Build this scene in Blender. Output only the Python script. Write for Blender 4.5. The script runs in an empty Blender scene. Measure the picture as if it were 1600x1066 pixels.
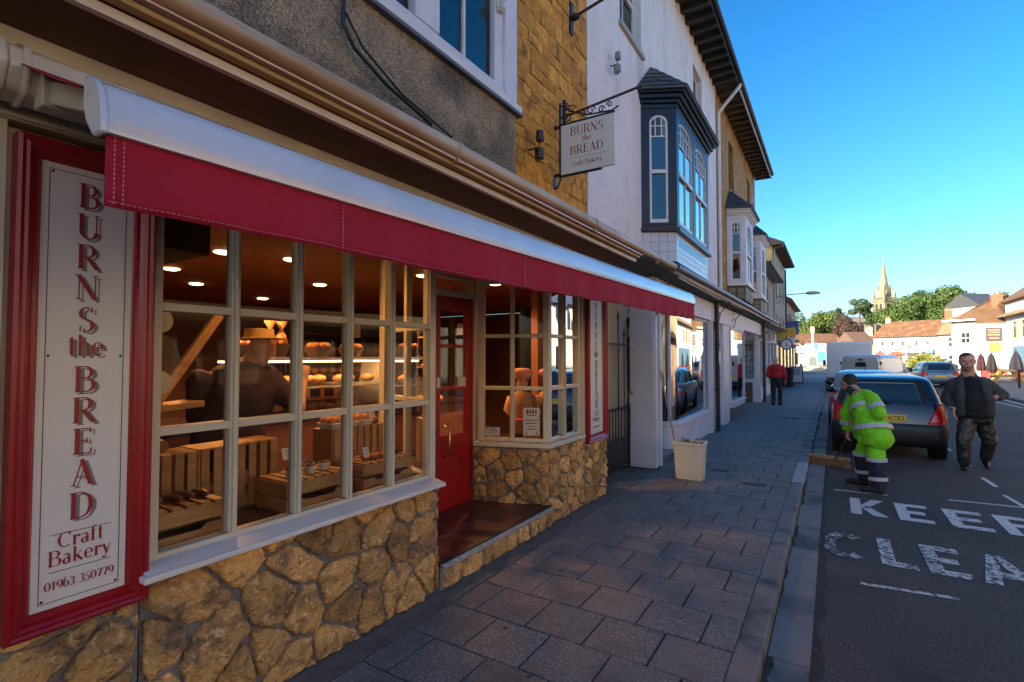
import bpy, math, random
from mathutils import Vector, Matrix, noise
R = math.radians
rnd = random.Random(7)
scn = bpy.context.scene
col = scn.collection

# ------------------------------------------------------------------ camera
YAW, PITCH, EYE = R(32.1), R(1.8), 1.65
cam_d = bpy.data.cameras.new('camera')
cam_d.sensor_width = 36.0
cam_d.lens = 36.0 * 800 / 1600
cam_d.clip_start = 0.05
cam_d.clip_end = 3000
cam = bpy.data.objects.new('camera', cam_d)
cam.location = (0, 0, EYE)
cam.rotation_euler = (R(90) + PITCH, 0, YAW)
col.objects.link(cam)
scn.camera = cam

# ------------------------------------------------------------------ world + sun
SUN_EL, SUN_AZ = R(20), R(214)          # azimuth clockwise from +Y
w = bpy.data.worlds.new('World')
scn.world = w
w.use_nodes = True
nt = w.node_tree
sky = nt.nodes.new('ShaderNodeTexSky')
sky.sky_type = 'NISHITA'
sky.sun_disc = False
sky.sun_elevation = SUN_EL
sky.sun_rotation = SUN_AZ
sky.altitude = 50
sky.air_density = 1.0
sky.dust_density = 2.5
sky.ozone_density = 3.2
hs = nt.nodes.new('ShaderNodeHueSaturation')
hs.inputs['Saturation'].default_value = 1.22
hs.inputs['Hue'].default_value = 0.495
gm = nt.nodes.new('ShaderNodeGamma')
gm.inputs[1].default_value = 1.25
nt.links.new(sky.outputs[0], gm.inputs[0])
nt.links.new(gm.outputs[0], hs.inputs['Color'])
hs.inputs['Value'].default_value = 0.38
nt.links.new(hs.outputs[0], nt.nodes['Background'].inputs[0])
nt.nodes['Background'].inputs[1].default_value = 0.15
sun_d = bpy.data.lights.new('sun', 'SUN')
sun_d.energy = 3.0
sun_d.angle = R(0.5)
sun_d.color = (1.0, 0.86, 0.66)
sun = bpy.data.objects.new('sun', sun_d)
to_sun = Vector((math.sin(SUN_AZ) * math.cos(SUN_EL), math.cos(SUN_AZ) * math.cos(SUN_EL), math.sin(SUN_EL)))
sun.rotation_euler = to_sun.to_track_quat('Z', 'Y').to_euler()
col.objects.link(sun)

vs = scn.view_settings
vs.view_transform = 'Standard'
vs.look = 'None'
vs.gamma = 1
vs.exposure = 2.2
vs.use_curve_mapping = False
scn.cycles.max_bounces = 8
scn.cycles.transparent_max_bounces = 16
scn.cycles.diffuse_bounces = 4
scn.cycles.glossy_bounces = 4
scn.cycles.sample_clamp_indirect = 6
scn.cycles.use_denoising = True
scn.cycles.caustics_reflective = False
scn.cycles.caustics_refractive = False

# ------------------------------------------------------------------ materials
MATS = {}
def mat(name, c, rough=0.7, c2=None, scale=4.0, bump=0.0, bscale=30.0, metal=0.0, spec=0.5, rand=0.0, coat=0.0, detail=6.0,
        c3=None, scale3=1.0, stretch=None, thr=(0.35, 0.65), thr3=(0.5, 0.65), subsurf=0.0, brick=None):
    """base colour c mottled with c2 by noise; c3 stains by a second noise; rand = per-object value jitter"""
    if name in MATS: return MATS[name]
    m = bpy.data.materials.new(name); m.use_nodes = True
    t = m.node_tree; N = t.nodes; L = t.links
    b = N['Principled BSDF']
    b.inputs['Roughness'].default_value = rough
    b.inputs['Metallic'].default_value = metal
    b.inputs['Specular IOR Level'].default_value = spec
    b.inputs['Coat Weight'].default_value = coat
    b.inputs['Coat Roughness'].default_value = 0.06
    b.inputs['Base Color'].default_value = (*c, 1)
    tc = N.new('ShaderNodeTexCoord')
    vec = tc.outputs['Object']
    if rand:
        oi = N.new('ShaderNodeObjectInfo')
        ad = N.new('ShaderNodeVectorMath'); ad.operation = 'ADD'
        ml = N.new('ShaderNodeMath'); ml.operation = 'MULTIPLY'; ml.inputs[1].default_value = 37.0
        L.new(oi.outputs['Random'], ml.inputs[0]); L.new(vec, ad.inputs[0]); L.new(ml.outputs[0], ad.inputs[1])
        vec = ad.outputs[0]
    if stretch:
        mp = N.new('ShaderNodeMapping'); mp.inputs['Scale'].default_value = stretch
        L.new(vec, mp.inputs[0]); vec = mp.outputs[0]
    out = None
    if c2 is not None:
        nz = N.new('ShaderNodeTexNoise'); nz.inputs['Scale'].default_value = scale; nz.inputs['Detail'].default_value = detail
        nz.inputs['Roughness'].default_value = 0.6
        L.new(vec, nz.inputs['Vector'])
        mr = N.new('ShaderNodeMapRange'); mr.inputs[1].default_value = thr[0]; mr.inputs[2].default_value = thr[1]
        L.new(nz.outputs[0], mr.inputs[0])
        mx = N.new('ShaderNodeMix'); mx.data_type = 'RGBA'
        mx.inputs[6].default_value = (*c, 1); mx.inputs[7].default_value = (*c2, 1)
        L.new(mr.outputs[0], mx.inputs[0]); out = mx.outputs[2]
    if c3 is not None:
        nz = N.new('ShaderNodeTexNoise'); nz.inputs['Scale'].default_value = scale3; nz.inputs['Detail'].default_value = 5
        L.new(vec, nz.inputs['Vector'])
        mr = N.new('ShaderNodeMapRange'); mr.inputs[1].default_value = thr3[0]; mr.inputs[2].default_value = thr3[1]
        L.new(nz.outputs[0], mr.inputs[0])
        mx = N.new('ShaderNodeMix'); mx.data_type = 'RGBA'
        if out: L.new(out, mx.inputs[6])
        else: mx.inputs[6].default_value = (*c, 1)
        mx.inputs[7].default_value = (*c3, 1)
        L.new(mr.outputs[0], mx.inputs[0]); out = mx.outputs[2]
    if rand:
        hv = N.new('ShaderNodeHueSaturation')
        m2 = N.new('ShaderNodeMapRange'); m2.inputs[3].default_value = 1 - rand; m2.inputs[4].default_value = 1 + rand
        L.new(oi.outputs['Random'], m2.inputs[0]); L.new(m2.outputs[0], hv.inputs['Value'])
        if out: L.new(out, hv.inputs['Color'])
        else: hv.inputs['Color'].default_value = (*c, 1)
        out = hv.outputs[0]
    if out: L.new(out, b.inputs['Base Color'])
    if bump:
        nb = N.new('ShaderNodeTexNoise'); nb.inputs['Scale'].default_value = bscale; nb.inputs['Detail'].default_value = 5
        L.new(vec, nb.inputs['Vector'])
        bp = N.new('ShaderNodeBump'); bp.inputs['Strength'].default_value = min(1, bump); bp.inputs['Distance'].default_value = 0.02 * max(1, bump)
        L.new(nb.outputs[0], bp.inputs['Height']); L.new(bp.outputs[0], b.inputs['Normal'])
    MATS[name] = m
    return m

def emit(name, c, s):
    if name in MATS: return MATS[name]
    m = bpy.data.materials.new(name); m.use_nodes = True
    b = m.node_tree.nodes['Principled BSDF']
    b.inputs['Base Color'].default_value = (*c, 1)
    b.inputs['Emission Color'].default_value = (*c, 1); b.inputs['Emission Strength'].default_value = s
    MATS[name] = m; return m

def glass(name, tint=(1, 1, 1), ior=1.5, rough=0.0, wave=0.0, boost=0.0):
    if name in MATS: return MATS[name]
    m = bpy.data.materials.new(name); m.use_nodes = True
    t = m.node_tree; N = t.nodes; L = t.links
    N.remove(N['Principled BSDF'])
    tr = N.new('ShaderNodeBsdfTransparent'); tr.inputs[0].default_value = (*tint, 1)
    gl = N.new('ShaderNodeBsdfGlossy'); gl.inputs['Roughness'].default_value = rough
    fr = N.new('ShaderNodeFresnel'); fr.inputs[0].default_value = ior
    mx = N.new('ShaderNodeMixShader')
    L.new(fr.outputs[0], mx.inputs[0]); L.new(tr.outputs[0], mx.inputs[1]); L.new(gl.outputs[0], mx.inputs[2])
    if wave:
        nb = N.new('ShaderNodeTexNoise'); nb.inputs['Scale'].default_value = 1.7; nb.inputs['Detail'].default_value = 1
        tc = N.new('ShaderNodeTexCoord'); L.new(tc.outputs['Object'], nb.inputs['Vector'])
        bp = N.new('ShaderNodeBump'); bp.inputs['Strength'].default_value = wave; bp.inputs['Distance'].default_value = 0.02
        L.new(nb.outputs[0], bp.inputs['Height']); L.new(bp.outputs[0], gl.inputs['Normal'])
    L.new(mx.outputs[0], N['Material Output'].inputs[0])
    MATS[name] = m; return m

# ------------------------------------------------------------------ object helpers
ORG = {}        # name of an Empty -> its world origin; None when its parts are given in local coordinates
def tag(o, label=None, cat=None, group=None, kind=None):
    if label: o['label'] = label
    if cat: o['category'] = cat
    if group: o['group'] = group
    if kind: o['kind'] = kind
    return o
def thing(name, label, cat, loc=(0, 0, 0), rz=0.0, group=None, local=False, kind=None):
    o = bpy.data.objects.new(name, None); col.objects.link(o)
    o.empty_display_size = 0.2
    o.location = loc; o.rotation_euler = (0, 0, rz)
    ORG[o.name] = None if local else Vector(loc)
    return tag(o, label, cat, group, kind)
def struct(name, loc=(0, 0, 0), kind='structure'):
    o = bpy.data.objects.new(name, None); col.objects.link(o); o.location = loc
    ORG[o.name] = Vector(loc); o['kind'] = kind
    return o
def root_of(o):
    while o.parent: o = o.parent
    return o
def origin(par):
    """world position of the frame in which the parts of par live (None: local)"""
    return ORG.get(root_of(par).name, Vector((0, 0, 0)))

class MB:
    def __init__(s): s.v = []; s.f = []; s.m = []; s.mi = 0
    def add(s, vs, fs):
        b = len(s.v); s.v += [tuple(p) for p in vs]; s.f += [tuple(b + i for i in f) for f in fs]; s.m += [s.mi] * len(fs)
        return s
    def box(s, x0, x1, y0, y1, z0, z1):
        x0, x1 = min(x0, x1), max(x0, x1); y0, y1 = min(y0, y1), max(y0, y1); z0, z1 = min(z0, z1), max(z0, z1)
        return s.add([(x0, y0, z0), (x1, y0, z0), (x1, y1, z0), (x0, y1, z0), (x0, y0, z1), (x1, y0, z1), (x1, y1, z1), (x0, y1, z1)],
                     [(0, 3, 2, 1), (4, 5, 6, 7), (0, 1, 5, 4), (1, 2, 6, 5), (2, 3, 7, 6), (3, 0, 4, 7)])
    def hexa(s, p):   # 8 points, order as box
        return s.add(p, [(0, 3, 2, 1), (4, 5, 6, 7), (0, 1, 5, 4), (1, 2, 6, 5), (2, 3, 7, 6), (3, 0, 4, 7)])
    def bar(s, a, b, w, h, up=(0, 0, 1)):
        """box beam from a to b, w sideways, h along up"""
        a, b = Vector(a), Vector(b); d = (b - a).normalized(); upv = Vector(up)
        if abs(d.dot(upv)) > .98: upv = Vector((0, 1, 0))
        r = d.cross(upv).normalized() * w / 2; u = r.cross(d).normalized() * h / 2
        return s.add([a - r - u, a + r - u, b + r - u, b - r - u, a - r + u, a + r + u, b + r + u, b - r + u],
                     [(0, 3, 2, 1), (4, 5, 6, 7), (0, 1, 5, 4), (1, 2, 6, 5), (2, 3, 7, 6), (3, 0, 4, 7)])
    def quad(s, a, b, c, d): return s.add([a, b, c, d], [(0, 1, 2, 3)])
    def prism(s, pts, off):
        """pts: planar polygon; extruded by vector off"""
        n = len(pts); o = Vector(off); P = [Vector(p) for p in pts]
        return s.add(P + [p + o for p in P], [tuple(range(n))[::-1], tuple(range(n, 2 * n))] + [(i, (i + 1) % n, n + (i + 1) % n, n + i) for i in range(n)])
    def tube(s, path, r, n=8, caps=True):
        P = [Vector(p) for p in path]; rs = r if isinstance(r, (list, tuple)) else [r] * len(P)
        base = len(s.v); d0 = (P[1] - P[0]).normalized()
        u = d0.orthogonal().normalized()
        for i, p in enumerate(P):
            d = (P[min(i + 1, len(P) - 1)] - P[max(i - 1, 0)]).normalized()
            u = (u - d * u.dot(d)).normalized(); q = d.cross(u)
            for k in range(n):
                a = 2 * math.pi * k / n
                s.v.append(tuple(p + (u * math.cos(a) + q * math.sin(a)) * rs[i]))
        nf = 0
        for i in range(len(P) - 1):
            for k in range(n):
                s.f.append((base + i * n + k, base + i * n + (k + 1) % n, base + (i + 1) * n + (k + 1) % n, base + (i + 1) * n + k)); nf += 1
        if caps:
            s.f.append(tuple(base + k for k in range(n))[::-1]); s.f.append(tuple(base + (len(P) - 1) * n + k for k in range(n))); nf += 2
        s.m += [s.mi] * nf
        return s
    def lathe(s, prof, c=(0, 0, 0), n=16, axis='z'):
        """prof: list of (r, h)"""
        c = Vector(c); vs = []; fs = []
        for r, h in prof:
            for k in range(n):
                a = 2 * math.pi * k / n; x, y = r * math.cos(a), r * math.sin(a)
                vs.append(c + (Vector((x, y, h)) if axis == 'z' else Vector((h, x, y)) if axis == 'x' else Vector((x, h, y))))
        for i in range(len(prof) - 1):
            for k in range(n):
                fs.append((i * n + k, i * n + (k + 1) % n, (i + 1) * n + (k + 1) % n, (i + 1) * n + k))
        fs.append(tuple(range(n))[::-1]); fs.append(tuple((len(prof) - 1) * n + k for k in range(n)))
        return s.add(vs, fs)
    def ball(s, c, r, n=8, sq=(1, 1, 1), jit=0.0):
        c = Vector(c); vs = []; fs = []
        for i in range(n + 1):
            t = math.pi * i / n
            for k in range(2 * n):
                a = math.pi * k / n; d = Vector((math.sin(t) * math.cos(a), math.sin(t) * math.sin(a), math.cos(t)))
                q = r * (1 + jit * noise.noise(d * 2 + c * 3)) if jit else r
                vs.append(c + Vector((d.x * sq[0], d.y * sq[1], d.z * sq[2])) * q)
        for i in range(n):
            for k in range(2 * n):
                fs.append((i * 2 * n + k, (i + 1) * 2 * n + k, (i + 1) * 2 * n + (k + 1) % (2 * n), i * 2 * n + (k + 1) % (2 * n)))
        return s.add(vs, fs)
    def build(s, name, m, par=None, label=None, smooth=False, bevel=0.0, cat=None, group=None, kind=None, org=None, seg=2):
        o_ = Vector((0, 0, 0))
        if par is not None: o_ = origin(par)
        elif org is not None: o_ = Vector(org)
        vs = s.v if o_ is None or o_.length == 0 else [(p[0] - o_.x, p[1] - o_.y, p[2] - o_.z) for p in s.v]
        me = bpy.data.meshes.new(name); me.from_pydata(vs, [], s.f); me.update()
        for mm in (m if isinstance(m, (list, tuple)) else [m]): me.materials.append(mm)
        if len(me.materials) > 1: me.polygons.foreach_set('material_index', s.m)
        if smooth: me.polygons.foreach_set('use_smooth', [True] * len(me.polygons))
        o = bpy.data.objects.new(name, me); col.objects.link(o)
        if par is not None: o.parent = par
        elif org is not None: o.location = org
        if bevel:
            b = o.modifiers.new('bevel', 'BEVEL'); b.width = bevel; b.segments = seg; b.limit_method = 'ANGLE'; b.angle_limit = R(35)
        if smooth == 'auto' or bevel:
            me.polygons.foreach_set('use_smooth', [True] * len(me.polygons))
            try: me.set_sharp_from_angle(angle=R(40))
            except Exception: pass
            if bevel:
                wn = o.modifiers.new('normals', 'WEIGHTED_NORMAL'); wn.keep_sharp = True
        return tag(o, label, cat, group, kind)

def dup(root, loc=None, rz=None, label=None, group=None, scale=None):
    r = root.copy(); col.objects.link(r)
    ORG[r.name] = ORG.get(root.name)
    if loc is not None: r.location = loc
    if rz is not None: r.rotation_euler = (0, 0, rz)
    if scale: r.scale = (scale,) * 3
    if label: r['label'] = label
    if group: r['group'] = group
    for ch in list(root.children):
        c = ch.copy(); col.objects.link(c); c.parent = r
        for g in list(ch.children):
            d = g.copy(); col.objects.link(d); d.parent = c
    return r

# ------------------------------------------------------------------ roman lettering drawn with a broad pen
# every glyph: (advance, [primitives]) in units of the cap height
def _v(x, a, b): return ('l', x, a, x, b, 1)
def _h(x0, x1, y): return ('l', x0, y, x1, y, 0)
def _s(x, y, h=.12): return ('s', x, y, h)
G = {
 'B': (.72, [_v(.15, 0, 1), _s(.12, 0), _s(.12, 1), _h(.15, .40, .98), _h(.15, .42, .53), _h(.15, .42, .02), ('a', .38, .755, .19, .225, -90, 90), ('a', .40, .275, .24, .255, -90, 90)]),
 'U': (.80, [_v(.16, .3, 1), _s(.16, 1, .15), ('l', .66, .3, .66, 1, 0), _s(.66, 1, .12), ('a', .41, .29, .25, .29, 180, 360)]),
 'R': (.76, [_v(.15, 0, 1), _s(.15, 0, .14), _s(.12, 1), _h(.15, .40, .98), _h(.15, .40, .50), ('a', .38, .74, .20, .24, -90, 90), ('l', .36, .50, .68, .03, 1), _s(.70, 0, .08)]),
 'N': (.84, [('l', .15, 0, .15, 1, 0), _s(.15, 0, .12), _s(.10, 1, .10), ('l', .13, .98, .68, .02, 1), ('l', .69, 0, .69, 1, 0), _s(.69, 1, .13)]),
 'S': (.60, [('a', .30, .74, .19, .24, 60, 270), ('a', .30, .26, .20, .24, -120, 90), ('l', .47, .78, .48, 1.0, 0), ('l', .10, .0, .10, .24, 0)]),
 'E': (.68, [_v(.15, 0, 1), _s(.12, 0), _s(.12, 1), _h(.15, .56, .975), _h(.15, .45, .52), _h(.15, .58, .025), ('l', .56, .80, .56, 1, 0), ('l', .58, 0, .60, .22, 0), ('l', .45, .42, .45, .62, 0)]),
 'A': (.78, [('l', .12, .02, .38, .98, 0), ('l', .36, 1.0, .66, .02, 1), _h(.20, .54, .34), _s(.12, 0, .12), _s(.66, 0, .14)]),
 'D': (.80, [_v(.15, 0, 1), _s(.12, 0), _s(.12, 1), _h(.15, .38, .975), _h(.15, .38, .025), ('a', .35, .5, .34, .475, -90, 90)]),
 'C': (.74, [('a', .42, .5, .32, .475, 48, 312), ('l', .66, .74, .66, 1.0, 0)]),
 't': (.36, [_v(.16, .12, .86), _h(.04, .32, .66), ('a', .24, .12, .08, .12, 180, 300)]),
 'h': (.60, [_v(.13, 0, 1), _s(.13, 0, .11), _s(.09, 1, .06), ('a', .30, .44, .16, .22, 0, 180), _v(.46, 0, .45), _s(.46, 0, .11)]),
 'e': (.50, [('a', .25, .33, .19, .32, 0, 320), _h(.09, .44, .36)]),
 'r': (.44, [_v(.14, 0, .66), _s(.14, 0, .12), _s(.09, .65, .06), ('a', .28, .46, .12, .18, 40, 170), ('a', .37, .57, .04, .05, 0, 350)]),
 'a': (.50, [_v(.36, .08, .44), ('a', .23, .46, .13, .19, 0, 150), ('a', .21, .18, .14, .18, 60, 330), _h(.20, .36, .38), ('l', .36, .05, .46, .02, 0)]),
 'f': (.36, [_v(.14, 0, .84), _s(.14, 0, .12), _h(.03, .30, .66), ('a', .25, .82, .11, .17, 50, 180)]),
 'k': (.60, [_v(.13, 0, 1), _s(.13, 0, .11), _s(.09, 1, .06), ('l', .15, .28, .46, .62, 0), ('l', .24, .38, .50, .02, 1), _s(.52, 0, .08), _s(.44, .65, .09)]),
 'y': (.54, [('l', .08, .64, .28, .04, 1), ('l', .46, .64, .20, -.20, 0), ('a', .14, -.20, .07, .07, 150, 360), _s(.08, .65, .09), _s(.46, .65, .08)]),
 '0': (.52, [('a', .25, .36, .19, .35, 0, 360)]),
 '1': (.40, [_v(.20, 0, .70), _s(.20, 0, .12), ('l', .08, .60, .20, .68, 0)]),
 '9': (.50, [('a', .25, .47, .18, .24, 0, 360), ('a', .20, .42, .23, .42, -75, 10)]),
 '6': (.50, [('a', .25, .24, .18, .24, 0, 360), ('a', .32, .36, .25, .52, 110, 190)]),
 '3': (.46, [('a', .22, .52, .15, .18, -80, 150), ('a', .21, .17, .18, .19, -140, 90)]),
 '5': (.48, [('l', .13, .36, .13, .70, 0), _h(.13, .40, .68), ('a', .21, .18, .19, .20, -140, 110)]),
 '7': (.48, [_h(.07, .42, .68), ('l', .42, .68, .20, -.0, 1), ('l', .07, .58, .07, .70, 0)]),
 ' ': (.30, []),
}
def glyph_polys(ch, thick=.145, thin=.045):
    out = []
    for p in G[ch][1]:
        if p[0] == 'l':
            _, x0, y0, x1, y1, k = p; wv = thick if k else thin
            L_ = math.hypot(x1 - x0, y1 - y0); nx, ny = -(y1 - y0) / L_ * wv / 2, (x1 - x0) / L_ * wv / 2
            out.append([(x0 + nx, y0 + ny), (x0 - nx, y0 - ny), (x1 - nx, y1 - ny), (x1 + nx, y1 + ny)])
        elif p[0] == 's':
            _, x, y, h = p; sg = 1 if y < .3 else -1
            out.append([(x - h, y), (x + h, y), (x + h * .55, y + sg * .045), (x - h * .55, y + sg * .045)])
        else:
            _, cx, cy, rx, ry, a0, a1 = p; n = max(6, int(abs(a1 - a0) / 18))
            prev = None
            for i in range(n + 1):
                a = R(a0 + (a1 - a0) * i / n); wv = thin + (thick * .98 - thin) * abs(math.cos(a)) ** 1.3
                ca, sa = math.cos(a), math.sin(a)
                po = (cx + (rx + wv / 2) * ca, cy + (ry + min(wv, .06) / 2) * sa); pi = (cx + (rx - wv / 2) * ca, cy + (ry - min(wv, .06) / 2) * sa)
                if prev: out.append([prev[0], po, pi, prev[1]])
                prev = (po, pi)
    return out
def text_width(s, h, sp=0.0): return sum(G[c][0] + sp for c in s) * h
def lettering(mb, s, org, ux, uy, h, center=True, sp=0.04, nrm=(0, 0, 0), thick=.145, thin=.045, slab=.0006):
    """draws s with its baseline centre at org; ux right, uy up (unit vectors), nrm the way it faces"""
    org, ux, uy, nrm = Vector(org), Vector(ux), Vector(uy), Vector(nrm)
    x = -text_width(s, h, sp) / 2 if center else 0
    for c in s:
        for i, poly in enumerate(glyph_polys(c, thick, thin)):
            pts = [org + ux * (x + a * h) + uy * (b * h) + nrm * (slab + i * 0.00004) for a, b in poly]
            # keep the faces turned towards nrm
            n_ = (pts[1] - pts[0]).cross(pts[2] - pts[0])
            if n_.dot(nrm) < 0: pts = pts[::-1]
            mb.add(pts, [tuple(range(len(pts)))])
        x += (G[c][0] + sp) * h
def sans(name, s, m, par, loc, rot, size, sx=1.0, label=None, ext=0.0005, align='CENTER'):
    """plain lettering from Blender's built-in face, turned into a mesh"""
    cu = bpy.data.curves.new(name + '_c', 'FONT'); cu.body = s; cu.size = size; cu.align_x = align; cu.extrude = ext
    cu.resolution_u = 2
    t_ = bpy.data.objects.new('tmp', cu); col.objects.link(t_)
    me = bpy.data.meshes.new_from_object(t_.evaluated_get(bpy.context.evaluated_depsgraph_get()))
    bpy.data.objects.remove(t_); bpy.data.curves.remove(cu)
    M = Matrix.Translation(Vector(loc)) @ rot.to_4x4() @ Matrix.Diagonal((sx, 1, 1, 1))
    og = origin(par)
    if og is not None: M = Matrix.Translation(-og) @ M
    me.transform(M); me.materials.clear(); me.materials.append(m)
    o = bpy.data.objects.new(name, me); col.objects.link(o); o.parent = par
    return tag(o, label)
def rot_cols(x, y, z): return Matrix((Vector(x), Vector(y), Vector(z))).transposed()
FACE_X = rot_cols((0, 1, 0), (0, 0, 1), (1, 0, 0))      # text on a wall that faces +X, read along +Y
FACE_MY = rot_cols((1, 0, 0), (0, 0, 1), (0, -1, 0))    # text that faces -Y (towards the camera end of the street)

# ------------------------------------------------------------------ shared materials
M = {}
M['asphalt'] = mat('asphalt', (.045, .046, .05), .8, (.17, .165, .16), 70, 1.2, 110, c3=(.04, .042, .046), scale3=.8, detail=3, thr=(.46, .70))
M['ground'] = mat('ground', (.06, .08, .03), .95, (.09, .09, .04), .2)
M['slab'] = mat('slab', (.150, .150, .150), .62, (.38, .375, .365), 75, 1.0, 120, rand=.10, c3=(.105, .105, .106), scale3=3.5, thr3=(.5, .8), thr=(.50, .68), detail=3)
M['joint'] = mat('joint', (.010, .010, .009), .95, (.02, .02, .015), 30)
M['kerb'] = mat('kerb', (.16, .15, .145), .7, (.2, .195, .18), 5, .4, 150, rand=.12, c3=(.06, .06, .06), scale3=3)
M['gutter_slab'] = mat('gutter_slab', (.20, .19, .18), .7, (.21, .205, .195), 5, .35, 150, rand=.10, c3=(.08, .08, .08), scale3=2)
M['kerb_white'] = mat('kerb_white', (.42, .42, .41), .6, (.3, .3, .3), 12, .3, 120)
M['plaza'] = mat('plaza', (.24, .22, .19), .85, (.3, .27, .22), 3)
M['cement'] = mat('cement', (.085, .083, .08), .8, (.15, .145, .135), 7, .5, 60)
M['mortar'] = mat('mortar', (.17, .168, .16), .9, (.26, .255, .24), 8, .9, 45)
M['rubble'] = mat('rubble', (.74, .42, .14), .85, (.24, .16, .09), 7, 2.6, 40, rand=.38, c3=(.90, .60, .27), scale3=24, detail=12, thr=(.47, .66), thr3=(.57, .69))
M['ashlar'] = mat('ashlar', (.84, .42, .065), .85, (.60, .26, .04), 9, 2.0, 32, rand=.20, c3=(.10, .06, .03), scale3=4, detail=8, thr3=(.57, .75))
M['ashlar_joint'] = mat('ashlar_joint', (.17, .10, .045), .9, (.1, .06, .03), 9)
M['white_paint'] = mat('white_paint', (.74, .73, .70), .38, (.66, .65, .61), 3, .04, 40)
M['cream'] = mat('cream', (.66, .61, .47), .38, (.58, .53, .40), 2.5, .05, 30)
M['render_white'] = mat('render_white', (.83, .83, .84), .85, (.74, .74, .75), 3, .9, 26, c3=(.5, .5, .47), scale3=1.3, thr3=(.58, .8), stretch=(1, 1, .5))
M['lilac_white'] = mat('lilac_white', (.70, .70, .76), .5, (.6, .6, .66), 2.5, .1, 40)
M['black_iron'] = mat('black_iron', (.012, .012, .014), .4, bump=.15, bscale=60)
M['navy'] = mat('navy', (.010, .013, .024), .35, (.018, .022, .036), 4)
M['red_paint'] = mat('red_paint', (.36, .004, .008), .38, (.28, .003, .007), 4, .06, 30)
M['awning_red'] = mat('awning_red', (.40, .004, .032), .85, (.33, .003, .026), 3, .25, 300)
M['awning_white'] = mat('awning_white', (.60, .63, .66), .16, (.50, .53, .56), 2, spec=.8, coat=.6)
M['slate'] = mat('slate', (.05, .055, .065), .45, (.09, .09, .09), 10, .4, 40, rand=.25)
M['tile_red'] = mat('tile_red', (.30, .13, .06), .85, (.2, .09, .05), 3, .7, 20, c3=(.36, .2, .1), scale3=1)
M['tile_grey'] = mat('tile_grey', (.11, .09, .06), .85, (.16, .14, .08), 3, .7, 20)
M['wood'] = mat('wood', (.50, .30, .12), .6, (.36, .19, .07), 4, .2, 30, rand=.15, stretch=(1, 1, 8))
M['wood_dark'] = mat('wood_dark', (.16, .07, .03), .5, (.10, .045, .02), 6, .1, 30)
M['rubber'] = mat('rubber', (.012, .012, .012), .8)
M['glass'] = glass('glass', (.96, .97, .96), 1.22, wave=.015)
M['glass_old'] = glass('glass_old', (.75, .82, .85), 2.2, wave=.06)
M['dark'] = mat('dark', (.012, .012, .012), .7)
M['dark_room'] = mat('dark_room', (.03, .03, .032), .9)
M['curtain'] = mat('curtain', (.55, .56, .58), .9, (.4, .41, .44), 6, stretch=(8, 8, .6))
M['road_white'] = mat('road_white', (.62, .62, .60), .7, (.5, .5, .49), 40, .2, 90)
# ================================================================== GROUND
g = MB(); g.quad((-1500, -600, -.14), (1500, -600, -.14), (1500, 2500, -.14), (-1500, 2500, -.14))
g.build('ground', M['ground'], kind='structure')
road = MB(); road.box(-.36, 6.1, -45, 74, -.3, -.1); road.box(-30, 60, 74, 92, -.3, -.1); road.box(6.1, 60, 62, 74, -.3, -.1)
road.build('road', M['asphalt'], kind='structure')
# near the left row the pavement, a bed of mortar that carries every slab
pav = struct('pavement')
p = MB(); p.box(-3.3, -.5, -45, 60, -.3, -.014); p.build('bed', M['joint'], pav)
p = MB(); p.box(-2.75, -2.215, -20, 2.2, -.02, .002); p.box(-2.75, -2.215, 2.2, 7.5, -.02, .003)
p.build('cement_margin', M['cement'], pav)
plz = MB(); plz.box(-30, -.5, 60, 74, -.3, 0.0); plz.box(-30, 40, 92, 125, -.3, 0.01)
plz.build('plaza_paving', M['plaza'], kind='structure')
PY, PX0, PX1 = .3865, -2.21, -.50
def slab_mesh(w, d):
    b = .006
    m_ = MB()
    m_.add([(0, 0, -.014), (w, 0, -.014), (w, d, -.014), (0, d, -.014), (0, 0, -b * .6), (w, 0, -b * .6), (w, d, -b * .6), (0, d, -b * .6), (b, b, 0), (w - b, b, 0), (w - b, d - b, 0), (b, d - b, 0)],
           [(0, 1, 5, 4), (1, 2, 6, 5), (2, 3, 7, 6), (3, 0, 4, 7), (4, 5, 9, 8), (5, 6, 10, 9), (6, 7, 11, 10), (7, 4, 8, 11), (8, 9, 10, 11)])
    return m_
_sl = {}
count = 0
far = MB()
for k in range(-3, 146):
    y0 = 1.975 + (k) * PY
    off = 0 if k % 2 == 0 else .19
    xs = [PX0]; x = PX0 + (.19 if k % 2 == 0 else .38)
    while x < PX1 - .1: xs.append(x); x += .381
    xs.append(PX1)
    if y0 > 7.4: xs = [-3.1, -2.6] + xs
    for a, b in zip(xs, xs[1:]):
        jw = .008 + rnd.random() * .003
        wv, dv = b - a - jw, PY - jw
        if count < 296 and y0 < 30:
            key = (round(wv, 2), 0)
            if key not in _sl:
                o = slab_mesh(round(wv, 2), dv).build('paving_slab', M['slab'], pav); _sl[key] = o.data
            else:
                o = bpy.data.objects.new('paving_slab', _sl[key]); col.objects.link(o); o.parent = pav
            o.location = (a + jw / 2, y0 + jw / 2, rnd.uniform(-.0022, .0015))
            o.rotation_euler = (rnd.uniform(-.004, .004), rnd.uniform(-.004, .004), rnd.uniform(-.004, .004))
            count += 1
        else:
            mm = slab_mesh(wv, dv); far.add([(q[0] + a + jw / 2, q[1] + y0, q[2]) for q in mm.v], mm.f)
o = far.build('far_slabs', M['slab'], pav, kind='stuff')
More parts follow.
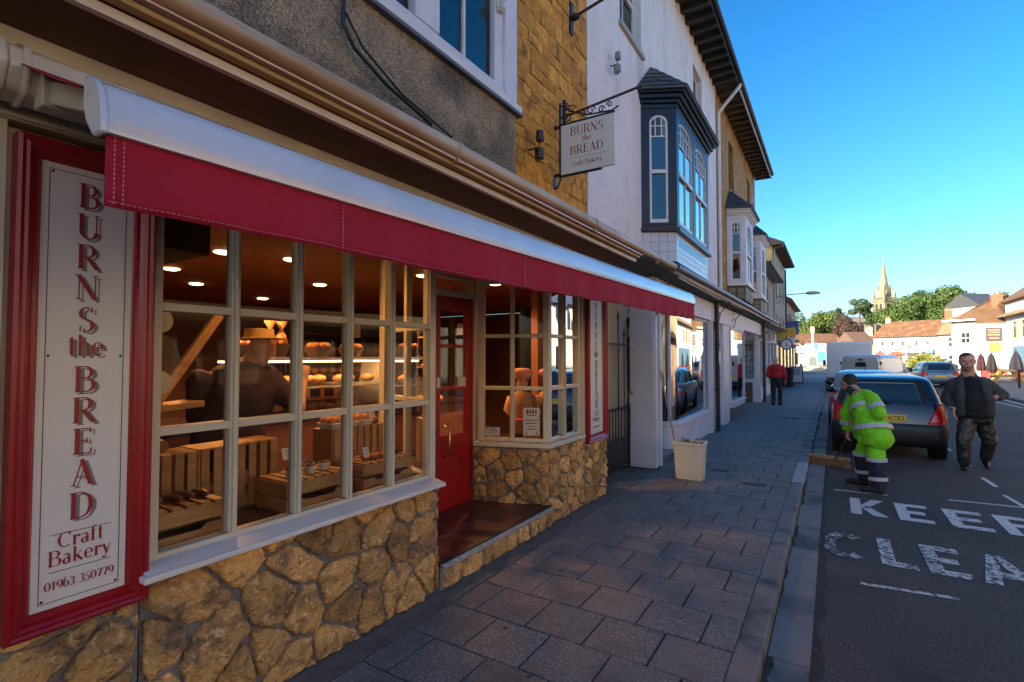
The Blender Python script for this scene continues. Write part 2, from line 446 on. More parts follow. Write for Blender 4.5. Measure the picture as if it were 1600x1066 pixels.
# iron covers let into the slabs
for (x, y, wv, dv) in ((-1.05, 7.25, .30, .16), (-1.55, 7.9, .26, .14), (-1.2, 15.6, .5, .3)):
    c_ = MB(); c_.box(x, x + wv, y, y + dv, -.02, .004)
    for i in range(5): c_.box(x + .02, x + wv - .02, y + dv * (i + .3) / 5.3, y + dv * (i + .7) / 5.3, .004, .007)
    c_.build('inspection_cover', mat('cover_iron', (.05, .05, .052), .5, bump=.3, bscale=80), pav)

kerb = struct('kerb')
y = -3.0; i = 0
while y < 60:
    L_ = .91
    if abs(y - 7.75) < .46: y = 7.75; L_ = 1.55
    m_ = MB()
    z0, z1, e = -.3, 0.002, .018
    a, b = y + .003, y + L_ - .003
    xs = [(-.497, z0), (-.362, z0), (-.362, z1 - e), (-.366, z1 - .006), (-.378, z1), (-.497, z1)]
    m_.prism([(q[0], a, q[1]) for q in xs], (0, b - a, 0))
    o = m_.build('kerb_stone', M['kerb_white'] if L_ > 1 else M['kerb'], kerb, label='white painted kerb stone' if L_ > 1 else None)
    o.location.z += rnd.uniform(-.003, .003) if L_ < 1 else .001
    y += L_
chan = struct('gutter_channel')
y = -3.0
while y < 45:
    L_ = .91
    m_ = MB(); m_.box(-.357, -.135, y + .004, y + L_ - .004, -.2, -.094)
    o = m_.build('channel_slab', M['gutter_slab'], chan, bevel=.004 if y < 10 else 0)
    o.location.z += rnd.uniform(-.002, .002)
    y += L_

# road markings, worn to the asphalt in places
def worn(name, lo, hi):
    m = mat(name, (.60, .60, .58), .7, (.055, .057, .06), 26, .3, 160, detail=8, thr=(lo, hi)); return m
WORN3 = worn('faded_paint', .40, .50); WORN = worn('worn_paint', .48, .56); WORN2 = worn('worn_paint_heavy', .55, .62); FRESH = worn('fresh_paint', .60, .66)
marks = struct('road_markings')
ZM = -.0955
def flat(mb, pts): mb.add([(x, y, ZM) for x, y in pts], [tuple(range(len(pts)))])
def block(ch, x, y, wv, h, s=None):
    """one road letter, near edge at y, read from the camera end"""
    m_ = MB(); t = .105; q = .13
    def r_(a, b, c, d): m_.add([(x + a, y + c, ZM), (x + b, y + c, ZM), (x + b, y + d, ZM), (x + a, y + d, ZM)], [(0, 1, 2, 3)])
    def p_(*P): m_.add([(x + a, y + b, ZM + .0002) for a, b in P], [tuple(range(len(P)))])
    if ch in 'KELPR': r_(0, t, 0, h)
    if ch in 'EL': r_(t, wv, 0, q)
    if ch == 'E': r_(t, wv, h - q, h); r_(t, wv * .85, h / 2 - q / 2, h / 2 + q / 2)
    if ch == 'K':
        p_((t, h * .42), (wv - .10, 0), (wv + .04, 0), (t + .06, h * .55)); p_((t, h * .44), (t + .06, h * .44), (wv + .03, h), (wv - .09, h), (t, h * .56))
    if ch in 'PR':
        r_(t, wv * .7, h - q, h); r_(t, wv * .7, h * .42, h * .42 + q)
        p_((wv * .7, h - q), (wv * .7, h), (wv, h - .12), (wv, h * .42 + .12), (wv * .7, h * .42), (wv * .7, h * .42 + q), (wv - t * .8, h * .42 + .2), (wv - t * .8, h - .2))
    if ch == 'R': p_((wv * .45, h * .42), (wv - t * .8, 0), (wv + .02, 0), (wv * .7, h * .42))
    if ch == 'A':
        p_((0, 0), (t, 0), (wv / 2 + .01, h * .82), (wv / 2, h), (wv / 2 - .05, h)); p_((wv - t, 0), (wv, 0), (wv / 2 + .05, h), (wv / 2, h), (wv / 2 - .01, h * .82)); r_(wv * .25, wv * .75, h * .25, h * .25 + q)
    if ch == 'C':
        n = 14; P0 = None
        for i in range(n + 1):
            a = R(48 + 264 * i / n); cx, cy = wv / 2 + .02, h / 2
            o_ = (cx + wv * .56 * math.cos(a), cy + h / 2 * math.sin(a)); i_ = (cx + (wv * .56 - t) * math.cos(a), cy + (h / 2 - q) * math.sin(a))
            if P0: m_.add([(x + u, y + v, ZM) for u, v in (P0[0], o_, i_, P0[1])], [(0, 1, 2, 3)])
            P0 = (o_, i_)
    return m_
for ch, x, wv in (('K', .14, .31), ('E', .58, .30), ('E', 1.02, .33), ('P', 1.45, .33)):
    o = block(ch, x, 6.93, wv, .76).build('painted_letter', FRESH if ch != 'E' else WORN2 if x > 1 else FRESH, marks, label='white painted road letter ' + ch)
for ch, x, wv in (('C', -.12, .34), ('L', .32, .25), ('E', .64, .27), ('A', .97, .38), ('R', 1.42, .34)):
    block(ch, x, 5.36, wv, .76).build('painted_letter', WORN3 if ch == 'C' else WORN, marks, label='worn white road letter ' + ch)
def line(name, pts, wv, m, parent=marks):
    m_ = MB()
    for (a, b) in zip(pts, pts[1:]):
        a, b = Vector((*a, 0)), Vector((*b, 0)); d = (b - a).normalized(); n_ = Vector((-d.y, d.x, 0)) * wv / 2
        flat(m_, [tuple((a - n_)[:2]), tuple((b - n_)[:2]), tuple((b + n_)[:2]), tuple((a + n_)[:2])])
    return m_.build(name, m, parent)
line('bay_line', [(.15, 4.83), (.74, 4.9)], .05, worn('line_paint', .52, .58))
line('bay_line', [(-.02, 8.02), (.56, 8.06)], .05, FRESH)
line('bay_line', [(1.17, 8.20), (1.86, 8.24)], .05, FRESH)
line('bay_line', [(1.86, 8.26), (1.80, 8.85)], .05, FRESH)
for yy in (9.35, 10.9, 12.5, 14.2, 16.0, 18.0): line('bay_dash', [(1.83, yy), (1.80, yy + .6)], .06, FRESH)
line('edge_line', [(5.86, 22), (5.9, 30), (5.75, 38), (5.3, 45)], .10, FRESH)
line('edge_line', [(5.62, 22), (5.3, 27.5), (5.62, 28.6), (5.66, 34), (5.4, 40)], .08, FRESH)
line('edge_line', [(3.4, 48), (2.9, 58), (3.4, 66)], .12, FRESH); line('edge_line', [(3.75, 48), (3.3, 58), (3.9, 66)], .12, FRESH)

# moss and grit along the channel, chewing gum on the slabs
m_ = MB(); r_ = random.Random(31)
for x0, sgn in ((-.128, 1), (-.362, 1)):
    y = 1.5; w0 = .02
    while y < 22:
        w1 = max(.006, min(.05, w0 + r_.uniform(-.016, .016))); z = -.0925 if x0 > -.2 else -.0935
        m_.add([(x0 - .012, y, z), (x0 + w0, y, z), (x0 + w1, y + .05, z), (x0 - .012, y + .05, z)], [(0, 1, 2, 3)]); w0 = w1; y += .05
m_.build('channel_dirt', mat('channel_dirt', (.020, .020, .016), .95, (.05, .05, .03), 25), chan, kind='stuff')
m_ = MB()
for k in range(60):
    x, y, q = r_.uniform(-2.1, -.6), r_.uniform(1.9, 14), r_.uniform(.007, .016)
    m_.lathe([(q, .0012), (q * .8, .0035)], (x, y, 0), 8)
m_.build('gum_spots', mat('gum', (.035, .034, .034), .8), pav, kind='stuff')
# right pavement
rp = MB(); rp.box(6.1, 40, -45, 61, -.3, .0); rp.build('far_pavement', mat('far_paving', (.16, .155, .15), .8, (.22, .21, .2), 3, .2, 50), kind='structure')

# ================================================================== STONE LAYING
def clip(poly, nx, ny, d):
    out = []
    for i in range(len(poly)):
        a, b = poly[i], poly[(i + 1) % len(poly)]
        da, db = a[0] * nx + a[1] * ny - d, b[0] * nx + b[1] * ny - d
        if da <= 0: out.append(a)
        if (da < 0 < db) or (db < 0 < da):
            t = da / (da - db); out.append((a[0] + (b[0] - a[0]) * t, a[1] + (b[1] - a[1]) * t))
    return out
def area(p): return abs(sum(p[i][0] * p[(i + 1) % len(p)][1] - p[(i + 1) % len(p)][0] * p[i][1] for i in range(len(p)))) / 2
def stone(poly, fm, gap, dep, seed, rings=((1, -.3), (1.0, .30), (.965, .72), (.90, .90), (.72, .98), (.45, 1.0), (.2, 1.0)), rough=.78, rnds=1, step=.016):
    cx = sum(p[0] for p in poly) / len(poly); cy = sum(p[1] for p in poly) / len(poly)
    P = list(poly)
    # shrink for the joint
    q = list(P)
    for i in range(len(P)):
        a, b = P[i], P[(i + 1) % len(P)]; L_ = math.hypot(b[0] - a[0], b[1] - a[1])
        if L_ < 1e-6: continue
        nx, ny = (b[1] - a[1]) / L_, -(b[0] - a[0]) / L_
        if nx * (cx - a[0]) + ny * (cy - a[1]) > 0: nx, ny = -nx, -ny
        q = clip(q, nx, ny, a[0] * nx + a[1] * ny - gap)
        if len(q) < 3: return None
    P = q
    for _ in range(rnds):
        Q = []
        for i in range(len(P)):
            a, b = P[i], P[(i + 1) % len(P)]
            Q += [(a[0] * .86 + b[0] * .14, a[1] * .86 + b[1] * .14), (a[0] * .14 + b[0] * .86, a[1] * .14 + b[1] * .86)]
        P = Q
    # even out the outline
    out = []
    for i in range(len(P)):
        a, b = P[i], P[(i + 1) % len(P)]; L_ = math.hypot(b[0] - a[0], b[1] - a[1]); n = max(1, int(L_ / step))
        for k in range(n): out.append((a[0] + (b[0] - a[0]) * k / n, a[1] + (b[1] - a[1]) * k / n))
    P = out; n = len(P)
    if n < 5: return None
    cx = sum(p[0] for p in P) / n; cy = sum(p[1] for p in P) / n
    tilt = (rnd.uniform(-.25, .25), rnd.uniform(-.25, .25))
    m_ = MB(); vs = []; fs = []
    for ri, (s_, h) in enumerate(rings):
        for (px, py) in P:
            wob = 1 + .10 * noise.noise(Vector((px * 30, py * 30, seed * 1.7)))
            x, y = cx + (px - cx) * s_ * wob, cy + (py - cy) * s_ * wob
            nn = noise.noise(Vector((x * 16, y * 16, seed))) * .9 + abs(noise.noise(Vector((x * 30, y * 30, seed + 9)))) * .9 - .2
            hh = h * (1 + (x - cx) * tilt[0] * 4 + (y - cy) * tilt[1] * 4) + (rough * nn if ri > 0 else 0)
            vs.append(fm(x, y, dep * hh))
    nn = noise.noise(Vector((cx * 14, cy * 14, seed)))
    vs.append(fm(cx, cy, dep * (1.05 + rough * nn)))
    for r_ in range(len(rings) - 1):
        for i in range(n): fs.append((r_ * n + i, r_ * n + (i + 1) % n, (r_ + 1) * n + (i + 1) % n, (r_ + 1) * n + i))
    l = (len(rings) - 1) * n
    for i in range(n): fs.append((l + i, l + (i + 1) % n, len(vs) - 1))
    return m_.add(vs, fs)
def rubble(par, fm, W, H, nx, ny, gap, dep, seed, inside=None, m=None, name='stone'):
    r_ = random.Random(seed)
    pts = []
    for i in range(-1, nx + 1):
        for j in range(-1, ny + 1):
            if r_.random() < .10: continue
            pts.append(((i + .5 + r_.uniform(-.42, .42)) * W / nx, (j + .5 + (.25 if i % 2 else -.15) + r_.uniform(-.36, .36)) * H / ny))
    for k, p in enumerate(pts):
        poly = [(0, 0), (W, 0), (W, H), (0, H)]
        if inside: poly = list(inside)
        for l, q in enumerate(pts):
            if l == k: continue
            dx, dy = q[0] - p[0], q[1] - p[1]
            if dx * dx + dy * dy > (3.2 * max(W / nx, H / ny)) ** 2: continue
            L_ = math.hypot(dx, dy); poly = clip(poly, dx / L_, dy / L_, (dx * (p[0] + q[0]) + dy * (p[1] + q[1])) / 2 / L_)
            if len(poly) < 3: break
        if len(poly) < 3 or area(poly) < .0012: continue
        s_ = stone(poly, fm, gap, dep * r_.uniform(.7, 1.25), seed + k)
        if s_: s_.build(name, m or M['rubble'], par, smooth=True)

# ================================================================== BAKERY
bk = thing('bakery_building', 'roughcast and honey stone bakery with cream shopfront and red door', 'shop building', (-2.6, 3.0, 0))
XF = -2.40
# --- stone base under the big window
b_ = MB(); b_.box(-2.75, XF, .985, 2.825, -.05, .765)
b_.build('base_wall', M['mortar'], bk)
rubble(bk, lambda u, v, d: (XF + d, .985 + u, v), 1.835, .765, 8, 4, .0085, .030, 11)
# left pier under the sign
b_ = MB(); b_.box(-2.75, XF + .012, .30, .975, -.05, .70); b_.build('base_wall', M['mortar'], bk)
rubble(bk, lambda u, v, d: (XF + .012 + d, .555 + u, v), .42, .70, 2, 4, .0085, .026, 23)
b_ = MB(); b_.box(-2.44, -2.375, .36, .545, 0, 2.75); b_.build('corner_post', M['cream'], bk)
b_ = MB(); b_.box(-2.75, -2.47, -2.0, .355, .72, 2.46); b_.box(-2.47, -2.44, -1.9, -.8, .9, 2.3); b_.build('side_panelling', M['cream'], bk, bevel=.006)
b_ = MB(); b_.box(-2.75, -2.44, -2.0, .355, -.05, .715); b_.build('base_wall', M['mortar'], bk)
rubble(bk, lambda u, v, d: (-2.44 + d, -2.0 + u, v), 2.34, .70, 9, 3, .0085, .026, 63)
# return of the base into the doorway
b_ = MB(); b_.box(-3.2, -2.76, 2.6, 2.825, -.05, .765); b_.build('base_wall', M['mortar'], bk)
rubble(bk, lambda u, v, d: (-2.41 - u, 2.825 + d, v), .75, .765, 4, 4, .0085, .024, 31)
# doorway: step with brown tiles and pebbled nosing
b_ = MB(); b_.box(-3.3, -2.37, 2.83, 4.52, -.05, .150); b_.build('doorstep_core', M['mortar'], bk)
b_ = MB(); b_.box(-2.385, -2.343, 2.84, 4.50, .150, .188)
b_.build('step_nosing', mat('terrazzo', (.45, .45, .44), .5, (.12, .12, .12), 90, thr=(.5, .54)), bk, bevel=.004)
b_ = MB(); b_.box(-2.395, -2.358, 2.84, 4.50, .189, .200); b_.build('step_edging', M['black_iron'], bk)
for i in range(3):
    for j in range(4):
        x1 = -2.398 - i * .30; y0 = 2.84 + j * .42
        b_ = MB(); b_.box(x1 - .296, x1, y0 + .002, min(y0 + .418, 4.52), .15, .1985)
        b_.build('floor_tile', mat('quarry_tile', (.105, .038, .028), .30, (.07, .03, .024), 5, .12, 30, rand=.16), bk, bevel=.003)
r_ = random.Random(5); yy = 2.85
while yy < 4.45:
    L_ = r_.uniform(.12, .27)
    s_ = stone([(yy, .0), (min(4.49, yy + L_), .0), (min(4.49, yy + L_ + r_.uniform(-.02, .02)), .15), (yy + r_.uniform(0, .02), .15)], lambda u, v, d: (-2.37 + d, u, v), .007, .022, yy * 9)
    if s_: s_.build('stone', M['rubble'], bk, smooth=True)
    yy += L_
# --- second base: splayed face C0-C1, front C1-C2, pier
C0, C1, C2 = Vector((-3.12, 4.22, 0)), Vector((-2.395, 4.50, 0)), Vector((-2.395, 5.30, 0))
b_ = MB(); b_.prism([(-3.14, 4.235, -.05), (-2.405, 4.515, -.05), (-2.405, 5.32, -.05), (-3.14, 5.32, -.05)], (0, 0, .80)); b_.build('base_wall', M['mortar'], bk)
def face_map(A, B, out):
    d = (B - A).normalized(); n_ = Vector((d.y, -d.x, 0)) * out
    return lambda u, v, dd: tuple(A + d * u + n_ * dd + Vector((0, 0, v)))
rubble(bk, face_map(C0 + Vector((0, .015, 0)), C1 + Vector((0, .012, 0)), 1), (C1 - C0).length, .745, 5, 4, .0085, .028, 41)
rubble(bk, face_map(C1, C2, 1), .80, .745, 4, 5, .0085, .028, 47)
b_ = MB(); b_.box(-2.75, -2.375, 5.30, 5.93, -.05, .70); b_.build('base_wall', M['mortar'], bk)
rubble(bk, lambda u, v, d: (-2.375 + d, 5.31 + u, v), .61, .68, 3, 5, .0085, .030, 53)
rubble(bk, lambda u, v, d: (-2.40 + -u * 1.0, 5.93 + d, v), .34, .66, 2, 5, .010, .03, 57)

# --- window joinery
def shop_window(par, A, B, ys, z0, z1, rails, post=.042, depth=.07, endw=.06, glassm=None):
    """bar-and-pane window from A to B (points in plan); ys = bar positions along AB"""
    A, B = Vector((*A, 0)), Vector((*B, 0)); L_ = (B - A).length; d = (B - A) / L_; n_ = Vector((d.y, -d.x, 0))
    fr = MB()
    def P(u, w_, z): return tuple(A + d * u + n_ * w_ + Vector((0, 0, z)))
    def bx(mb, u0, u1, w0, w1, z0_, z1_):
        mb.hexa([P(u0, w1, z0_), P(u0, w0, z0_), P(u1, w0, z0_), P(u1, w1, z0_), P(u0, w1, z1_), P(u0, w0, z1_), P(u1, w0, z1_), P(u1, w1, z1_)])
    bx(fr, 0, endw, -depth, 0, z0, z1); bx(fr, L_ - endw, L_, -depth, 0, z0, z1)
    bx(fr, endw, L_ - endw, -depth, 0, z1 - .06, z1); bx(fr, endw, L_ - endw, -depth, -.004, z0, z0 + .03)
    f_ = fr.build('window_frame', M['cream'], par, bevel=.004)
    us = [0] + list(ys) + [L_]
    for u in ys:
        m_ = MB(); bx(m_, u - post / 2, u + post / 2, -depth + .006, -.003, z0 + .031, z1 - .061); bx(m_, u - post / 5, u + post / 5, -.003, .010, z0 + .031, z1 - .061)
        m_.build('mullion', M['cream'], f_, bevel=.004)
    for z in rails:
        for u0, u1 in zip(us, us[1:]):
            a = u0 + (endw if u0 == 0 else post / 2 + .0005); b = u1 - (endw if u1 == L_ else post / 2 + .0005)
            m_ = MB(); bx(m_, a, b, -depth + .008, -.006, z - .018, z + .018); m_.build('glazing_bar', M['cream'], f_, bevel=.003)
    zs = [z0 + .03] + list(rails) + [z1 - .06]
    for u0, u1 in zip(us, us[1:]):
        for za, zb in zip(zs, zs[1:]):
            m_ = MB(); tw = rnd.uniform(-.0012, .0012); th = rnd.uniform(-.0012, .0012)
            a, b = u0 + .02, u1 - .02
            m_.hexa([P(a, -.036 + tw, za), P(a, -.040 + tw, za), P(b, -.040 - tw, za), P(b, -.036 - tw, za), P(a, -.036 + th, zb), P(a, -.040 + th, zb), P(b, -.040 + th, zb), P(b, -.036 + th, zb)])
            m_.build('pane', glassm or M['glass'], f_)
    return f_
XW = -2.395
shop_window(bk, (XW, .985), (XW, 2.80), [.355 + .02, .71 + .01, 1.06, 1.40], .80, 2.46, [1.335, 1.865])
shop_window(bk, (XW, 2.80), (-3.08, 3.02), [.34], .80, 2.46, [1.335, 1.865])
shop_window(bk, (-3.08, 4.26), (-2.40, 4.52), [.35], .80, 2.46, [1.335, 1.865])
shop_window(bk, (-2.40, 4.52), (-2.40, 5.27), [.36], .80, 2.46, [1.335, 1.865])
# sills
s_ = MB(); s_.prism([(-2.29, .955, .755), (-2.29, 2.79, .755), (-3.10, 3.06, .755), (-3.10, 2.95, .755), (-2.46, 2.72, .755), (-2.46, .955, .755)][::-1], (0, 0, .028)); s_.build('sill', M['white_paint'], bk, bevel=.006)
s_ = MB(); s_.hexa([(-2.46, .97, .784), (-2.302, .97, .784), (-2.302, 2.79, .784), (-2.46, 2.76, .784), (-2.46, .97, .81), (-2.385, .97, .81), (-2.385, 2.77, .81), (-2.46, 2.76, .81)]); s_.build('sill_slope', M['white_paint'], bk, bevel=.004)
s_ = MB(); s_.prism([(-3.10, 4.20, .752), (-2.35, 4.455, .752), (-2.35, 5.30, .752), (-2.46, 5.30, .752), (-2.46, 4.56, .752), (-3.10, 4.33, .752)], (0, 0, .045)); s_.build('sill', M['cream'], bk, bevel=.006)
# pilasters next to the sign and the frieze above
s_ = MB(); s_.box(-2.46, -2.385, 5.27, 5.37, .70, 2.45); s_.box(-2.46, -2.41, 5.37, 5.97, .70, 2.45); s_.build('pilaster', M['cream'], bk, bevel=.004)
s_ = MB(); s_.box(-2.46, -2.405, .545, .985, .70, 2.45); s_.build('pilaster', M['cream'], bk, bevel=.004)
s_ = MB(); s_.box(-2.50, -2.36, -2.0, 6.05, 2.462, 2.80); s_.box(-2.36, -2.345, -2.0, 6.05, 2.468, 2.485)
s_.build('fascia_board', M['cream'], bk, bevel=.004)
# soffit of the lean-to, its mouldings, gutter and tiles
SOF = mat('soffit', (.115, .040, .028), .6, (.08, .03, .022), 2, .05, 20)  # cream boards; dark red bounce from the awning is put into the colour
s_ = MB(); s_.hexa([(-2.40, -2, 2.76), (-2.06, -2, 2.80), (-2.06, 6.1, 2.84), (-2.40, 6.1, 2.80), (-2.40, -2, 2.80), (-2.06, -2, 2.84), (-2.06, 6.1, 2.88), (-2.40, 6.1, 2.84)]); s_.build('soffit', SOF, bk)
for (x, za, h, wv, mm) in ((-2.045, 2.79, .035, .03, M['cream']), (-2.005, 2.825, .02, .05, mat('ochre_paint', (.42, .28, .09), .5)), (-1.985, 2.848, .014, .07, M['cream'])):
    s_ = MB(); s_.bar((x, -2, za), (x, 6.1, za + .045), wv, h); s_.build('moulding', mm, bk)
GUT = mat('gutter_cream', (.55, .48, .36), .4, (.34, .23, .12), 2.5, .05, 30, stretch=(1, .4, 3))
s_ = MB(); s_.tube([(-1.955, -2, 2.885), (-1.955, 7.6, 2.975)], .048, 14); s_.build('gutter', GUT, bk, smooth='auto')
for yy in (.3, 2.45, 4.6, 6.7):
    s_ = MB(); z = 2.885 + (yy + 2) * .0094; s_.tube([(-1.955, yy, z), (-1.955, yy + .045, z)], .054, 14); s_.box(-1.975, -1.935, yy + .01, yy + .035, z - .075, z - .04); s_.build('gutter_clip', GUT, bk, smooth='auto')
s_ = MB(); s_.hexa([(-2.50, -2, 2.95), (-1.98, -2, 2.85), (-1.98, 7.6, 2.94), (-2.50, 7.6, 3.03), (-2.50, -2, 3.16), (-1.98, -2, 2.93), (-1.98, 7.6, 3.02), (-2.50, 7.6, 3.25)])
s_.build('lean_to_roof', mat('mossy_slate', (.02, .022, .02), .9, (.06, .065, .045), 12, 1.0, 30), bk)
s_ = MB()
for k in range(3): s_.tube([(-2.02, -2 + t * .9, 2.835 + t * .0095 + .012 * math.sin(t * 1.3 + k * 2) + k * .01) for t in range(9)], .006, 6)
s_.build('cable', M['gutter_clip'] if 'gutter_clip' in M else mat('cable_cream', (.5, .42, .28), .6), bk)

# --- upper walls: roughcast bay
def rough_mat():
    m = mat('roughcast', (.52, .41, .27), .95, (.38, .30, .20), 1.5, 1.0, 55, c3=(.16, .14, .11), scale3=2.3, thr3=(.52, .72))
    t = m.node_tree; N = t.nodes; L = t.links; b = N['Principled BSDF']
    # dark damp band that creeps up from the lean-to and down from the window sill
    src = b.inputs['Base Color'].links[0].from_socket
    tc = N.new('ShaderNodeTexCoord'); sp = N.new('ShaderNodeSeparateXYZ'); L.new(tc.outputs['Object'], sp.inputs[0])
    nz = N.new('ShaderNodeTexNoise'); nz.inputs['Scale'].default_value = 3; nz.inputs['Detail'].default_value = 8; L.new(tc.outputs['Object'], nz.inputs['Vector'])
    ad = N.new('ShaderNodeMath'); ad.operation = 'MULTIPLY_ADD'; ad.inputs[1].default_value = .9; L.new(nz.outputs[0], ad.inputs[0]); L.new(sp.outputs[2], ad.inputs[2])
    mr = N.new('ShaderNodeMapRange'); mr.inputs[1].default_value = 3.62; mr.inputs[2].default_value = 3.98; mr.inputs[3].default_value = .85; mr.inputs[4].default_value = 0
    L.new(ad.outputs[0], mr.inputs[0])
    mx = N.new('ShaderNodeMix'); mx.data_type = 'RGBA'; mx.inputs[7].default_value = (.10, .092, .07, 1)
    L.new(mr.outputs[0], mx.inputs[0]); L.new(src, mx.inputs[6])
    # pebble dash: light and dark grains
    vo = N.new('ShaderNodeTexVoronoi'); vo.inputs['Scale'].default_value = 95; L.new(tc.outputs['Object'], vo.inputs['Vector'])
    m2 = N.new('ShaderNodeMapRange'); m2.inputs[3].default_value = .45; m2.inputs[4].default_value = 1.55; L.new(vo.outputs['Color'], m2.inputs[0])
    hv = N.new('ShaderNodeHueSaturation'); L.new(mx.outputs[2], hv.inputs['Color']); L.new(m2.outputs[0], hv.inputs['Value'])
    L.new(hv.outputs[0], b.inputs['Base Color'])
    b2 = N.new('ShaderNodeBump'); b2.inputs['Strength'].default_value = 1; b2.inputs['Distance'].default_value = .02
    L.new(vo.outputs['Distance'], b2.inputs['Height']); L.new(b2.outputs[0], b.inputs['Normal'])
    return m
XR = -2.45
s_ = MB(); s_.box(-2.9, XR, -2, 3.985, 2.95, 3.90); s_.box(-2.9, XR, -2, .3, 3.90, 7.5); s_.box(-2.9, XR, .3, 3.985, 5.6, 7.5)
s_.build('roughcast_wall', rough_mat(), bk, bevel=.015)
# first floor sash window over the shop
s_ = MB(); s_.box(-2.62, -2.405, .25, 4.02, 3.90, 3.965); s_.build('upper_sill', M['white_paint'], bk, bevel=.008)
s_ = MB(); s_.box(-2.60, -2.40, .25, 4.02, 3.872, 3.898); s_.build('upper_sill', mat('lead', (.09, .10, .12), .5), bk)
f_ = MB(); f_.box(-2.55, -2.44, 3.78, 3.98, 3.966, 5.6); f_.box(-2.55, -2.45, 1.0, 3.78, 3.966, 4.05)
for yv in (2.62, 1.45): f_.box(-2.55, -2.44, yv, yv + .26, 4.05, 5.6)
f_.box(-2.53, -2.462, 3.64, 3.78, 4.05, 5.6)
F_ = f_.build('upper_window', M['lilac_white'], bk, bevel=.006)
for (a, b) in ((2.88, 3.64), (1.71, 2.62)):
    m_ = MB(); m_.box(-2.515, -2.511, a, b, 4.05, 5.6); m_.build('pane', glass('glass_up', (.35, .5, .6), 1.9, wave=.03), F_)
    m_ = MB(); mid = a + .36; m_.box(-2.530, -2.488, mid - .014, mid + .014, 4.05, 5.6); m_.build('glazing_bar', M['white_paint'], F_)
    m_ = MB()
    for k in range(14): m_.box(-2.62, -2.60 + (k % 2) * .012, mid + .01 + k * .024, mid + .033 + k * .024, 4.0, 5.6)
    m_.build('curtain', M['curtain'], F_)
m_ = MB(); m_.box(-2.475, -2.44, 3.65, 3.74, 4.72, 4.92); m_.lathe([(.05, -.03), (.05, .03)], (-2.435, 3.695, 4.74), 10, 'y'); m_.lathe([(.035, -.03), (.035, .03)], (-2.44, 3.695, 4.86), 10, 'y'); m_.build('scroll_bracket', M['white_paint'], F_, bevel=.004)
s_ = MB(); s_.box(-3.2, -2.75, 0.2, 4.0, 3.9, 5.6); s_.build('upper_room', M['dark_room'], bk)
# ashlar strip, every block on its own
XA = -2.62
s_ = MB(); s_.box(-2.95, XA, 3.95, 5.955, 2.95, 7.5); s_.build('ashlar_backing', M['ashlar_joint'], bk)
z = 3.12; k = 0; r_ = random.Random(77); nb = 0
while z < 6.6:
    h = r_.choice((.105, .125, .15, .17, .20)); y = 3.93 + (r_.uniform(0, .25))
    prev = 3.93
    first = True
    while prev < 5.95:
        L_ = r_.uniform(.16, .40); nxt = min(5.955, prev + L_)
        if 5.955 - nxt < .10: nxt = 5.955
        q = r_.uniform(-.008, .008)
        poly = [(prev, z), (nxt, z + q), (nxt, z + h + q), (prev, z + h)]
        sb = stone(poly, lambda u, v, d: (XA + d, u, v), .0035, .011 * r_.uniform(.5, 1.4), nb * 3.1, rings=((1, -.3), (1, .85), (.985, 1.0), (.6, 1.0)), rough=.30, rnds=0, step=.035)
        if sb and nxt > 4.0: sb.build('stone_block', M['ashlar'], bk, smooth=True); nb += 1
        prev = nxt
    z += h
# roof over the bakery, set back
s_ = MB(); s_.prism([(-1.95, -2, 7.45), (-7, -2, 10.8), (-12, -2, 7.45)][::-1], (0, 7.95, 0)); s_.build('roof', M['slate'], bk)
s_ = MB(); s_.box(-12, -9.0, -2, 5.95, -.1, 7.45); s_.build('back_wall', M['ashlar_joint'], bk)

# --- red door, frame and fanlight
XD = -3.15
s_ = MB(); s_.box(XD - .08, XD + .02, 4.255, 4.33, .2, 2.46); s_.box(XD - .08, XD + .02, 3.05, 3.14, .2, 2.46); s_.box(XD - .08, XD + .015, 3.14, 4.255, 2.24, 2.30); s_.box(XD - .08, XD + .015, 3.14, 4.255, 2.42, 2.46)
dfr = s_.build('door_frame', M['cream'], bk, bevel=.005)
m_ = MB(); m_.box(XD - .04, XD - .036, 3.14, 4.255, 2.30, 2.42); m_.build('pane', M['glass'], dfr)
d_ = MB()
y0, y1 = 3.16, 4.25
for a, b, c, e in ((y0, y0 + .11, .2, 2.235), (y1 - .11, y1, .2, 2.235), (y0 + .11, y1 - .11, 2.10, 2.235), (y0 + .11, y1 - .11, .2, .78), (3.675, 3.735, .90, 2.10)): d_.box(XD - .035, XD + .012, a, b, c, e)
d_.box(XD - .035, XD + .010, y0 + .11, y1 - .11, .78, .90)
for zz in (1.33, 1.74): d_.box(XD - .03, XD + .008, y0 + .11, y1 - .11, zz, zz + .035)
d_.box(XD + .012, XD + .022, y0 + .16, y1 - .16, .30, .70)
door = d_.build('door', M['red_paint'], bk, bevel=.006)
for (a, b) in ((3.27, 3.675), (3.735, 4.14)):
    for (c, e) in ((.90, 1.33), (1.365, 1.74), (1.775, 2.10)):
        m_ = MB(); m_.box(XD - .012, XD - .008, a, b, c, e); m_.build('pane', M['glass'], door)
m_ = MB(); m_.tube([(XD + .012, 3.80, .70), (XD + .07, 3.80, .72), (XD + .07, 3.80, .98), (XD + .012, 3.80, 1.0)], .012, 8); m_.build('handle', mat('brass', (.6, .42, .16), .3, metal=1), door, smooth=True)
m_ = MB(); m_.box(XD + .013, XD + .016, 4.0, 4.12, 1.36, 1.45); m_.build('notice', mat('paper', (.62, .64, .60), .7, (.3, .33, .32), 60, thr=(.6, .62)), door)
m_ = MB(); m_.box(XD + .013, XD + .016, 3.68, 3.73, 1.36, 1.46); m_.build('notice', MATS['paper'], door)
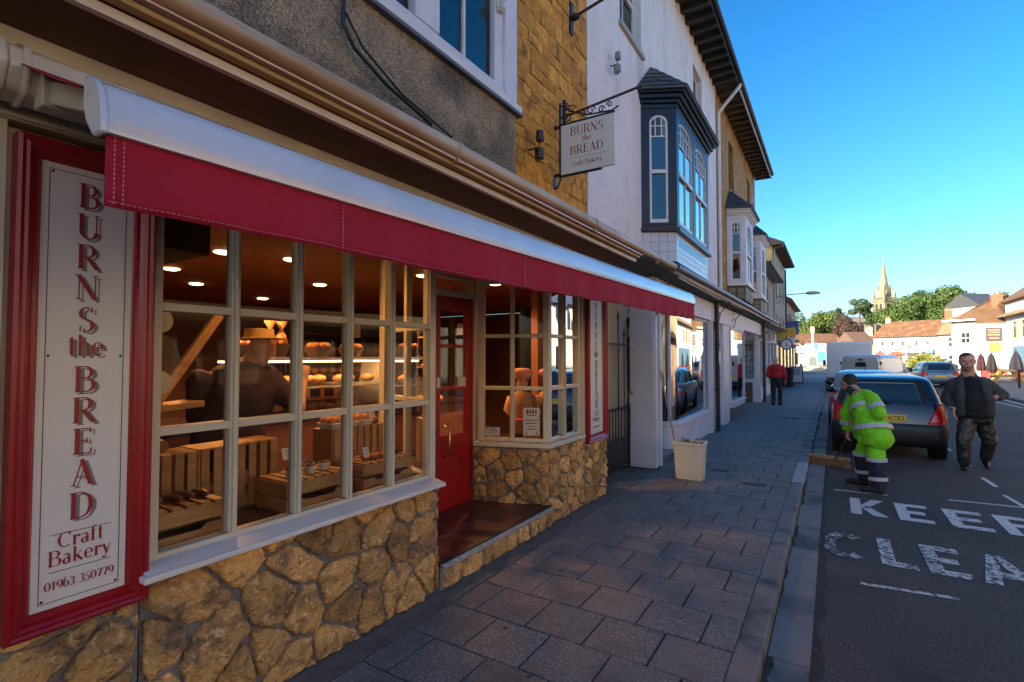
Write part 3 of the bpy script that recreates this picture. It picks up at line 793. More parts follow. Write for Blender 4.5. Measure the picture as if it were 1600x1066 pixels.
# plaque in the splayed window
pd = (Vector((-2.40, 4.52, 0)) - Vector((-3.08, 4.26, 0))).normalized(); pn = Vector((pd.y, -pd.x, 0))
m_ = MB(); A_ = Vector((-3.08, 4.26, .85)) + pd * .07 - pn * .031
m_.hexa([tuple(A_ + pd * u + pn * w_ + Vector((0, 0, z))) for z in (0, .085) for u, w_ in ((0, 0), (.15, 0), (.15, -.004), (0, -.004))])
pq = m_.build('plaque', mat('plaque_white', (.55, .57, .58), .5), bk)
sans('plaque_lettering', 'CBA', mat('ink', (.02, .02, .025), .6), bk, A_ + pd * .07 + pn * .0015 + Vector((0, 0, .045)), rot_cols(pd, (0, 0, 1), pn), .045, 1.3)
sans('plaque_lettering', 'DIRECT', MATS['ink'], bk, A_ + pd * .07 + pn * .0015 + Vector((0, 0, .018)), rot_cols(pd, (0, 0, 1), pn), .022, 1.3)

# --- inside of the shop
CEIL = mat('shop_ceiling', (.20, .065, .025), .7, (.15, .05, .02), 1.5)
s_ = MB(); s_.box(-8.6, -2.46, .4, 5.9, 2.55, 2.62); s_.build('shop_ceiling', CEIL, bk)
s_ = MB(); s_.box(-8.6, -3.2, .4, 5.9, .1, .2); s_.build('shop_floor', mat('shop_floor', (.10, .05, .035), .4), bk)
WALLM = mat('shop_wall', (.13, .05, .025), .8, (.09, .035, .018), 1.2)
s_ = MB(); s_.box(-8.65, -8.5, .4, 9.0, .2, 2.55); s_.build('back_partition', WALLM, bk)
s_ = MB(); s_.box(-8.5, -2.5, .36, .42, .2, 2.55); s_.box(-8.5, -3.3, 8.95, 9.05, .2, 2.55); s_.build('side_partition', WALLM, bk)
s_ = MB(); s_.box(-8.6, -3.3, 5.9, 9.0, 2.56, 2.62); s_.box(-8.6, -3.3, 5.9, 9.0, .1, .19); s_.box(-3.4, -3.3, 5.9, 9.0, .2, 2.55); s_.build('inner_room', CEIL, bk)
s_ = MB(); s_.box(-3.25, -2.45, .42, .98, .2, 2.46); s_.build('window_cheek', WALLM, bk)
s_ = MB(); s_.box(-3.35, -2.46, .985, 2.80, .74, .80); s_.box(-3.35, -3.25, .985, 3.0, .2, .80); s_.build('display_shelf', mat('shelf_dark', (.035, .02, .015), .3), bk)
s_ = MB(); s_.prism([(-3.1, 4.30, .74), (-2.42, 4.56, .74), (-2.42, 5.28, .74), (-3.1, 5.28, .74)], (0, 0, .05)); s_.build('display_shelf', MATS['shelf_dark'], bk)
MB().box(-3.55, -2.75, .46, 1.42, 2.18, 2.50).build('black_screen', M['dark'], bk, bevel=.01)
LAMP = emit('downlight_or_fill_glow', (1.0, .62, .22), 5)
lights = [(-4.41, 2.38), (-6.6, 3.24), (-5.39, 4.1), (-5.69, 2.55), (-4.21, 2.9), (-4.15, 4.33), (-3.51, 5.2), (-7.4, 4.6), (-6.3, 5.3), (-2.95, 1.35), (-2.95, 2.30)]  # last two: added lamps by the window, there to brighten the crates
for i, (x, y) in enumerate(lights):
    m_ = MB(); m_.lathe([(.055, 0), (.055, .012)], (x, y, 2.536), 16); m_.lathe([(.075, .008), (.075, .014)], (x, y, 2.536), 16)
    o = m_.build('downlight_or_fill', LAMP, bk)
    if i in (0, 2, 3, 5, 6, 8, 9, 10):
        ld = bpy.data.lights.new('downlight_or_fill', 'SPOT'); ld.energy = 30 if i < 9 else 8; ld.color = (1, .42, .12); ld.spot_size = R(150); ld.spot_blend = .6; ld.shadow_soft_size = .05
        lo = bpy.data.objects.new('downlight_or_fill_beam', ld); lo.location = (x, y, 2.51); col.objects.link(lo)
# ================================================================== AWNING
aw = thing('shop_awning', 'long crimson awning with white front bar stretched over the bakery window', 'awning', (-2.3, 3.2, 2.5))
def AW(y): # front bar position at y
    t = (y - .475) / 5.6; return -1.42 + .05 * t, .095 * t
AY0, AY1 = .470, 6.08
prof = [(-.055, .118), (-.048, .130), (-.025, .127), (.002, .112), (.024, .088), (.038, .055), (.044, .018), (.042, -.012), (.030, -.014), (.026, .012), (.014, .048), (-.008, .080), (-.030, .104)]
m_ = MB(); n = len(prof); vs = []
for y in (AY0 + .012, AY1 - .014):
    x, dz = AW(y); vs += [(x + a, y, 2.17 + dz + b) for a, b in prof]
m_.add(vs, [(i, (i + 1) % n, n + (i + 1) % n, n + i) for i in range(n)] + [tuple(range(n)), tuple(range(n, 2 * n))[::-1]])
fbar = m_.build('front_bar', M['awning_white'], aw, smooth='auto')
for ya, yb in ((AY0 - .004, AY0 + .012), (AY1 - .014, AY1)):
    m_ = MB(); x, dz = AW(ya); pc = [(x + a * 1.08 + .002, ya, 2.17 + dz + .058 + (b - .058) * 1.08) for a, b in prof[:8]] + [(x - .005, ya, 2.155 + dz), (x - .045, ya, 2.20 + dz), (x - .062, ya, 2.25 + dz)]
    m_.prism(pc, (0, yb - ya, 0)); m_.build('end_cap', M['awning_white'], fbar, bevel=.006)
# valance: cloth panel with seams, a hem and slight waves
NY = 150; m_ = MB(); vs = []; fs = []
for i in range(NY + 1):
    y = AY0 + .013 + (AY1 - AY0 - .03) * i / NY; x, dz = AW(y)
    for j in range(7):
        z = 2.166 - .178 * j / 6; ww = (.012 * math.sin(y * 7.3) + .009 * math.sin(y * 19 + 1) + .004 * math.sin(y * 43)) * (j / 6) * min(1, (y + .2) / 2.5)
        sag = .006 * math.sin(y * 2.1) * j / 6
        vs.append((x + .028 + ww, y, z + dz + sag))
for i in range(NY):
    for j in range(6):
        a = i * 7 + j; fs.append((a, a + 1, a + 8, a + 7))
m_.add(vs, fs); val = m_.build('valance', M['awning_red'], aw, smooth=True)
so = val.modifiers.new('thick', 'SOLIDIFY'); so.thickness = .003
ST = mat('stitch', (.62, .25, .30), .8)
m_ = MB()
y = AY0 + .02
while y < AY1 - .1:
    x, dz = AW(y); ww = (.012 * math.sin(y * 7.3) + .009 * math.sin(y * 19 + 1) + .004 * math.sin(y * 43)) * .95 * min(1, (y + .2) / 2.5)
    m_.box(x + .0285 + ww, x + .0325 + ww, y, y + .007, 1.9985 + dz + .006 * math.sin(y * 2.1) * .95, 2.0 + dz + .006 * math.sin(y * 2.1) * .95); y += .012
for ys in (AY0 + .028, AY0 + .046, 1.14, 2.32, 3.5, 4.7):
    x, dz = AW(ys)
    z = 2.0
    while z < 2.155: m_.box(x + .029, x + .034, ys, ys + .0012, z + dz, z + dz + .006); z += .011
m_.build('stitching', ST, val, kind='stuff')
# cloth from the cassette to the bar
NY = 40; m_ = MB(); vs = []; fs = []
for i in range(NY + 1):
    y = AY0 + .06 + (AY1 - AY0 - .12) * i / NY; x, dz = AW(y)
    for j in range(7):
        t = j / 6; vs.append((-2.26 + (x + 2.24) * t, y, 2.625 + (2.285 + dz - 2.625) * t - .02 * math.sin(math.pi * t)))
for i in range(NY):
    for j in range(6): a = i * 7 + j; fs.append((a, a + 7, a + 8, a + 1))
m_.add(vs, fs); cl = m_.build('cloth', M['awning_red'], aw, smooth=True); cl.modifiers.new('thick', 'SOLIDIFY').thickness = .002
# cassette and arms
CW = mat('cassette_white', (.60, .56, .45), .35, (.5, .46, .36), 4)
m_ = MB(); pr = [(-.09, -.07), (-.02, -.095), (.05, -.07), (.085, 0), (.06, .065), (.0, .095), (-.09, .09)]
m_.prism([(-2.27 + a, .50, 2.585 + b) for a, b in pr], (0, 5.5, 0)); cs = m_.build('cassette', CW, aw, bevel=.01)
for ya, yb, s_ in ((.42, .50, 1.16), (.535, .56, 1.12), (6.0, 6.05, 1.12)):
    m_ = MB(); m_.prism([(-2.27 + a * s_, ya, 2.585 + b * s_) for a, b in pr], (0, yb - ya, 0)); m_.build('cassette_end', CW, aw, bevel=.014, seg=3)
m_ = MB(); m_.lathe([(.02, -.05), (.075, -.03), (.095, .02), (.095, .08)], (-2.28, .36, 2.59), 18, 'y'); m_.build('end_knob', CW, aw, smooth='auto')
for ya, s_ in ((.62, 1), (5.6, -1)):
    x, dz = AW(ya)
    m_ = MB(); el = (-1.80, ya + s_ * .05, 2.40 + dz * .6)
    m_.bar((-2.2, ya, 2.53), el, .055, .075); m_.bar(el, (x - .04, ya + s_ * .02, 2.24 + dz), .05, .065)
    m_.box(-2.24, -2.16, ya - .045, ya + .045, 2.47, 2.58); m_.tube([(el[0], el[1], el[2] - .05), (el[0], el[1], el[2] + .05)], .035, 10)
    m_.build('folding_arm', CW, aw, bevel=.006)

# ================================================================== VERTICAL SIGNS
SIGNRED = mat('sign_red', (.34, .004, .008), .34, (.27, .003, .007), 3, .03, 40, coat=.08)
PANEL = mat('sign_panel', (.74, .74, .69), .45, (.68, .69, .65), 2)
LET = mat('letter_red', (.30, .015, .02), .5); SHD = mat('letter_shadow', (.20, .19, .17), .6); INKL = mat('thin_line', (.10, .03, .035), .6)
def vertical_sign(y0, y1, z0, z1, label, scale_x=1.0):
    t = thing('shop_sign', label, 'sign', (-2.4, (y0 + y1) / 2, z0))
    fr = MB()
    prf = [(0, -.03), (0, .045), (.012, .052), (.024, .045), (.034, .050), (.046, .042), (.056, .030), (.068, .030), (.074, .018), (.080, .012), (.080, -.03)]
    cs_ = [(y0, z0, 1, 1), (y1, z0, -1, 1), (y1, z1, -1, -1), (y0, z1, 1, -1)]
    vs = []; n = len(prf)
    k = (y1 - y0) / .42 * .9
    for (cy, cz, sy, sz) in cs_:
        for (i_, o_) in prf: vs.append((-2.385 + o_, cy + sy * i_ * k, cz + sz * i_ * k))
    fs = []
    for c in range(4):
        for i in range(n - 1): fs.append((c * n + i, ((c + 1) % 4) * n + i, ((c + 1) % 4) * n + i + 1, c * n + i + 1))
    fr.add(vs, fs); fr.build('sign_frame', SIGNRED, t)
    a, b, c, d = y0 + .078 * k, y1 - .078 * k, z0 + .078 * k, z1 - .078 * k
    p_ = MB(); p_.box(-2.41, -2.372, a, b, c, d); p_.build('sign_panel', PANEL, t)
    XS = -2.3715
    W = b - a; cy = (a + b) / 2
    # thin ruled border
    m_ = MB(); e = .022
    for (q0, q1, r0, r1) in ((a + e, b - e, c + e, c + e + .0025), (a + e, b - e, d - e - .0025, d - e), (a + e, a + e + .0025, c + e, d - e), (b - e - .0025, b - e, c + e, d - e)): m_.box(XS, XS + .0006, q0, q1, r0, r1)
    m_.build('border_line', INKL, t)
    for (q, r_) in ((a + .032, c + .032), (b - .032, c + .032), (a + .032, d - .032), (b - .032, d - .032), (a + .032, (c + d) / 2 + .1), (b - .032, (c + d) / 2 + .1)): MB().lathe([(.005, 0), (.004, .002)], (XS, q, r_), 8, 'x').build('screw', M['black_iron'], t)
    sh, lt = MB(), MB()
    H_ = (d - c); s = H_ / 1.60
    def put(txt, z, h, sp=.04, shadow=True, sx=1.0, **kw):
        if shadow: lettering(sh, txt, (XS, cy + .012 * s, z - .008 * s), (0, sx, 0), (0, 0, 1), h, sp=sp, nrm=(1, 0, 0), slab=.0004, **kw)
        lettering(lt, txt, (XS, cy, z), (0, sx, 0), (0, 0, 1), h, sp=sp, nrm=(1, 0, 0), slab=.0016, **kw)
    for ch, z in zip('BURNS', (2.21, 2.095, 1.98, 1.865, 1.745)): put(ch, z, .092)
    put('the', 1.655, .078, .03, True, .92)
    for ch, z in zip('BREAD', (1.52, 1.405, 1.29, 1.175, 1.055)): put(ch, z, .096)
    m_ = MB(); m_.box(XS, XS + .0006, cy - W * .32, cy + W * .32, 1.012, 1.0145); m_.build('ruled_line', INKL, t)
    m_ = MB(); m_.box(XS, XS + .0006, cy - W * .32, cy + W * .32, .880, .8825); m_.build('ruled_line', INKL, t)
    put('Craft', .962, .055, .03, False); put('Bakery', .902, .055, .03, False); put('01963 350779', .820, .042, .0, False, .88)
    sh.build('letter_shadow', SHD, t, kind='stuff'); lt.build('lettering', LET, t, kind='stuff')
    return t
vertical_sign(.565, .990, .685, 2.425, 'large white BURNS the BREAD panel in red moulded frame left of big window')
vertical_sign(5.355, 5.945, .665, 2.44, 'white BURNS the BREAD panel in red frame on pier beside the alley gate')

# ================================================================== HANGING SIGN
hg = thing('hanging_sign', 'square hanging BURNS the BREAD sign on scrolled black iron bracket', 'sign', (-2.6, 5.06, 3.6))
YH = 5.06
m_ = MB(); m_.box(-2.525, -1.90, YH - .014, YH + .014, 3.665, 4.215); m_.build('sign_board', PANEL, hg, bevel=.003)
lt = MB(); cx = -2.215; YF = YH - .0145
for txt, z, h, sp in (('BURNS', 4.075, .098, .05), ('the', 3.99, .070, .05), ('BREAD', 3.862, .098, .05), ('Craft Bakery', 3.735, .056, .03)):
    lettering(lt, txt, (cx, YF, z), (1, 0, 0), (0, 0, 1), h, sp=sp, nrm=(0, -1, 0))
lt.build('lettering', LET, hg, kind='stuff')
m_ = MB(); m_.box(cx - .25, cx + .25, YF - .0006, YF, 3.822, 3.825); m_.build('ruled_line', INKL, hg)
m_ = MB(); m_.box(-2.545, -2.527, YH - .016, YH + .016, 3.62, 4.48); m_.box(-2.527, -2.05, YH - .016, YH + .016, 3.645, 3.663); m_.box(-2.62, -2.545, YH - .012, YH + .012, 3.66, 3.69); m_.box(-2.62, -2.545, YH - .012, YH + .012, 4.20, 4.23)
m_.box(-2.62, -2.60, YH - .03, YH + .03, 3.52, 3.66); m_.tube([(-2.60, YH, 3.53), (-2.56, YH, 3.56), (-2.535, YH, 3.62)], .010, 6)
m_.box(-2.545, -1.90, YH - .008, YH + .008, 4.222, 4.240)
m_.build('bracket', M['black_iron'], hg)
m_ = MB()
def scroll(mb, cx_, cz, r, a0, turns, sg=1, y=YH, th=.007, n=26):
    pts = []
    for i in range(n + 1):
        t = i / n; a = a0 + sg * turns * 2 * math.pi * t; rr = r * (1 - .78 * t); pts.append((cx_ + rr * math.cos(a), y, cz + rr * math.sin(a)))
    mb.tube(pts, th, 5)
for (a, b, r, a0, sg) in ((-2.45, 4.31, .06, math.pi, 1), (-2.40, 4.38, .05, 0, 1), (-2.28, 4.30, .05, math.pi, -1), (-2.17, 4.31, .05, 0, 1), (-2.45, 4.42, .045, math.pi / 2, 1), (-2.05, 4.29, .04, 0, 1), (-1.96, 4.32, .035, math.pi, -1)): scroll(m_, a, b, r, a0, 1.25, sg)
m_.tube([(-2.54, YH, 4.46), (-2.40, YH, 4.36), (-2.2, YH, 4.27), (-1.93, YH, 4.25), (-1.86, YH, 4.28)], .009, 6); m_.box(-2.50, -2.47, YH - .02, YH + .02, 4.22, 4.50)
m_.build('scrollwork', M['black_iron'], hg)
RUST = mat('iron_rod', (.07, .03, .03), .5)
m_ = MB(); m_.tube([(-2.55, YH, 4.31), (-1.60, YH, 4.42)], .014, 8); m_.build('support_rod', RUST, hg)
# second bracket rod higher up
hb = thing('sign_bracket', 'dark iron wall bracket with rod above the hanging sign', 'bracket', (-2.62, 5.49, 5.7))
m_ = MB(); m_.box(-2.615, -2.59, 5.45, 5.53, 5.52, 5.92); m_.lathe([(.035, 0), (.045, .05), (.02, .10)], (-2.59, 5.49, 5.72), 10, 'x'); m_.build('wall_plate', M['black_iron'], hb, bevel=.006)
m_ = MB(); m_.tube([(-2.58, 5.49, 5.72), (-1.4, 5.49, 5.98)], .018, 8); m_.build('rod', RUST, hb)
for (x, y, z, lb) in ((-2.60, 4.46, 3.76, 'pair of black insulators on an iron hook on the honey stone wall'), (-2.62, 6.75, 5.75, 'pair of pale insulators on an iron hook on the white wall')):
    t = thing('insulator_hook', lb, 'insulator', (x, y, z))
    m_ = MB(); m_.tube([(x, y, z), (x + .12, y, z), (x + .13, y, z + .06)], .009, 6); m_.tube([(x + .08, y, z), (x + .09, y, z - .13), (x + .13, y, z - .15), (x + .14, y, z - .08)], .009, 6); m_.build('hook', M['black_iron'], t, smooth=True)
    for dz in (.06, -.12):
        m_ = MB(); m_.lathe([(.018, 0), (.040, .005), (.044, .05), (.036, .055), (.040, .10), (.022, .115)], (x + .135, y, z + dz), 14); m_.build('insulator', mat('insulator_black', (.02, .02, .022), .35) if y < 5 else mat('insulator_grey', (.25, .25, .26), .4), t, smooth='auto')
cb = MB(); cb.tube([(-2.43, 1.98, 6.0), (-2.43, 2.0, 4.0), (-2.42, 1.98, 3.62), (-2.40, 2.05, 3.50), (-2.38, 2.3, 3.38), (-2.36, 2.7, 3.28)], .012, 6); cb.tube([(-2.42, 1.99, 3.7), (-2.38, 2.1, 3.52), (-2.35, 2.4, 3.36), (-2.34, 2.9, 3.26)], .008, 6)
o = cb.build('black_cable', M['black_iron'], org=(-2.4, 2, 3.5), smooth=True); tag(o, 'black cable running down the roughcast wall to the lean-to roof', 'cable')

# ================================================================== INSIDE THE WINDOW
def crate(loc, rz, label, L_=.42, W=.28, H=.22, up=False):
    t = thing('wooden_crate', label, 'crate', loc, rz, group='slatted wooden crates in the bakery window', local=True)
    th = .012
    if not up:   # lying with its slatted base up and handle ends at the side
        for k in range(7): x = -L_ / 2 + (k + .5) * L_ / 7; MB().box(x - .021, x + .021, -W / 2, W / 2, H - .012, H).build('slat', M['wood'], t)
        for s_ in (-1, 1):
            for (z0, z1) in ((0, H * .42), (H * .52, H - .013)):
                y = s_ * (W / 2 - .006)
                mb = MB()
                if z0 == 0:
                    mb.prism([(-L_ / 2, y - .006, 0), (L_ / 2, y - .006, 0), (L_ / 2, y - .006, z1), (L_ * .3, y - .006, z1), (L_ * .24, y - .006, z1 - .022), (-L_ * .24, y - .006, z1 - .022), (-L_ * .3, y - .006, z1), (-L_ / 2, y - .006, z1)], (0, .012, 0))
                else: mb.box(-L_ / 2, L_ / 2, y - .006, y + .006, z0, z1)
                mb.build('side_board', M['wood'], t, bevel=.0015)
                mb = MB(); mb.box(s_ * (L_ / 2 - .012), s_ * L_ / 2, -W / 2 + .0125, W / 2 - .0125, z0, z1); mb.build('end_board', M['wood'], t)
    else:        # stood on its side, slats upright towards the street
        for k in range(7): x = -L_ / 2 + (k + .5) * L_ / 7; MB().box(x - .021, x + .021, -.012 - H / 2, -H / 2, 0, W).build('slat', M['wood'], t)
        for z in (0, W - .012): MB().box(-L_ / 2, L_ / 2, -H / 2 + .001, H / 2, z, z + .012).build('side_board', M['wood'], t)
        for s_ in (-1, 1): MB().box(s_ * L_ / 2 - .006 * (1 + s_), s_ * L_ / 2 + .006 * (1 - s_), -H / 2 + .001, H / 2, .013, W - .013).build('end_board', M['wood'], t)
    return t
# local x runs along the window; rz 90deg turns it parallel to the street with the front to +X
Q = R(90)
crate((-2.64, 1.17, .80), Q, 'slatted crate of dark pastries nearest the left sign', .44, .26, .17)
crate((-2.93, 1.20, .80), Q, 'upright slatted crate carrying three seeded rolls at the left', .42, .36, .2, True)
crate((-2.96, 1.66, .80), Q, 'empty upright slatted crate in the second window bay', .46, .36, .2, True)
crate((-2.66, 1.93, .80), Q, 'slatted crate carrying white pots of dark cakes', .42, .28, .17)
crate((-2.66, 2.49, .80), Q, 'slatted crate with small round buns at the right of the window', .44, .26, .17)
crate((-2.94, 2.50, .80), Q, 'upright slatted crate with white boat trays of buns on top', .46, .36, .2, True)
ORD = 'first second third fourth fifth sixth seventh eighth ninth tenth eleventh twelfth'.split()
BREAD = mat('bread', (.50, .20, .06), .55, (.30, .10, .03), 6, .3, 40, rand=.15, coat=.1)
DARKB = mat('dark_pastry', (.05, .015, .008), .3, (.12, .04, .02), 14, coat=.3)
SEED = mat('seeded_crust', (.62, .42, .18), .8, (.22, .10, .04), 90, 1.5, 120, thr=(.45, .55))
PAPERW = mat('card_white', (.66, .67, .66), .6)
def loaf(name, loc, r, sq, label, cat, grp, m=BREAD, rz=0):
    o = MB().ball((0, 0, 0), r, 7, sq, jit=.12).build(name, m, smooth=True, label=label, cat=cat, group=grp)
    o.location = loc; o.rotation_euler = (0, 0, rz); return o
for i, y in enumerate((1.08, 1.16, 1.235)):
    m_ = MB(); m_.lathe([(.005, -.055), (.034, -.052), (.038, 0), (.034, .052), (.005, .055)], (0, 0, 0), 14, 'x')
    o = m_.build('seeded_roll', SEED if i < 2 else BREAD, smooth='auto', label=('seeded roll at the left end on the upright crate', 'seeded roll in the middle of three on the upright crate', 'plain brown roll right of two seeded rolls')[i], cat='bread roll', group='rolls on the left upright crate')
    o.location = (-2.87, y, 1.205)
for i in range(6): loaf('dark_pastry', (-2.64 + rnd.uniform(-.02, .02), 1.02 + i * .062, .99), .03, (2.6, .8, .6), ORD[i] + ' glazed dark pastry from the left in the row on the left crate', 'pastry', 'dark pastries on the left crate', DARKB, rnd.uniform(-.3, .3))
loaf('bread_roll', (-2.56, 1.035, .995), .035, (1.4, 1.0, .8), 'long split roll at the lower left corner of the window', 'bread roll', 'rolls in the window')
for i, (x, y) in enumerate(((-2.60, 1.80), (-2.66, 1.87), (-2.60, 1.93), (-2.62, 2.04), (-2.70, 1.99))):
    t = thing('cake_pot', ('white pot of dark cake at the left front of the crate', 'white pot of dark cake behind the front left pot', 'white pot of dark cake at the middle of the front', 'white pot of dark cake at the right end', 'white pot of dark cake at the back right')[i], 'cake pot', (x, y, .972), group='white pots of cake')
    m_ = MB(); m_.lathe([(.022, 0), (.036, .045), (.033, .045), (.02, .005)], (x, y, .972), 12); m_.build('pot', PAPERW, t, smooth='auto')
    m_ = MB(); m_.ball((x, y, 1.015), .031, 5, (1, 1, .45)); m_.ball((x, y, 1.03), .008, 4); m_.build('cake', DARKB, t, smooth=True)
for k, y0 in enumerate((2.33, 2.455, 2.58)):
    t = thing('bun_tray', ('left', 'middle', 'right')[k] + ' white boat tray of sugared buns on the upright crate', 'bun tray', (-2.92, y0, 1.162), group='boat trays of buns')
    m_ = MB(); m_.hexa([(-2.99, y0 - .045, 1.162), (-2.86, y0 - .045, 1.162), (-2.86, y0 + .045, 1.162), (-2.99, y0 + .045, 1.162), (-3.01, y0 - .056, 1.20), (-2.835, y0 - .056, 1.20), (-2.835, y0 + .056, 1.20), (-3.01, y0 + .056, 1.20)]); m_.build('tray', PAPERW, t)
    for dx in (-.045, .02):
        for dy in (-.026, .026): MB().ball((-2.92 + dx, y0 + dy, 1.215), .034, 6, (1.1, .85, .9), jit=.1).build('bun', mat('sugar_bun', (.52, .20, .07), .6, (.6, .34, .16), 18, .5, 60), t, smooth=True)
for i in range(4): loaf('small_bun', (-2.63 + .02 * (i % 2), 2.36 + i * .045, .992), .026, (1.2, .9, .75), ORD[i] + ' small glazed bun from the left on the right crate', 'bun', 'small buns on the right crate')
for i in range(3): loaf('dark_pastry', (-2.64, 2.56 + i * .05, .99), .028, (1.4, .8, .7), ORD[i] + ' dark berry pastry from the left on the right crate', 'pastry', 'berry pastries on the right crate', DARKB)
loaf('round_bun', (-2.90, 2.69, 1.185), .034, (1, 1, .85), 'single round bun beside the boat trays', 'bun', None)
def card(loc, w_, h, tilt, label, rz=0, txt=None, m=None):
    t = thing('price_card', label, 'price card', loc, rz, group='price cards in the window', local=True)
    a = math.sin(tilt) * h; MB().hexa([(-.001, -w_ / 2, 0), (.001, -w_ / 2, 0), (.001, w_ / 2, 0), (-.001, w_ / 2, 0), (-.001 - a, -w_ / 2, h), (.001 - a, -w_ / 2, h), (.001 - a, w_ / 2, h), (-.001 - a, w_ / 2, h)]).build('card', m or PAPERW, t)
    mb = MB()
    for k in range(3): z = h * (.75 - .22 * k); x = .0016 - a * z / h; mb.add([(x, -w_ * .3, z), (x, w_ * .3, z), (x, w_ * .3, z + h * .05), (x, -w_ * .3, z + h * .05)], [(0, 1, 2, 3)])
    mb.build('print', MATS['ink'], t)
    return t
card((-2.93, 1.14, 1.235), .14, .10, .2, 'cream price card behind the seeded rolls')
card((-2.72, 1.88, 1.05), .095, .065, .3, 'white price card above the pots of cake')
card((-2.57, 2.33, 1.0), .045, .065, .3, 'small white price card on the right crate')
card((-2.86, 2.64, 1.21), .05, .07, .3, 'small tilted price card beside the boat trays')

# counter with glass display, breads and equipment
ct = thing('shop_counter', 'glass fronted bakery counter behind the big window', 'counter', (-4.6, 3.6, .2))
m_ = MB(); m_.box(-5.2, -4.2, 1.4, 5.8, .2, 1.05); m_.build('counter_base', mat('counter_pink', (.30, .15, .12), .5), ct)
m_ = MB(); m_.box(-5.2, -4.15, 1.4, 5.8, 1.051, 1.09); m_.build('counter_top', mat('counter_top', (.05, .025, .02), .2), ct)
m_ = MB(); m_.box(-4.26, -4.25, 2.4, 4.2, 1.1, 1.62); m_.build('display_glass', M['glass'], ct)
m_ = MB(); m_.box(-5.1, -4.28, 2.4, 4.2, 1.34, 1.355); m_.box(-5.1, -4.24, 2.38, 4.22, 1.62, 1.65)
m_.build('display_shelf', mat('steel', (.5, .5, .5), .25, metal=1), ct)
m_ = MB(); m_.box(-4.6, -4.3, 2.45, 4.15, 1.600, 1.615); m_.build('strip_lamp', emit('strip_glow', (1, .5, .17), 3), ct)
m_ = MB(); m_.prism([(-4.9, 4.26, 1.1), (-4.1, 4.26, 1.1), (-4.3, 4.26, 1.6), (-4.8, 4.26, 1.6)], (0, .03, 0)); m_.build('display_end', mat('till_grey', (.42, .42, .38), .5), ct)
k = 0
for z in (1.115, 1.38):
    for i in range(9):
        y = 2.55 + i * .19
        loaf('bread_loaf', (-4.5 - .1 * (i % 2), y, z + .04), .065, (1.3, 1.1, .7), ORD[i] + (' loaf from the left on the lower display shelf', ' loaf from the left on the upper display shelf')[z > 1.2], 'loaf', ('loaves on the lower shelf', 'loaves on the upper shelf')[z > 1.2])
for i in range(7):
    loaf('croissant', (-4.22 - .1 * (i % 2), 4.38 + i * .10, 1.13 + .04 * (i % 2)), .07, (1.1, .8, .7), ORD[i] + ' golden croissant from the left in the heap by the till', 'croissant', 'croissants heaped beside the till', mat('golden', (.62, .30, .09), .5, (.4, .15, .05), 12, .4, 30, rand=.1), i)
t = thing('weighing_scale', 'pale shop scale standing on the counter', 'scale', (-4.6, 4.9, 1.09))
m_ = MB(); m_.box(-4.8, -4.45, 4.75, 5.1, 1.09, 1.17); m_.box(-4.7, -4.66, 4.86, 4.98, 1.17, 1.5); m_.build('scale_body', MATS['till_grey'], t, bevel=.01)
m_ = MB(); m_.box(-4.85, -4.4, 4.70, 5.12, 1.175, 1.19); m_.box(-4.68, -4.62, 4.78, 5.06, 1.5, 1.62); m_.build('scale_pan', MATS['till_grey'], t)
t = thing('gift_basket', 'cellophane gift basket on the display case', 'basket', (-4.6, 3.0, 1.65))
m_ = MB(); m_.lathe([(.09, 0), (.13, .13), (.12, .13)], (-4.6, 3.0, 1.65), 12); m_.build('basket', M['wood_dark'], t)
m_ = MB()
for s_ in (-.06, .06): m_.lathe([(.07, .1), (.05, .2), (.015, .26), (.06, .34)], (-4.6, 3.0 + s_, 1.66), 10)
m_.build('wrapping', mat('cellophane', (.7, .35, .15), .15), t, smooth=True)
# shelving on the partition, with bread and bottles
sh = thing('wall_shelving', 'dark wooden wall shelving with bread behind the counter', 'shelving', (-7.9, 6.4, .2))
m_ = MB()
for y in (5.5, 6.9, 8.2): m_.box(-8.2, -7.7, y, y + .05, .2, 2.3)
m_.build('upright', M['wood_dark'], sh)
for z in (.9, 1.3, 1.7, 2.05): MB().box(-8.2, -7.7, 5.55, 8.2, z, z + .03).build('shelf', M['wood_dark'], sh)
for z in (1.33, 1.73):
    for i in range(12): loaf('shelf_loaf', (-7.9, 5.7 + i * .2, z + .07), .08, (1.2, 1, .8), ORD[i] + ' round loaf from the left on the ' + ('lower' if z < 1.5 else 'upper') + ' back wall shelf', 'loaf', 'loaves on the back wall shelving')
t = thing('tray_rack', 'tall dark rack of bread trays at the left of the shop', 'rack', (-5.6, 1.6, .2))
m_ = MB()
for x in (-5.9, -5.3):
    for y in (1.3, 2.1): m_.box(x, x + .03, y, y + .03, .2, 2.0)
m_.build('post', M['wood_dark'], t)
for z in (.7, 1.1, 1.5, 1.9): MB().box(-5.9, -5.27, 1.3, 2.13, z, z + .02).build('tray', M['wood'], t)
t = thing('curved_display_stand', 'orange wooden stand with round mirror pieces near the left window', 'stand', (-3.6, 1.7, .8))
m_ = MB(); m_.bar((-3.5, 1.45, 1.30), (-3.65, 1.95, 1.95), .03, .065); m_.bar((-3.5, 1.30, 1.33), (-3.55, 1.75, 1.35), .2, .04); m_.build('stand_frame', M['wood'], t, bevel=.004)
m_ = MB(); m_.lathe([(.001, 0), (.07, .002), (.07, .012), (.001, .014)], (-3.30, 1.42, 1.86), 20, 'x'); m_.lathe([(.001, 0), (.07, .002), (.07, .012), (.001, .014)], (-3.32, 1.43, 1.50), 20, 'x')
m_.build('disc', mat('disc_pale', (.45, .47, .45), .3), t, smooth='auto')
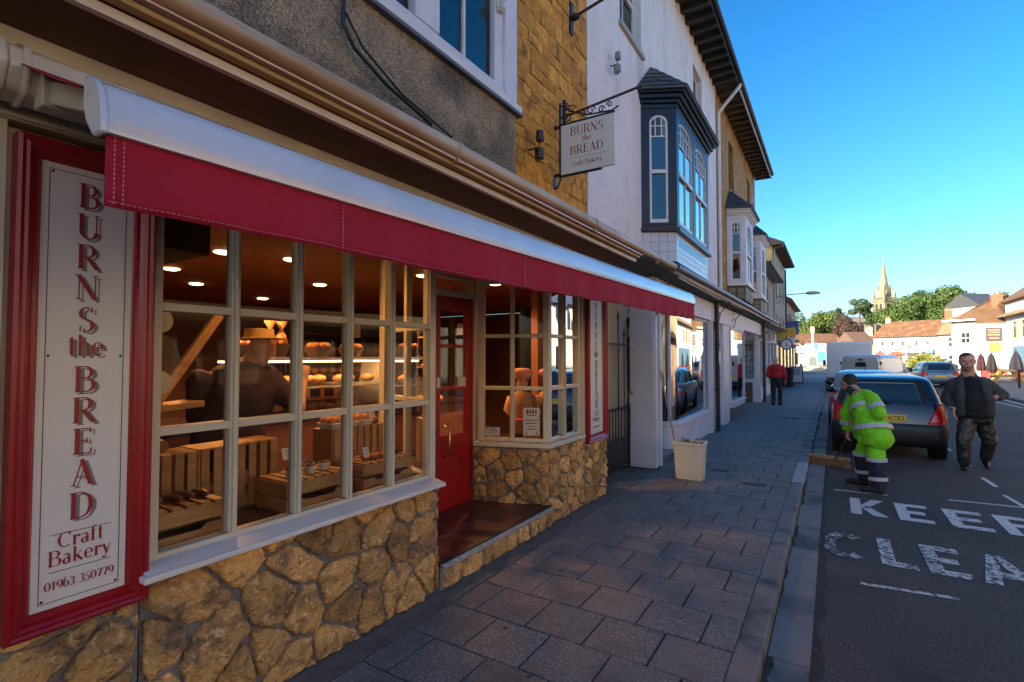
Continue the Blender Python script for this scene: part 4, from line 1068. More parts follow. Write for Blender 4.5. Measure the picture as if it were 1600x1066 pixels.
for k, (y, x) in enumerate(((2.55, -4.35), (3.3, -4.35), (3.75, -4.4), (4.5, -4.5))):
    t = thing('bread_basket', ORD[k] + ' wicker basket of rolls from the left along the counter top', 'bread basket', (x, y, 1.66 if y < 4.2 else 1.1), group='baskets of rolls on the counter')
    z = 1.655 if y < 4.2 else 1.095
    MB().lathe([(.09, 0), (.14, .09), (.13, .09), (.085, .01)], (x, y, z), 14).build('basket', M['wood_dark'], t, smooth='auto')
    for q in range(6): MB().ball((x + .07 * math.cos(q * 1.05), y + .07 * math.sin(q * 1.05), z + .105), .045, 5, (1.2, 1, .8), jit=.1).build('roll', BREAD, t, smooth=True)
for k in range(8):
    y = 5.75 + k * .3; o = MB().lathe([(.035, 0), (.04, .02), (.04, .16), (.014, .22), (.014, .27)], (-7.85, y, .93), 10).build('sauce_bottle', mat('bottle_amber', (.30, .10, .03), .15, coat=.5), smooth='auto', label=ORD[k] + ' amber bottle from the left on the lowest back shelf', cat='bottle', group='bottles on the lowest back shelf')
# notices on the inner posts
for i, (x, y, z, s_) in enumerate(((-6.2, 5.3, 1.95, .16), (-4.6, 5.85, 1.98, .12), (-7.6, 7.2, 1.9, .2))):
    o = MB().box(x, x + .004, y, y + s_, z, z + s_ * 1.3).build('wall_notice', PAPERW, label=('paper notice on the dark inner post', 'small paper notice near the top of the fourth pane', 'large paper notice on the back wall')[i], cat='notice', org=(x, y, z))
# baker mannequin pair in the splayed window and easel card
def mannequin(x, y, rz, label, arm=True):
    t = thing('baker_mannequin', label, 'mannequin', (x, y, .80), rz, group='baker mannequins', local=True)
    cc = mat('mannequin_coat', (.42, .22, .10), .7, (.3, .14, .07), 8); sk = mat('mannequin_skin', (.50, .26, .15), .5)
    m_ = MB(); m_.lathe([(.10, 0), (.13, .05), (.12, .22), (.135, .34), (.12, .44), (.05, .48)], (0, 0, 0), 14)
    for s_ in (-1, 1): m_.tube([(0, s_ * .12, .41), (.03, s_ * .165, .28), (.13, s_ * .10, .20)], [.045, .042, .034], 8)
    m_.build('coat', cc, t, smooth=True)
    m_ = MB(); m_.tube([(0, 0, .46), (0, 0, .52)], .035, 8); m_.ball((0, 0, .575), .075, 8, (1, .88, 1.08)); m_.ball((.075, 0, .57), .014, 5); m_.ball((.16, -.09, .2), .03, 5); m_.ball((.16, .09, .2), .03, 5)
    hd = m_.build('head', sk, t, smooth=True)
    m_ = MB()
    for s_ in (-1, 1): m_.ball((.069, s_ * .028, .592), .009, 4)
    m_.build('eye', M['dark'], hd, smooth=True)
    MB().ball((.069, 0, .54), .012, 4, (.5, 1.3, .5)).build('mouth', mat('lip', (.3, .06, .04), .5), hd, smooth=True)
    m_ = MB(); m_.ball((-.012, 0, .595), .083, 7, (.95, .92, .95)); m_.build('hair', M['dark'], hd, smooth=True)
    m_ = MB(); m_.lathe([(.07, .62), (.085, .635), (.12, .665), (.118, .70), (.07, .725), (.02, .73)], (-.005, 0, 0), 14); m_.lathe([(.078, .61), (.084, .63), (.078, .64)], (-.005, 0, 0), 14); m_.build('cap', mat('mannequin_cap', (.50, .20, .13), .8, (.4, .15, .1), 6), hd, smooth=True)
    if arm: MB().hexa([(.13, -.09, .185), (.27, -.09, .185), (.27, .09, .185), (.13, .09, .185), (.13, -.09, .2), (.27, -.09, .2), (.27, .09, .2), (.13, .09, .2)]).build('tray', mat('tray_red', (.5, .05, .03), .5), t)
    return t
mannequin(-2.90, 4.83, R(-55), 'child sized baker mannequin in pink cap holding a tray', True)
mannequin(-2.72, 5.13, R(-50), 'second baker mannequin with cap turned away behind the window post', False)
t = thing('menu_easel', 'small wooden easel with white price sheet in splayed window', 'easel', (-2.66, 4.62, .79), R(-58), local=True)
MB().hexa([(0, -.085, .05), (.006, -.085, .05), (.006, .085, .05), (0, .085, .05), (-.05, -.085, .33), (-.044, -.085, .33), (-.044, .085, .33), (-.05, .085, .33)]).build('sheet', PAPERW, t)
mb = MB()
for z, w_ in ((.25, .05), (.20, .07), (.17, .06), (.14, .04), (.11, .06)): x = .008 - .05 * (z - .05) / .28; mb.add([(x, -w_, z), (x, w_, z), (x - .001, w_, z + .008), (x - .001, -w_, z + .008)], [(0, 1, 2, 3)])
for z0, z1, y0, y1 in ((.27, .31, -.05, .05),):
    for q in (-.05, -.02, .01, .04): x = .009 - .05 * (z0 - .05) / .28; mb.add([(x, q, z0), (x, q + .016, z0), (x - .006, q + .016, z1), (x - .006, q, z1)], [(0, 1, 2, 3)])
mb.build('print', MATS['ink'], t)
mb = MB(); mb.bar((.012, -.06, 0), (0, -.05, .09), .012, .012); mb.bar((.012, .06, 0), (0, .05, .09), .012, .012); mb.bar((.014, -.09, .045), (.014, .09, .045), .02, .012); mb.bar((-.10, 0, 0), (-.05, 0, .3), .012, .012); mb.build('easel_frame', M['wood'], t)
t = thing('specials_board', 'small dark chalkboard reading SPECIAL beside the mannequins', 'chalkboard', (-2.55, 4.80, .80), R(-50), local=True)
MB().hexa([(0, -.07, .0), (.01, -.07, .0), (.01, .07, .0), (0, .07, .0), (-.03, -.07, .42), (-.02, -.07, .42), (-.02, .07, .42), (-.03, .07, .42)]).build('board', M['dark'], t)
sans('lettering', 'SPECIAL', PAPERW, t, (-.0145, 0, .34), rot_cols((0, 1, 0), (-.07, 0, 1), (1, 0, .07)), .032)
# ================================================================== WHITE RENDERED BUILDING WITH THE BLACK ORIEL
def hx(mb, x0, x1, y0, y1, z0, z1): mb.box(x0, x1, y0, y1, z0, z1)
XB = -2.60
UPG = glass('glass_street', (.30, .42, .50), 2.0, wave=.05)
def eaves(par, ya, yb, z=8.90, xo=-2.03, step=.42, m=None):
    m = m or mat('eaves_dark', (.018, .020, .018), .7, (.035, .035, .03), 5)
    s = MB(); s.box(XB + .002, xo, ya, yb, z + .10, z + .125); s.build('eaves_board', m, par)
    y = ya + .2; n = 0
    while y < yb - .1:
        MB().box(XB + .002, xo + .015, y, y + .11, z - .02, z + .098).build('eaves_bracket', m, par); y += step
    s = MB(); s.box(xo, xo + .02, ya, yb, z + .02, z + .20); s.build('barge_board', m, par)
    s = MB(); s.tube([(xo + .065, ya, z + .14), (xo + .065, yb, z + .14)], .055, 10); s.build('gutter', m, par, smooth='auto')
    s = MB(); s.prism([(xo + .03, ya, z + .13), (xo + .03, ya, z + .17), (-6.5, ya, z + 2.9), (-11, ya, z + .17), (-11, ya, z + .13)], (0, yb - ya, 0)); s.build('roof', M['slate'], par)
def small_window(par, y0, y1, z0, z1, x=XB, m=None, sash=True, deep=.12, sill=True, surround=None):
    m = m or M['white_paint']
    f = MB(); t = .05
    for a, b, c, d in ((y0, y0 + t, z0, z1), (y1 - t, y1, z0, z1), (y0 + t, y1 - t, z0, z0 + t), (y0 + t, y1 - t, z1 - t, z1)): f.box(x - deep - .05, x - deep, a, b, c, d)
    if sash: f.box(x - deep - .06, x - deep + .01, y0 + t, y1 - t, (z0 + z1) / 2 - .03, (z0 + z1) / 2 + .03); f.box(x - deep - .04, x - deep - .01, (y0 + y1) / 2 - .012, (y0 + y1) / 2 + .012, z0 + t, z1 - t)
    F = f.build('window', m, par)
    MB().box(x - deep - .035, x - deep - .030, y0 + t, y1 - t, z0 + t, z1 - t).build('pane', UPG, F)
    if sill: MB().box(x - deep, x + .05, y0 - .06, y1 + .06, z0 - .07, z0 - .001).build('sill', mat('sill_stone', (.42, .40, .36), .8), F)
    return F
def wall_with_holes(par, name, m, x0, x1, y0, y1, z0, z1, holes):
    """one wall slab from boxes that leave the window openings free"""
    ys = sorted({y0, y1, *[h[0] for h in holes], *[h[1] for h in holes]}); zs = sorted({z0, z1, *[h[2] for h in holes], *[h[3] for h in holes]})
    s = MB(); vs = {}; fs = []
    def solid(i, j):
        if not (0 <= i < len(ys) - 1 and 0 <= j < len(zs) - 1): return False
        cy, cz = (ys[i] + ys[i + 1]) / 2, (zs[j] + zs[j + 1]) / 2
        return not any(h[0] < cy < h[1] and h[2] < cz < h[3] for h in holes)
    def V(i, j, k):
        key = (i, j, k)
        if key not in vs: vs[key] = len(s.v); s.v.append(((x0, x1)[k], ys[i], zs[j]))
        return vs[key]
    for i in range(len(ys) - 1):
        for j in range(len(zs) - 1):
            if not solid(i, j): continue
            fs += [(V(i, j, 1), V(i + 1, j, 1), V(i + 1, j + 1, 1), V(i, j + 1, 1)), (V(i, j, 0), V(i, j + 1, 0), V(i + 1, j + 1, 0), V(i + 1, j, 0))]
            if not solid(i - 1, j): fs.append((V(i, j, 0), V(i, j, 1), V(i, j + 1, 1), V(i, j + 1, 0)))
            if not solid(i + 1, j): fs.append((V(i + 1, j, 1), V(i + 1, j, 0), V(i + 1, j + 1, 0), V(i + 1, j + 1, 1)))
            if not solid(i, j - 1): fs.append((V(i, j, 1), V(i, j, 0), V(i + 1, j, 0), V(i + 1, j, 1)))
            if not solid(i, j + 1): fs.append((V(i, j + 1, 0), V(i, j + 1, 1), V(i + 1, j + 1, 1), V(i + 1, j + 1, 0)))
    s.f = fs; s.m = [0] * len(fs)
    return s.build(name, m, par)
wb = thing('white_building', 'white rendered house with black oriel window beside the hanging sign', 'house', (-2.6, 10, 0))
holes = [(7.15, 8.15, 6.62, 8.2), (11.9, 12.8, 6.55, 8.35)]
wall_with_holes(wb, 'wall', M['render_white'], -3.0, XB, 5.956, 14.55, 3.2, 9.02, holes)
s = MB(); s.box(-8, -3.3, 5.96, 14.55, 3.2, 8.9); s.build('inner_mass', M['dark_room'], wb)
for a, b, c, d in holes: small_window(wb, a, b, c, d)
eaves(wb, 5.96, 14.60)
# ochre stone edge under the eaves
def oriel(par, y0, y1, zb, zt, ztop, skirt0, frame, dark, side_in=.28, xp=-2.10, tiles=False, apex=.55, glassm=UPG, panes2=True, lightbar=M['white_paint']):
    """box oriel: side face from the wall at y0 to the corner, front, far side; parts hang on one Empty-less mesh frame"""
    A, Bc, Cc, Dd = Vector((XB, y0, 0)), Vector((xp, y0 + side_in, 0)), Vector((xp, y1 - side_in, 0)), Vector((XB, y1, 0))
    bay = MB(); bay.prism([(p.x - .0, p.y, zb) for p in (A, Bc, Cc, Dd)][::-1], (0, 0, .05))
    def ring(z0, z1, o):
        P = [A + Vector((0, -o, 0)), Bc + Vector((o, -o * .6, 0)), Cc + Vector((o, o * .6, 0)), Dd + Vector((0, o, 0))]
        return [(p.x, p.y, z0) for p in P], z1 - z0
    pts, h = ring(zb - .06, zb, .05); bay.prism(pts[::-1], (0, 0, h))
    bay_o = bay.build('oriel_sill', dark, par, bevel=.006)
    head = MB()
    for z0, z1, o in ((zt, zt + .08, .01), (zt + .08, zt + .14, .05), (zt + .14, zt + .21, .10), (zt + .21, zt + .25, .15)):
        pts, h = ring(z0, z1 - .001, o); head.prism(pts[::-1], (0, 0, h))
    head.build('cornice', dark, par, bevel=.008)
    # hipped slate roof
    e = .20; zr = zt + .252
    P = [A + Vector((0, -e, 0)), Bc + Vector((e, -e * .6, 0)), Cc + Vector((e, e * .6, 0)), Dd + Vector((0, e, 0))]
    ap0, ap1 = Vector((XB + .005, y0 + apex, ztop)), Vector((XB + .005, y1 - apex, ztop))
    rf = MB(); b = [(p.x, p.y, zr) for p in P]; b2 = [(p.x, p.y, zr + .03) for p in P]
    rf.add(b + b2 + [tuple(ap0), tuple(ap1)], [(3, 2, 1, 0), (0, 1, 5, 4), (1, 2, 6, 5), (2, 3, 7, 6), (4, 5, 8), (5, 6, 9, 8), (6, 7, 9), (3, 0, 4, 8, 9, 7)])
    ro = rf.build('oriel_roof', M['slate'], par)
    # slates on the two faces that show
    sl_m = M['slate']
    for F in ((Vector(b2[0]), Vector(b2[1]), ap0, ap0), (Vector(b2[1]), Vector(b2[2]), ap1, ap0)):
        a0, a1, t1, t0 = F; rows = 5
        for r_ in range(rows):
            u0, u1 = r_ / rows, (r_ + 1) / rows * 1.0
            L0, L1 = a0.lerp(t0, u0), a1.lerp(t1, u0); M0, M1 = a0.lerp(t0, u1), a1.lerp(t1, u1)
            w_ = (L1 - L0).length; n = max(1, int(w_ / .24))
            nrm = (a1 - a0).cross(t0 - a0).normalized()
            if nrm.z < 0: nrm = -nrm
            for k in range(n):
                p = [L0.lerp(L1, (k + .02) / n), L0.lerp(L1, (k + .98) / n), M0.lerp(M1, (k + .98) / n), M0.lerp(M1, (k + .02) / n)]
                o = .012 + rnd.random() * .004
                MB().prism([tuple(q + nrm * (o if i < 2 else .004)) for i, q in enumerate(p)], nrm * .006).build('slate', sl_m, ro)
    # walls of posts and sashes
    def face(P0, P1, wins, z0, z1, nm='oriel_side'):
        d = (P1 - P0); L_ = d.length; d = d / L_; n_ = Vector((d.y, -d.x, 0))
        def Q(u, w_, z): return tuple(P0 + d * u + n_ * w_ + Vector((0, 0, z)))
        def bx(mb, u0, u1, w0, w1, a, b): mb.hexa([Q(u0, w1, a), Q(u0, w0, a), Q(u1, w0, a), Q(u1, w1, a), Q(u0, w1, b), Q(u0, w0, b), Q(u1, w0, b), Q(u1, w1, b)])
        s = MB(); u = 0.001
        edges = [0.001] + [e_ for w_ in wins for e_ in w_] + [L_ - .001]
        for i in range(0, len(edges), 2): bx(s, edges[i], edges[i + 1], -.08, 0, z0, z1)
        for (a, b) in wins: bx(s, a, b, -.08, 0, z1 - .10, z1); bx(s, a, b, -.08, 0, z0, z0 + .04)
        fo = s.build(nm, frame, par, bevel=.004)
        for (a, b) in wins:
            zt_, zb_ = z1 - .10, z0 + .04; w_ = b - a; ar = min(w_ / 2 - .02, .16)
            # arched light frame
            sf = MB(); t = .035; mid = z0 + (z1 - z0) * .46
            bx(sf, a, a + t, -.05, -.012, zb_, zt_ - ar); bx(sf, b - t, b, -.05, -.012, zb_, zt_ - ar); bx(sf, a + t, b - t, -.05, -.012, zb_, zb_ + .06); bx(sf, a + t, b - t, -.065, .004, mid - .03, mid + .03)
            n = 8; c0 = zt_ - ar
            rx = w_ / 2
            for q in range(n):
                t0_, t1_ = math.pi * (1 - q / n), math.pi * (1 - (q + 1) / n)
                pts = [(a + rx + rx * math.cos(t0_), c0 + ar * math.sin(t0_)), (a + rx + rx * math.cos(t1_), c0 + ar * math.sin(t1_)), (a + rx + (rx - t) * math.cos(t1_), c0 + (ar - t) * math.sin(t1_)), (a + rx + (rx - t) * math.cos(t0_), c0 + (ar - t) * math.sin(t0_))]
                sf.prism([Q(x, -.05, z) for x, z in pts], n_ * .038)
                # spandrel
            so_ = sf.build('sash', lightbar, fo)
            sp = MB()
            for q in range(n):
                t0_, t1_ = math.pi * (1 - q / n), math.pi * (1 - (q + 1) / n)
                x0_, x1_ = a + rx + rx * math.cos(t0_), a + rx + rx * math.cos(t1_)
                sp.prism([Q(x0_, -.075, c0 + ar * math.sin(t0_)), Q(x1_, -.075, c0 + ar * math.sin(t1_)), Q(x1_, -.075, zt_), Q(x0_, -.075, zt_)], n_ * .070)
            sp.build('spandrel', frame, fo)
            # leaded lights
            lz = zt_ - .42 if w_ > .3 else zt_ - .36
            lb = MB(); bx(lb, a + t, b - t, -.045, -.018, lz, lz + .022); nn = 2 if w_ < .55 else 4
            for q in range(1, nn + 1): x = a + w_ * q / (nn + 1); bx(lb, x - .009, x + .009, -.045, -.020, lz + .022, zt_ - .02)
            bx(lb, a + t, b - t, -.045, -.021, (lz + zt_) / 2, (lz + zt_) / 2 + .016)
            if w_ > .6: bx(lb, a + w_ / 2 - .012, a + w_ / 2 + .012, -.045, -.018, zb_, lz)
            lb.build('glazing_bar', lightbar, fo)
            MB().add([], [])
            p_ = MB(); bx(p_, a + .01, b - .01, -.040, -.036, zb_, lz); p_.build('pane', glassm, fo)
            cs = [mat('stain_purple', (.09, .03, .10), .2), mat('stain_green', (.05, .09, .06), .2), mat('stain_clear', (.16, .22, .26), .15)]
            for q in range(nn + 1):
                x0_, x1_ = a + w_ * q / (nn + 1), a + w_ * (q + 1) / (nn + 1); p_ = MB(); bx(p_, x0_ + .009, x1_ - .009, -.042, -.036, lz + .02, zt_ - .02); p_.build('leaded_pane', cs[(q + (0 if w_ < .55 else 1)) % 3], fo)
            cu = MB(); k = 0; u_ = a + .04
            while u_ < b - .06:
                if abs(u_ - (a + b) / 2) > w_ * .12: bx(cu, u_, u_ + .035, -.11 - .012 * (k % 2), -.10, zb_, mid + .02)
                k += 1; u_ += .037
            cu.build('curtain', M['curtain'], fo)
        return fo
    L1 = (Bc - A).length; L2 = (Cc - Bc).length
    face(A, Bc, [(L1 * .24, L1 * .76)], zb + .05, zt)
    if panes2: face(Bc, Cc, [(L2 * .06, L2 * .46), (L2 * .54, L2 * .94)], zb + .05, zt, 'oriel_front')
    else: face(Bc, Cc, [(L2 * .2, L2 * .8)], zb + .05, zt, 'oriel_front')
    face(Cc, Dd, [], zb + .05, zt)
    inner = MB(); inner.prism([(XB, y0 + .15, zb + .06), (xp - .16, y0 + side_in + .08, zb + .06), (xp - .16, y1 - side_in - .08, zb + .06), (XB, y1 - .15, zb + .06)][::-1], (0, 0, zt - zb - .08)); inner.build('oriel_room', M['dark_room'], par)
    # skirt below
    sk = MB(); sk.prism([(p.x, p.y, skirt0) for p in (A + Vector((0, .03, 0)), Bc + Vector((-.03, .02, 0)), Cc + Vector((-.03, -.02, 0)), Dd + Vector((0, -.03, 0)))][::-1], (0, 0, zb - .062 - skirt0))
    if tiles:
        so_ = sk.build('tiled_skirt', mat('grout', (.12, .13, .15), .8), par)
        WT = mat('white_tile', (.62, .66, .72), .25, rand=.05); BT = mat('blue_tile', (.14, .34, .46), .25, rand=.12)
        for P0, P1 in ((A + Vector((0, .03, 0)), Bc + Vector((-.03, .02, 0))), (Bc + Vector((-.03, .02, 0)), Cc + Vector((-.03, -.02, 0)))):
            d = P1 - P0; L_ = d.length; d /= L_; n_ = Vector((d.y, -d.x, 0)); n = round(L_ / .15); tw = L_ / n; hh = zb - .064 - skirt0; rows = 3 if L_ < 1 else 5; th = hh / rows
            for i in range(n):
                for j in range(rows):
                    c_ = [P0 + d * (i * tw + a_) + Vector((0, 0, skirt0 + j * th + b_)) + n_ * .001 for a_, b_ in ((.003, .003), (tw - .003, .003), (tw - .003, th - .003), (.003, th - .003))]
                    MB().prism(c_, n_ * .005).build('tile', BT if (L_ > 1 and j == 3 and 1 <= i < n - 1) else WT, so_)
    else:
        so_ = sk.build('panelled_skirt', mat('skirt_dark', (.05, .04, .03), .5), par)
        for P0, P1, n in ((A + Vector((0, .03, 0)), Bc + Vector((-.03, .02, 0)), 2), (Bc + Vector((-.03, .02, 0)), Cc + Vector((-.03, -.02, 0)), 3)):
            d = P1 - P0; L_ = d.length; d /= L_; n_ = Vector((d.y, -d.x, 0)); z0, z1 = skirt0 + .05, zb - .11
            for i in range(n):
                for j in range(2):
                    u0, u1 = L_ * (i + .12) / n, L_ * (i + .88) / n; za, zc = z0 + (z1 - z0) * (j + .08) / 2, z0 + (z1 - z0) * (j + .92) / 2
                    MB().prism([P0 + d * u0 + Vector((0, 0, za)) + n_ * .001, P0 + d * u1 + Vector((0, 0, za)) + n_ * .001, P0 + d * u1 + Vector((0, 0, zc)) + n_ * .001, P0 + d * u0 + Vector((0, 0, zc)) + n_ * .001], n_ * .012).build('skirt_panel', mat('panel_ochre', (.30, .25, .12), .5, (.12, .10, .05), 20), so_)
oriel(wb, 8.10, 11.15, 3.74, 5.70, 6.66, 3.2, M['navy'], mat('oriel_black', (.012, .014, .018), .3), tiles=True)
# first long downpipe
def pipe(par, y, z0, z1, m, r=.045, x=XB + .06, hopper=None):
    s = MB(); pts = [(x, y, z0), (x, y, z1)]
    if hopper: pts += [(x + .03, y, z1 + .08), (hopper[0], hopper[1], hopper[2] - .05), (hopper[0], hopper[1], hopper[2])]
    s.tube(pts, r, 10)
    z = z0 + .6
    while z < z1: s.tube([(x, y, z), (x, y, z + .07)], r * 1.25, 10); z += 1.8
    return s.build('downpipe', m, par, smooth='auto')
pipe(wb, 14.62, 3.1, 8.25, M['white_paint'], hopper=(-2.0, 14.66, 8.95))

# ================================================================== OCHRE STONE BUILDING
OCH = mat('ochre_wall', (.42, .23, .07), .9, (.30, .17, .06), 1.5, .8, 16, c3=(.5, .33, .14), scale3=3)
ob = thing('ochre_building', 'ochre stone house with two white oriel windows past the white house', 'house', (-2.6, 18.5, 0))
holes = [(16.6, 17.5, 6.75, 8.3), (20.6, 21.4, 6.75, 8.3)]
wall_with_holes(ob, 'wall', OCH, -3.0, XB - .01, 14.70, 22.85, 3.2, 9.02, holes)
s = MB(); s.box(-8, -3.3, 14.7, 22.8, 3.2, 8.9); s.build('inner_mass', M['dark_room'], ob)
for a, b, c, d in holes: small_window(ob, a, b, c, d, m=mat('brown_frame', (.12, .09, .07), .5))
eaves(ob, 14.64, 23.0, m=mat('eaves_brown', (.07, .055, .045), .7, (.12, .10, .08), 6))
s = MB(); s.bar((-2.02, 14.75, 8.86), (-2.0, 22.9, 8.86), .03, .06); s.build('eaves_trim', M['cream'], ob)
s = MB(); s.box(-8, -2.62, 22.852, 22.9, 3.2, 9.0); s.build('gable_wall', OCH, ob)
oriel(ob, 16.05, 18.15, 3.80, 5.74, 6.72, 3.32, M['lilac_white'], M['white_paint'], side_in=.22, xp=-2.12, panes2=False)
oriel(ob, 19.75, 21.85, 3.78, 5.70, 6.70, 3.30, M['lilac_white'], M['white_paint'], side_in=.22, xp=-2.12, panes2=False)
MB().box(-2.60, -2.5, 21.2, 21.3, 7.5, 7.75).build('alarm_box', M['white_paint'], ob)

# ------------------------------------------------------------------ ground floor: canopy over the two shops
cn = thing('street_canopy', 'long dark boarded canopy with white gutter over the white shopfronts', 'canopy', (-2.2, 15, 3.0))
s = MB(); s.hexa([(-2.60, 6.12, 2.80), (-1.99, 6.12, 2.90), (-1.99, 23.6, 2.96), (-2.60, 23.6, 2.86), (-2.60, 6.12, 2.84), (-1.99, 6.12, 2.94), (-1.99, 23.6, 3.0), (-2.60, 23.6, 2.90)]); s.build('soffit', mat('soffit_dark', (.05, .052, .055), .6, (.09, .085, .08), 3), cn)
s = MB(); s.hexa([(-2.62, 7.62, 3.0), (-1.99, 7.62, 2.96), (-1.99, 23.6, 3.01), (-2.62, 23.6, 3.02), (-2.62, 7.62, 3.28), (-1.99, 7.62, 3.03), (-1.99, 23.6, 3.06), (-2.62, 23.6, 3.30)]); s.build('roof', M['slate'], cn)
s = MB(); s.tube([(-1.93, 7.62, 2.975), (-1.93, 15.4, 3.02), (-1.93, 23.6, 3.04)], .055, 10); s.build('gutter', mat('gutter_grey', (.10, .10, .11), .4), cn, smooth='auto')
s = MB(); s.bar((-1.975, 7.7, 2.925), (-1.975, 23.6, 2.985), .03, .05); s.build('trim', M['lilac_white'], cn)
s = MB(); s.tube([(-1.95, 7.9, 2.90), (-2.0, 11, 2.89), (-2.02, 15.2, 2.93)], .016, 6); s.tube([(-1.97, 7.9, 2.86), (-2.03, 11.6, 2.87)], .012, 6); s.build('cable', M['cream'], cn)

def scroll_bracket(x0, y, z, label):
    t = thing('iron_bracket', label, 'bracket', (x0, y, z), group='scrolled iron canopy brackets')
    s = MB(); s.box(x0, x0 + .02, y - .015, y + .015, z - .62, z); s.box(x0 + .02, x0 + .36, y - .015, y + .015, z - .02, z)
    s.tube([(x0 + .01, y, z - .6), (x0 + .10, y, z - .45), (x0 + .14, y, z - .25), (x0 + .25, y, z - .10), (x0 + .36, y, z - .03)], .012, 6)
    for a, b, r in ((x0 + .09, z - .10, .07), (x0 + .22, z - .09, .045), (x0 + .07, z - .27, .045), (x0 + .30, z - .07, .03)): scroll(s, a, b, r, 0, 1.2, 1, y, .008)
    s.build('scrollwork', mat('iron_grey', (.06, .065, .07), .5), t)
scroll_bracket(-2.26, 7.62, 2.86, 'scrolled iron bracket by the alley pilaster')
scroll_bracket(-2.28, 12.25, 2.88, 'scrolled iron bracket above the black drainpipe')
scroll_bracket(-2.30, 14.55, 2.90, 'scrolled iron bracket with a pierced circle before the narrow pane')
scroll_bracket(-2.28, 20.7, 2.92, 'scrolled iron bracket past the second black drainpipe')

# ------------------------------------------------------------------ alley gate
ag = thing('alley_gate', 'black iron spiked alley gate against pale boards', 'gate', (-2.63, 6.8, 0))
s = MB()
for y in (6.05, 7.52): s.box(-2.655, -2.625, y, y + .035, 0.02, 2.25)
s.box(-2.65, -2.63, 6.085, 7.52, .06, .10); s.box(-2.65, -2.63, 6.085, 7.52, .88, .92); s.box(-2.65, -2.63, 6.085, 7.52, 1.82, 1.85); s.box(-2.645, -2.635, 6.085, 7.52, .10, .48)
s.build('gate_frame', M['black_iron'], ag)
for k in range(12):
    y = 6.15 + k * .12; top = .92 if k % 2 else 2.2 if k in (2, 8) else 1.95 if k in (4, 10) else .92
    MB().tube([(-2.64, y, .1), (-2.64, y, top)] + ([(-2.64, y, top + .02), (-2.64, y, top + .14)] if top > 1 else []), ([.011, .011] + ([.022, .001] if top > 1 else [])), 6).build('gate_bar', M['black_iron'], ag)
MB().lathe([(.012, 0), (.012, .05), (.03, .06), (.03, .08)], (-2.63, 7.47, 1.12), 10, 'x').build('knob', mat('steel_knob', (.5, .5, .5), .3, metal=1), ag)
s = MB(); s.box(-2.86, -2.82, 6.0, 7.6, 0, 2.62)
al = thing('alley_door', 'pale boarded door behind the black iron gate', 'door', (-2.84, 6.8, 0))
s.build('backing', mat('pale_board', (.46, .44, .33), .6, (.36, .33, .24), 2), al)
for k in range(6): MB().box(-2.819, -2.805, 6.05 + k * .25, 6.05 + k * .25 + .235, .03, 2.4).build('board', MATS['pale_board'], al, bevel=.004)

# ------------------------------------------------------------------ white shopfront two (curved window)
LW = M['lilac_white']
s2 = thing('white_shopfront', 'white painted shopfront with curved corner window beyond the bin', 'shopfront', (-2.3, 9.5, 0))
s = MB(); s.box(-3.3, -2.27, 7.56, 7.95, 0, 2.82); s.build('end_pilaster', LW, s2, bevel=.008)
s = MB(); s.box(-2.62, -2.26, 7.535, 7.56, .05, .40); s.box(-2.62, -2.26, 7.54, 7.56, .40, 2.75); s.box(-2.265, -2.24, 7.60, 7.66, 0, 2.7); s.box(-2.265, -2.235, 7.82, 7.90, 0, 2.7); s.build('pilaster_panel', LW, s2, bevel=.004)
for z in (.95, 1.95): MB().box(-2.66, -2.55, 7.52, 7.535, z, z + .16).build('hinge', LW, s2, bevel=.003)
s = MB(); s.box(-2.62, -2.25, 7.56, 12.3, 2.45, 2.85); s.build('frieze', LW, s2)
# lobby floor of checkered tiles
TW, TB = mat('lobby_white', (.5, .5, .5), .3), mat('lobby_black', (.02, .02, .025), .3)
lf = MB(); lf.box(-3.3, -2.29, 7.96, 9.0, -.1, .055); lf.build('lobby_step', M['cement'], s2)
for i in range(9):
    for j in range(9):
        x, y = -2.30 - i * .1, 7.97 + j * .1; MB().box(x - .098, x, y, y + .098, .0555, .062).build('lobby_tile', TW if (i + j) % 2 else TB, s2)
# curved stall riser and window
def curve_pts():
    P = [(-3.25, 8.95), (-2.75, 8.95)]
    for k in range(7):
        a = R(-90 + 15 * k); P.append((-2.62 + .32 * math.cos(a) * 1.0, 9.27 + .32 * math.sin(a)))
    P.append((-2.30, 11.75)); return P
CP = curve_pts()
def strip(mb, P, w0, w1, z0, z1):
    n = len(P); out = []
    for i in range(n):
        a = Vector(P[max(0, i - 1)]); b = Vector(P[min(n - 1, i + 1)]); d = (b - a).normalized(); nn = Vector((d.y, -d.x)); out.append(nn)
    vs = []
    for p, nn in zip(P, out):
        for w_, z in ((w0, z0), (w1, z0), (w1, z1), (w0, z1)): vs.append((p[0] + nn.x * w_, p[1] + nn.y * w_, z))
    fs = []
    for i in range(n - 1):
        for k in range(4): fs.append((i * 4 + k, i * 4 + (k + 1) % 4, (i + 1) * 4 + (k + 1) % 4, (i + 1) * 4 + k))
    fs += [(3, 2, 1, 0), tuple((n - 1) * 4 + k for k in range(4))]
    mb.add(vs, fs)
s = MB(); strip(s, CP, -.10, 0, 0, .46); s.build('stall_riser', LW, s2, bevel=.004)
s = MB(); strip(s, CP, -.10, .05, .461, .50); strip(s, CP, -.10, .025, .501, .53); s.build('sill', LW, s2, bevel=.006)
s = MB(); strip(s, CP, -.08, -.02, 2.40, 2.47); fr = s.build('window_frame', LW, s2, bevel=.004)
for p in ((-2.76, 8.95), (-2.42, 9.02), (-2.30, 11.72)): MB().box(p[0] - .035, p[0] + .012, p[1] - .02, p[1] + .03, .531, 2.40).build('mullion', LW, fr)
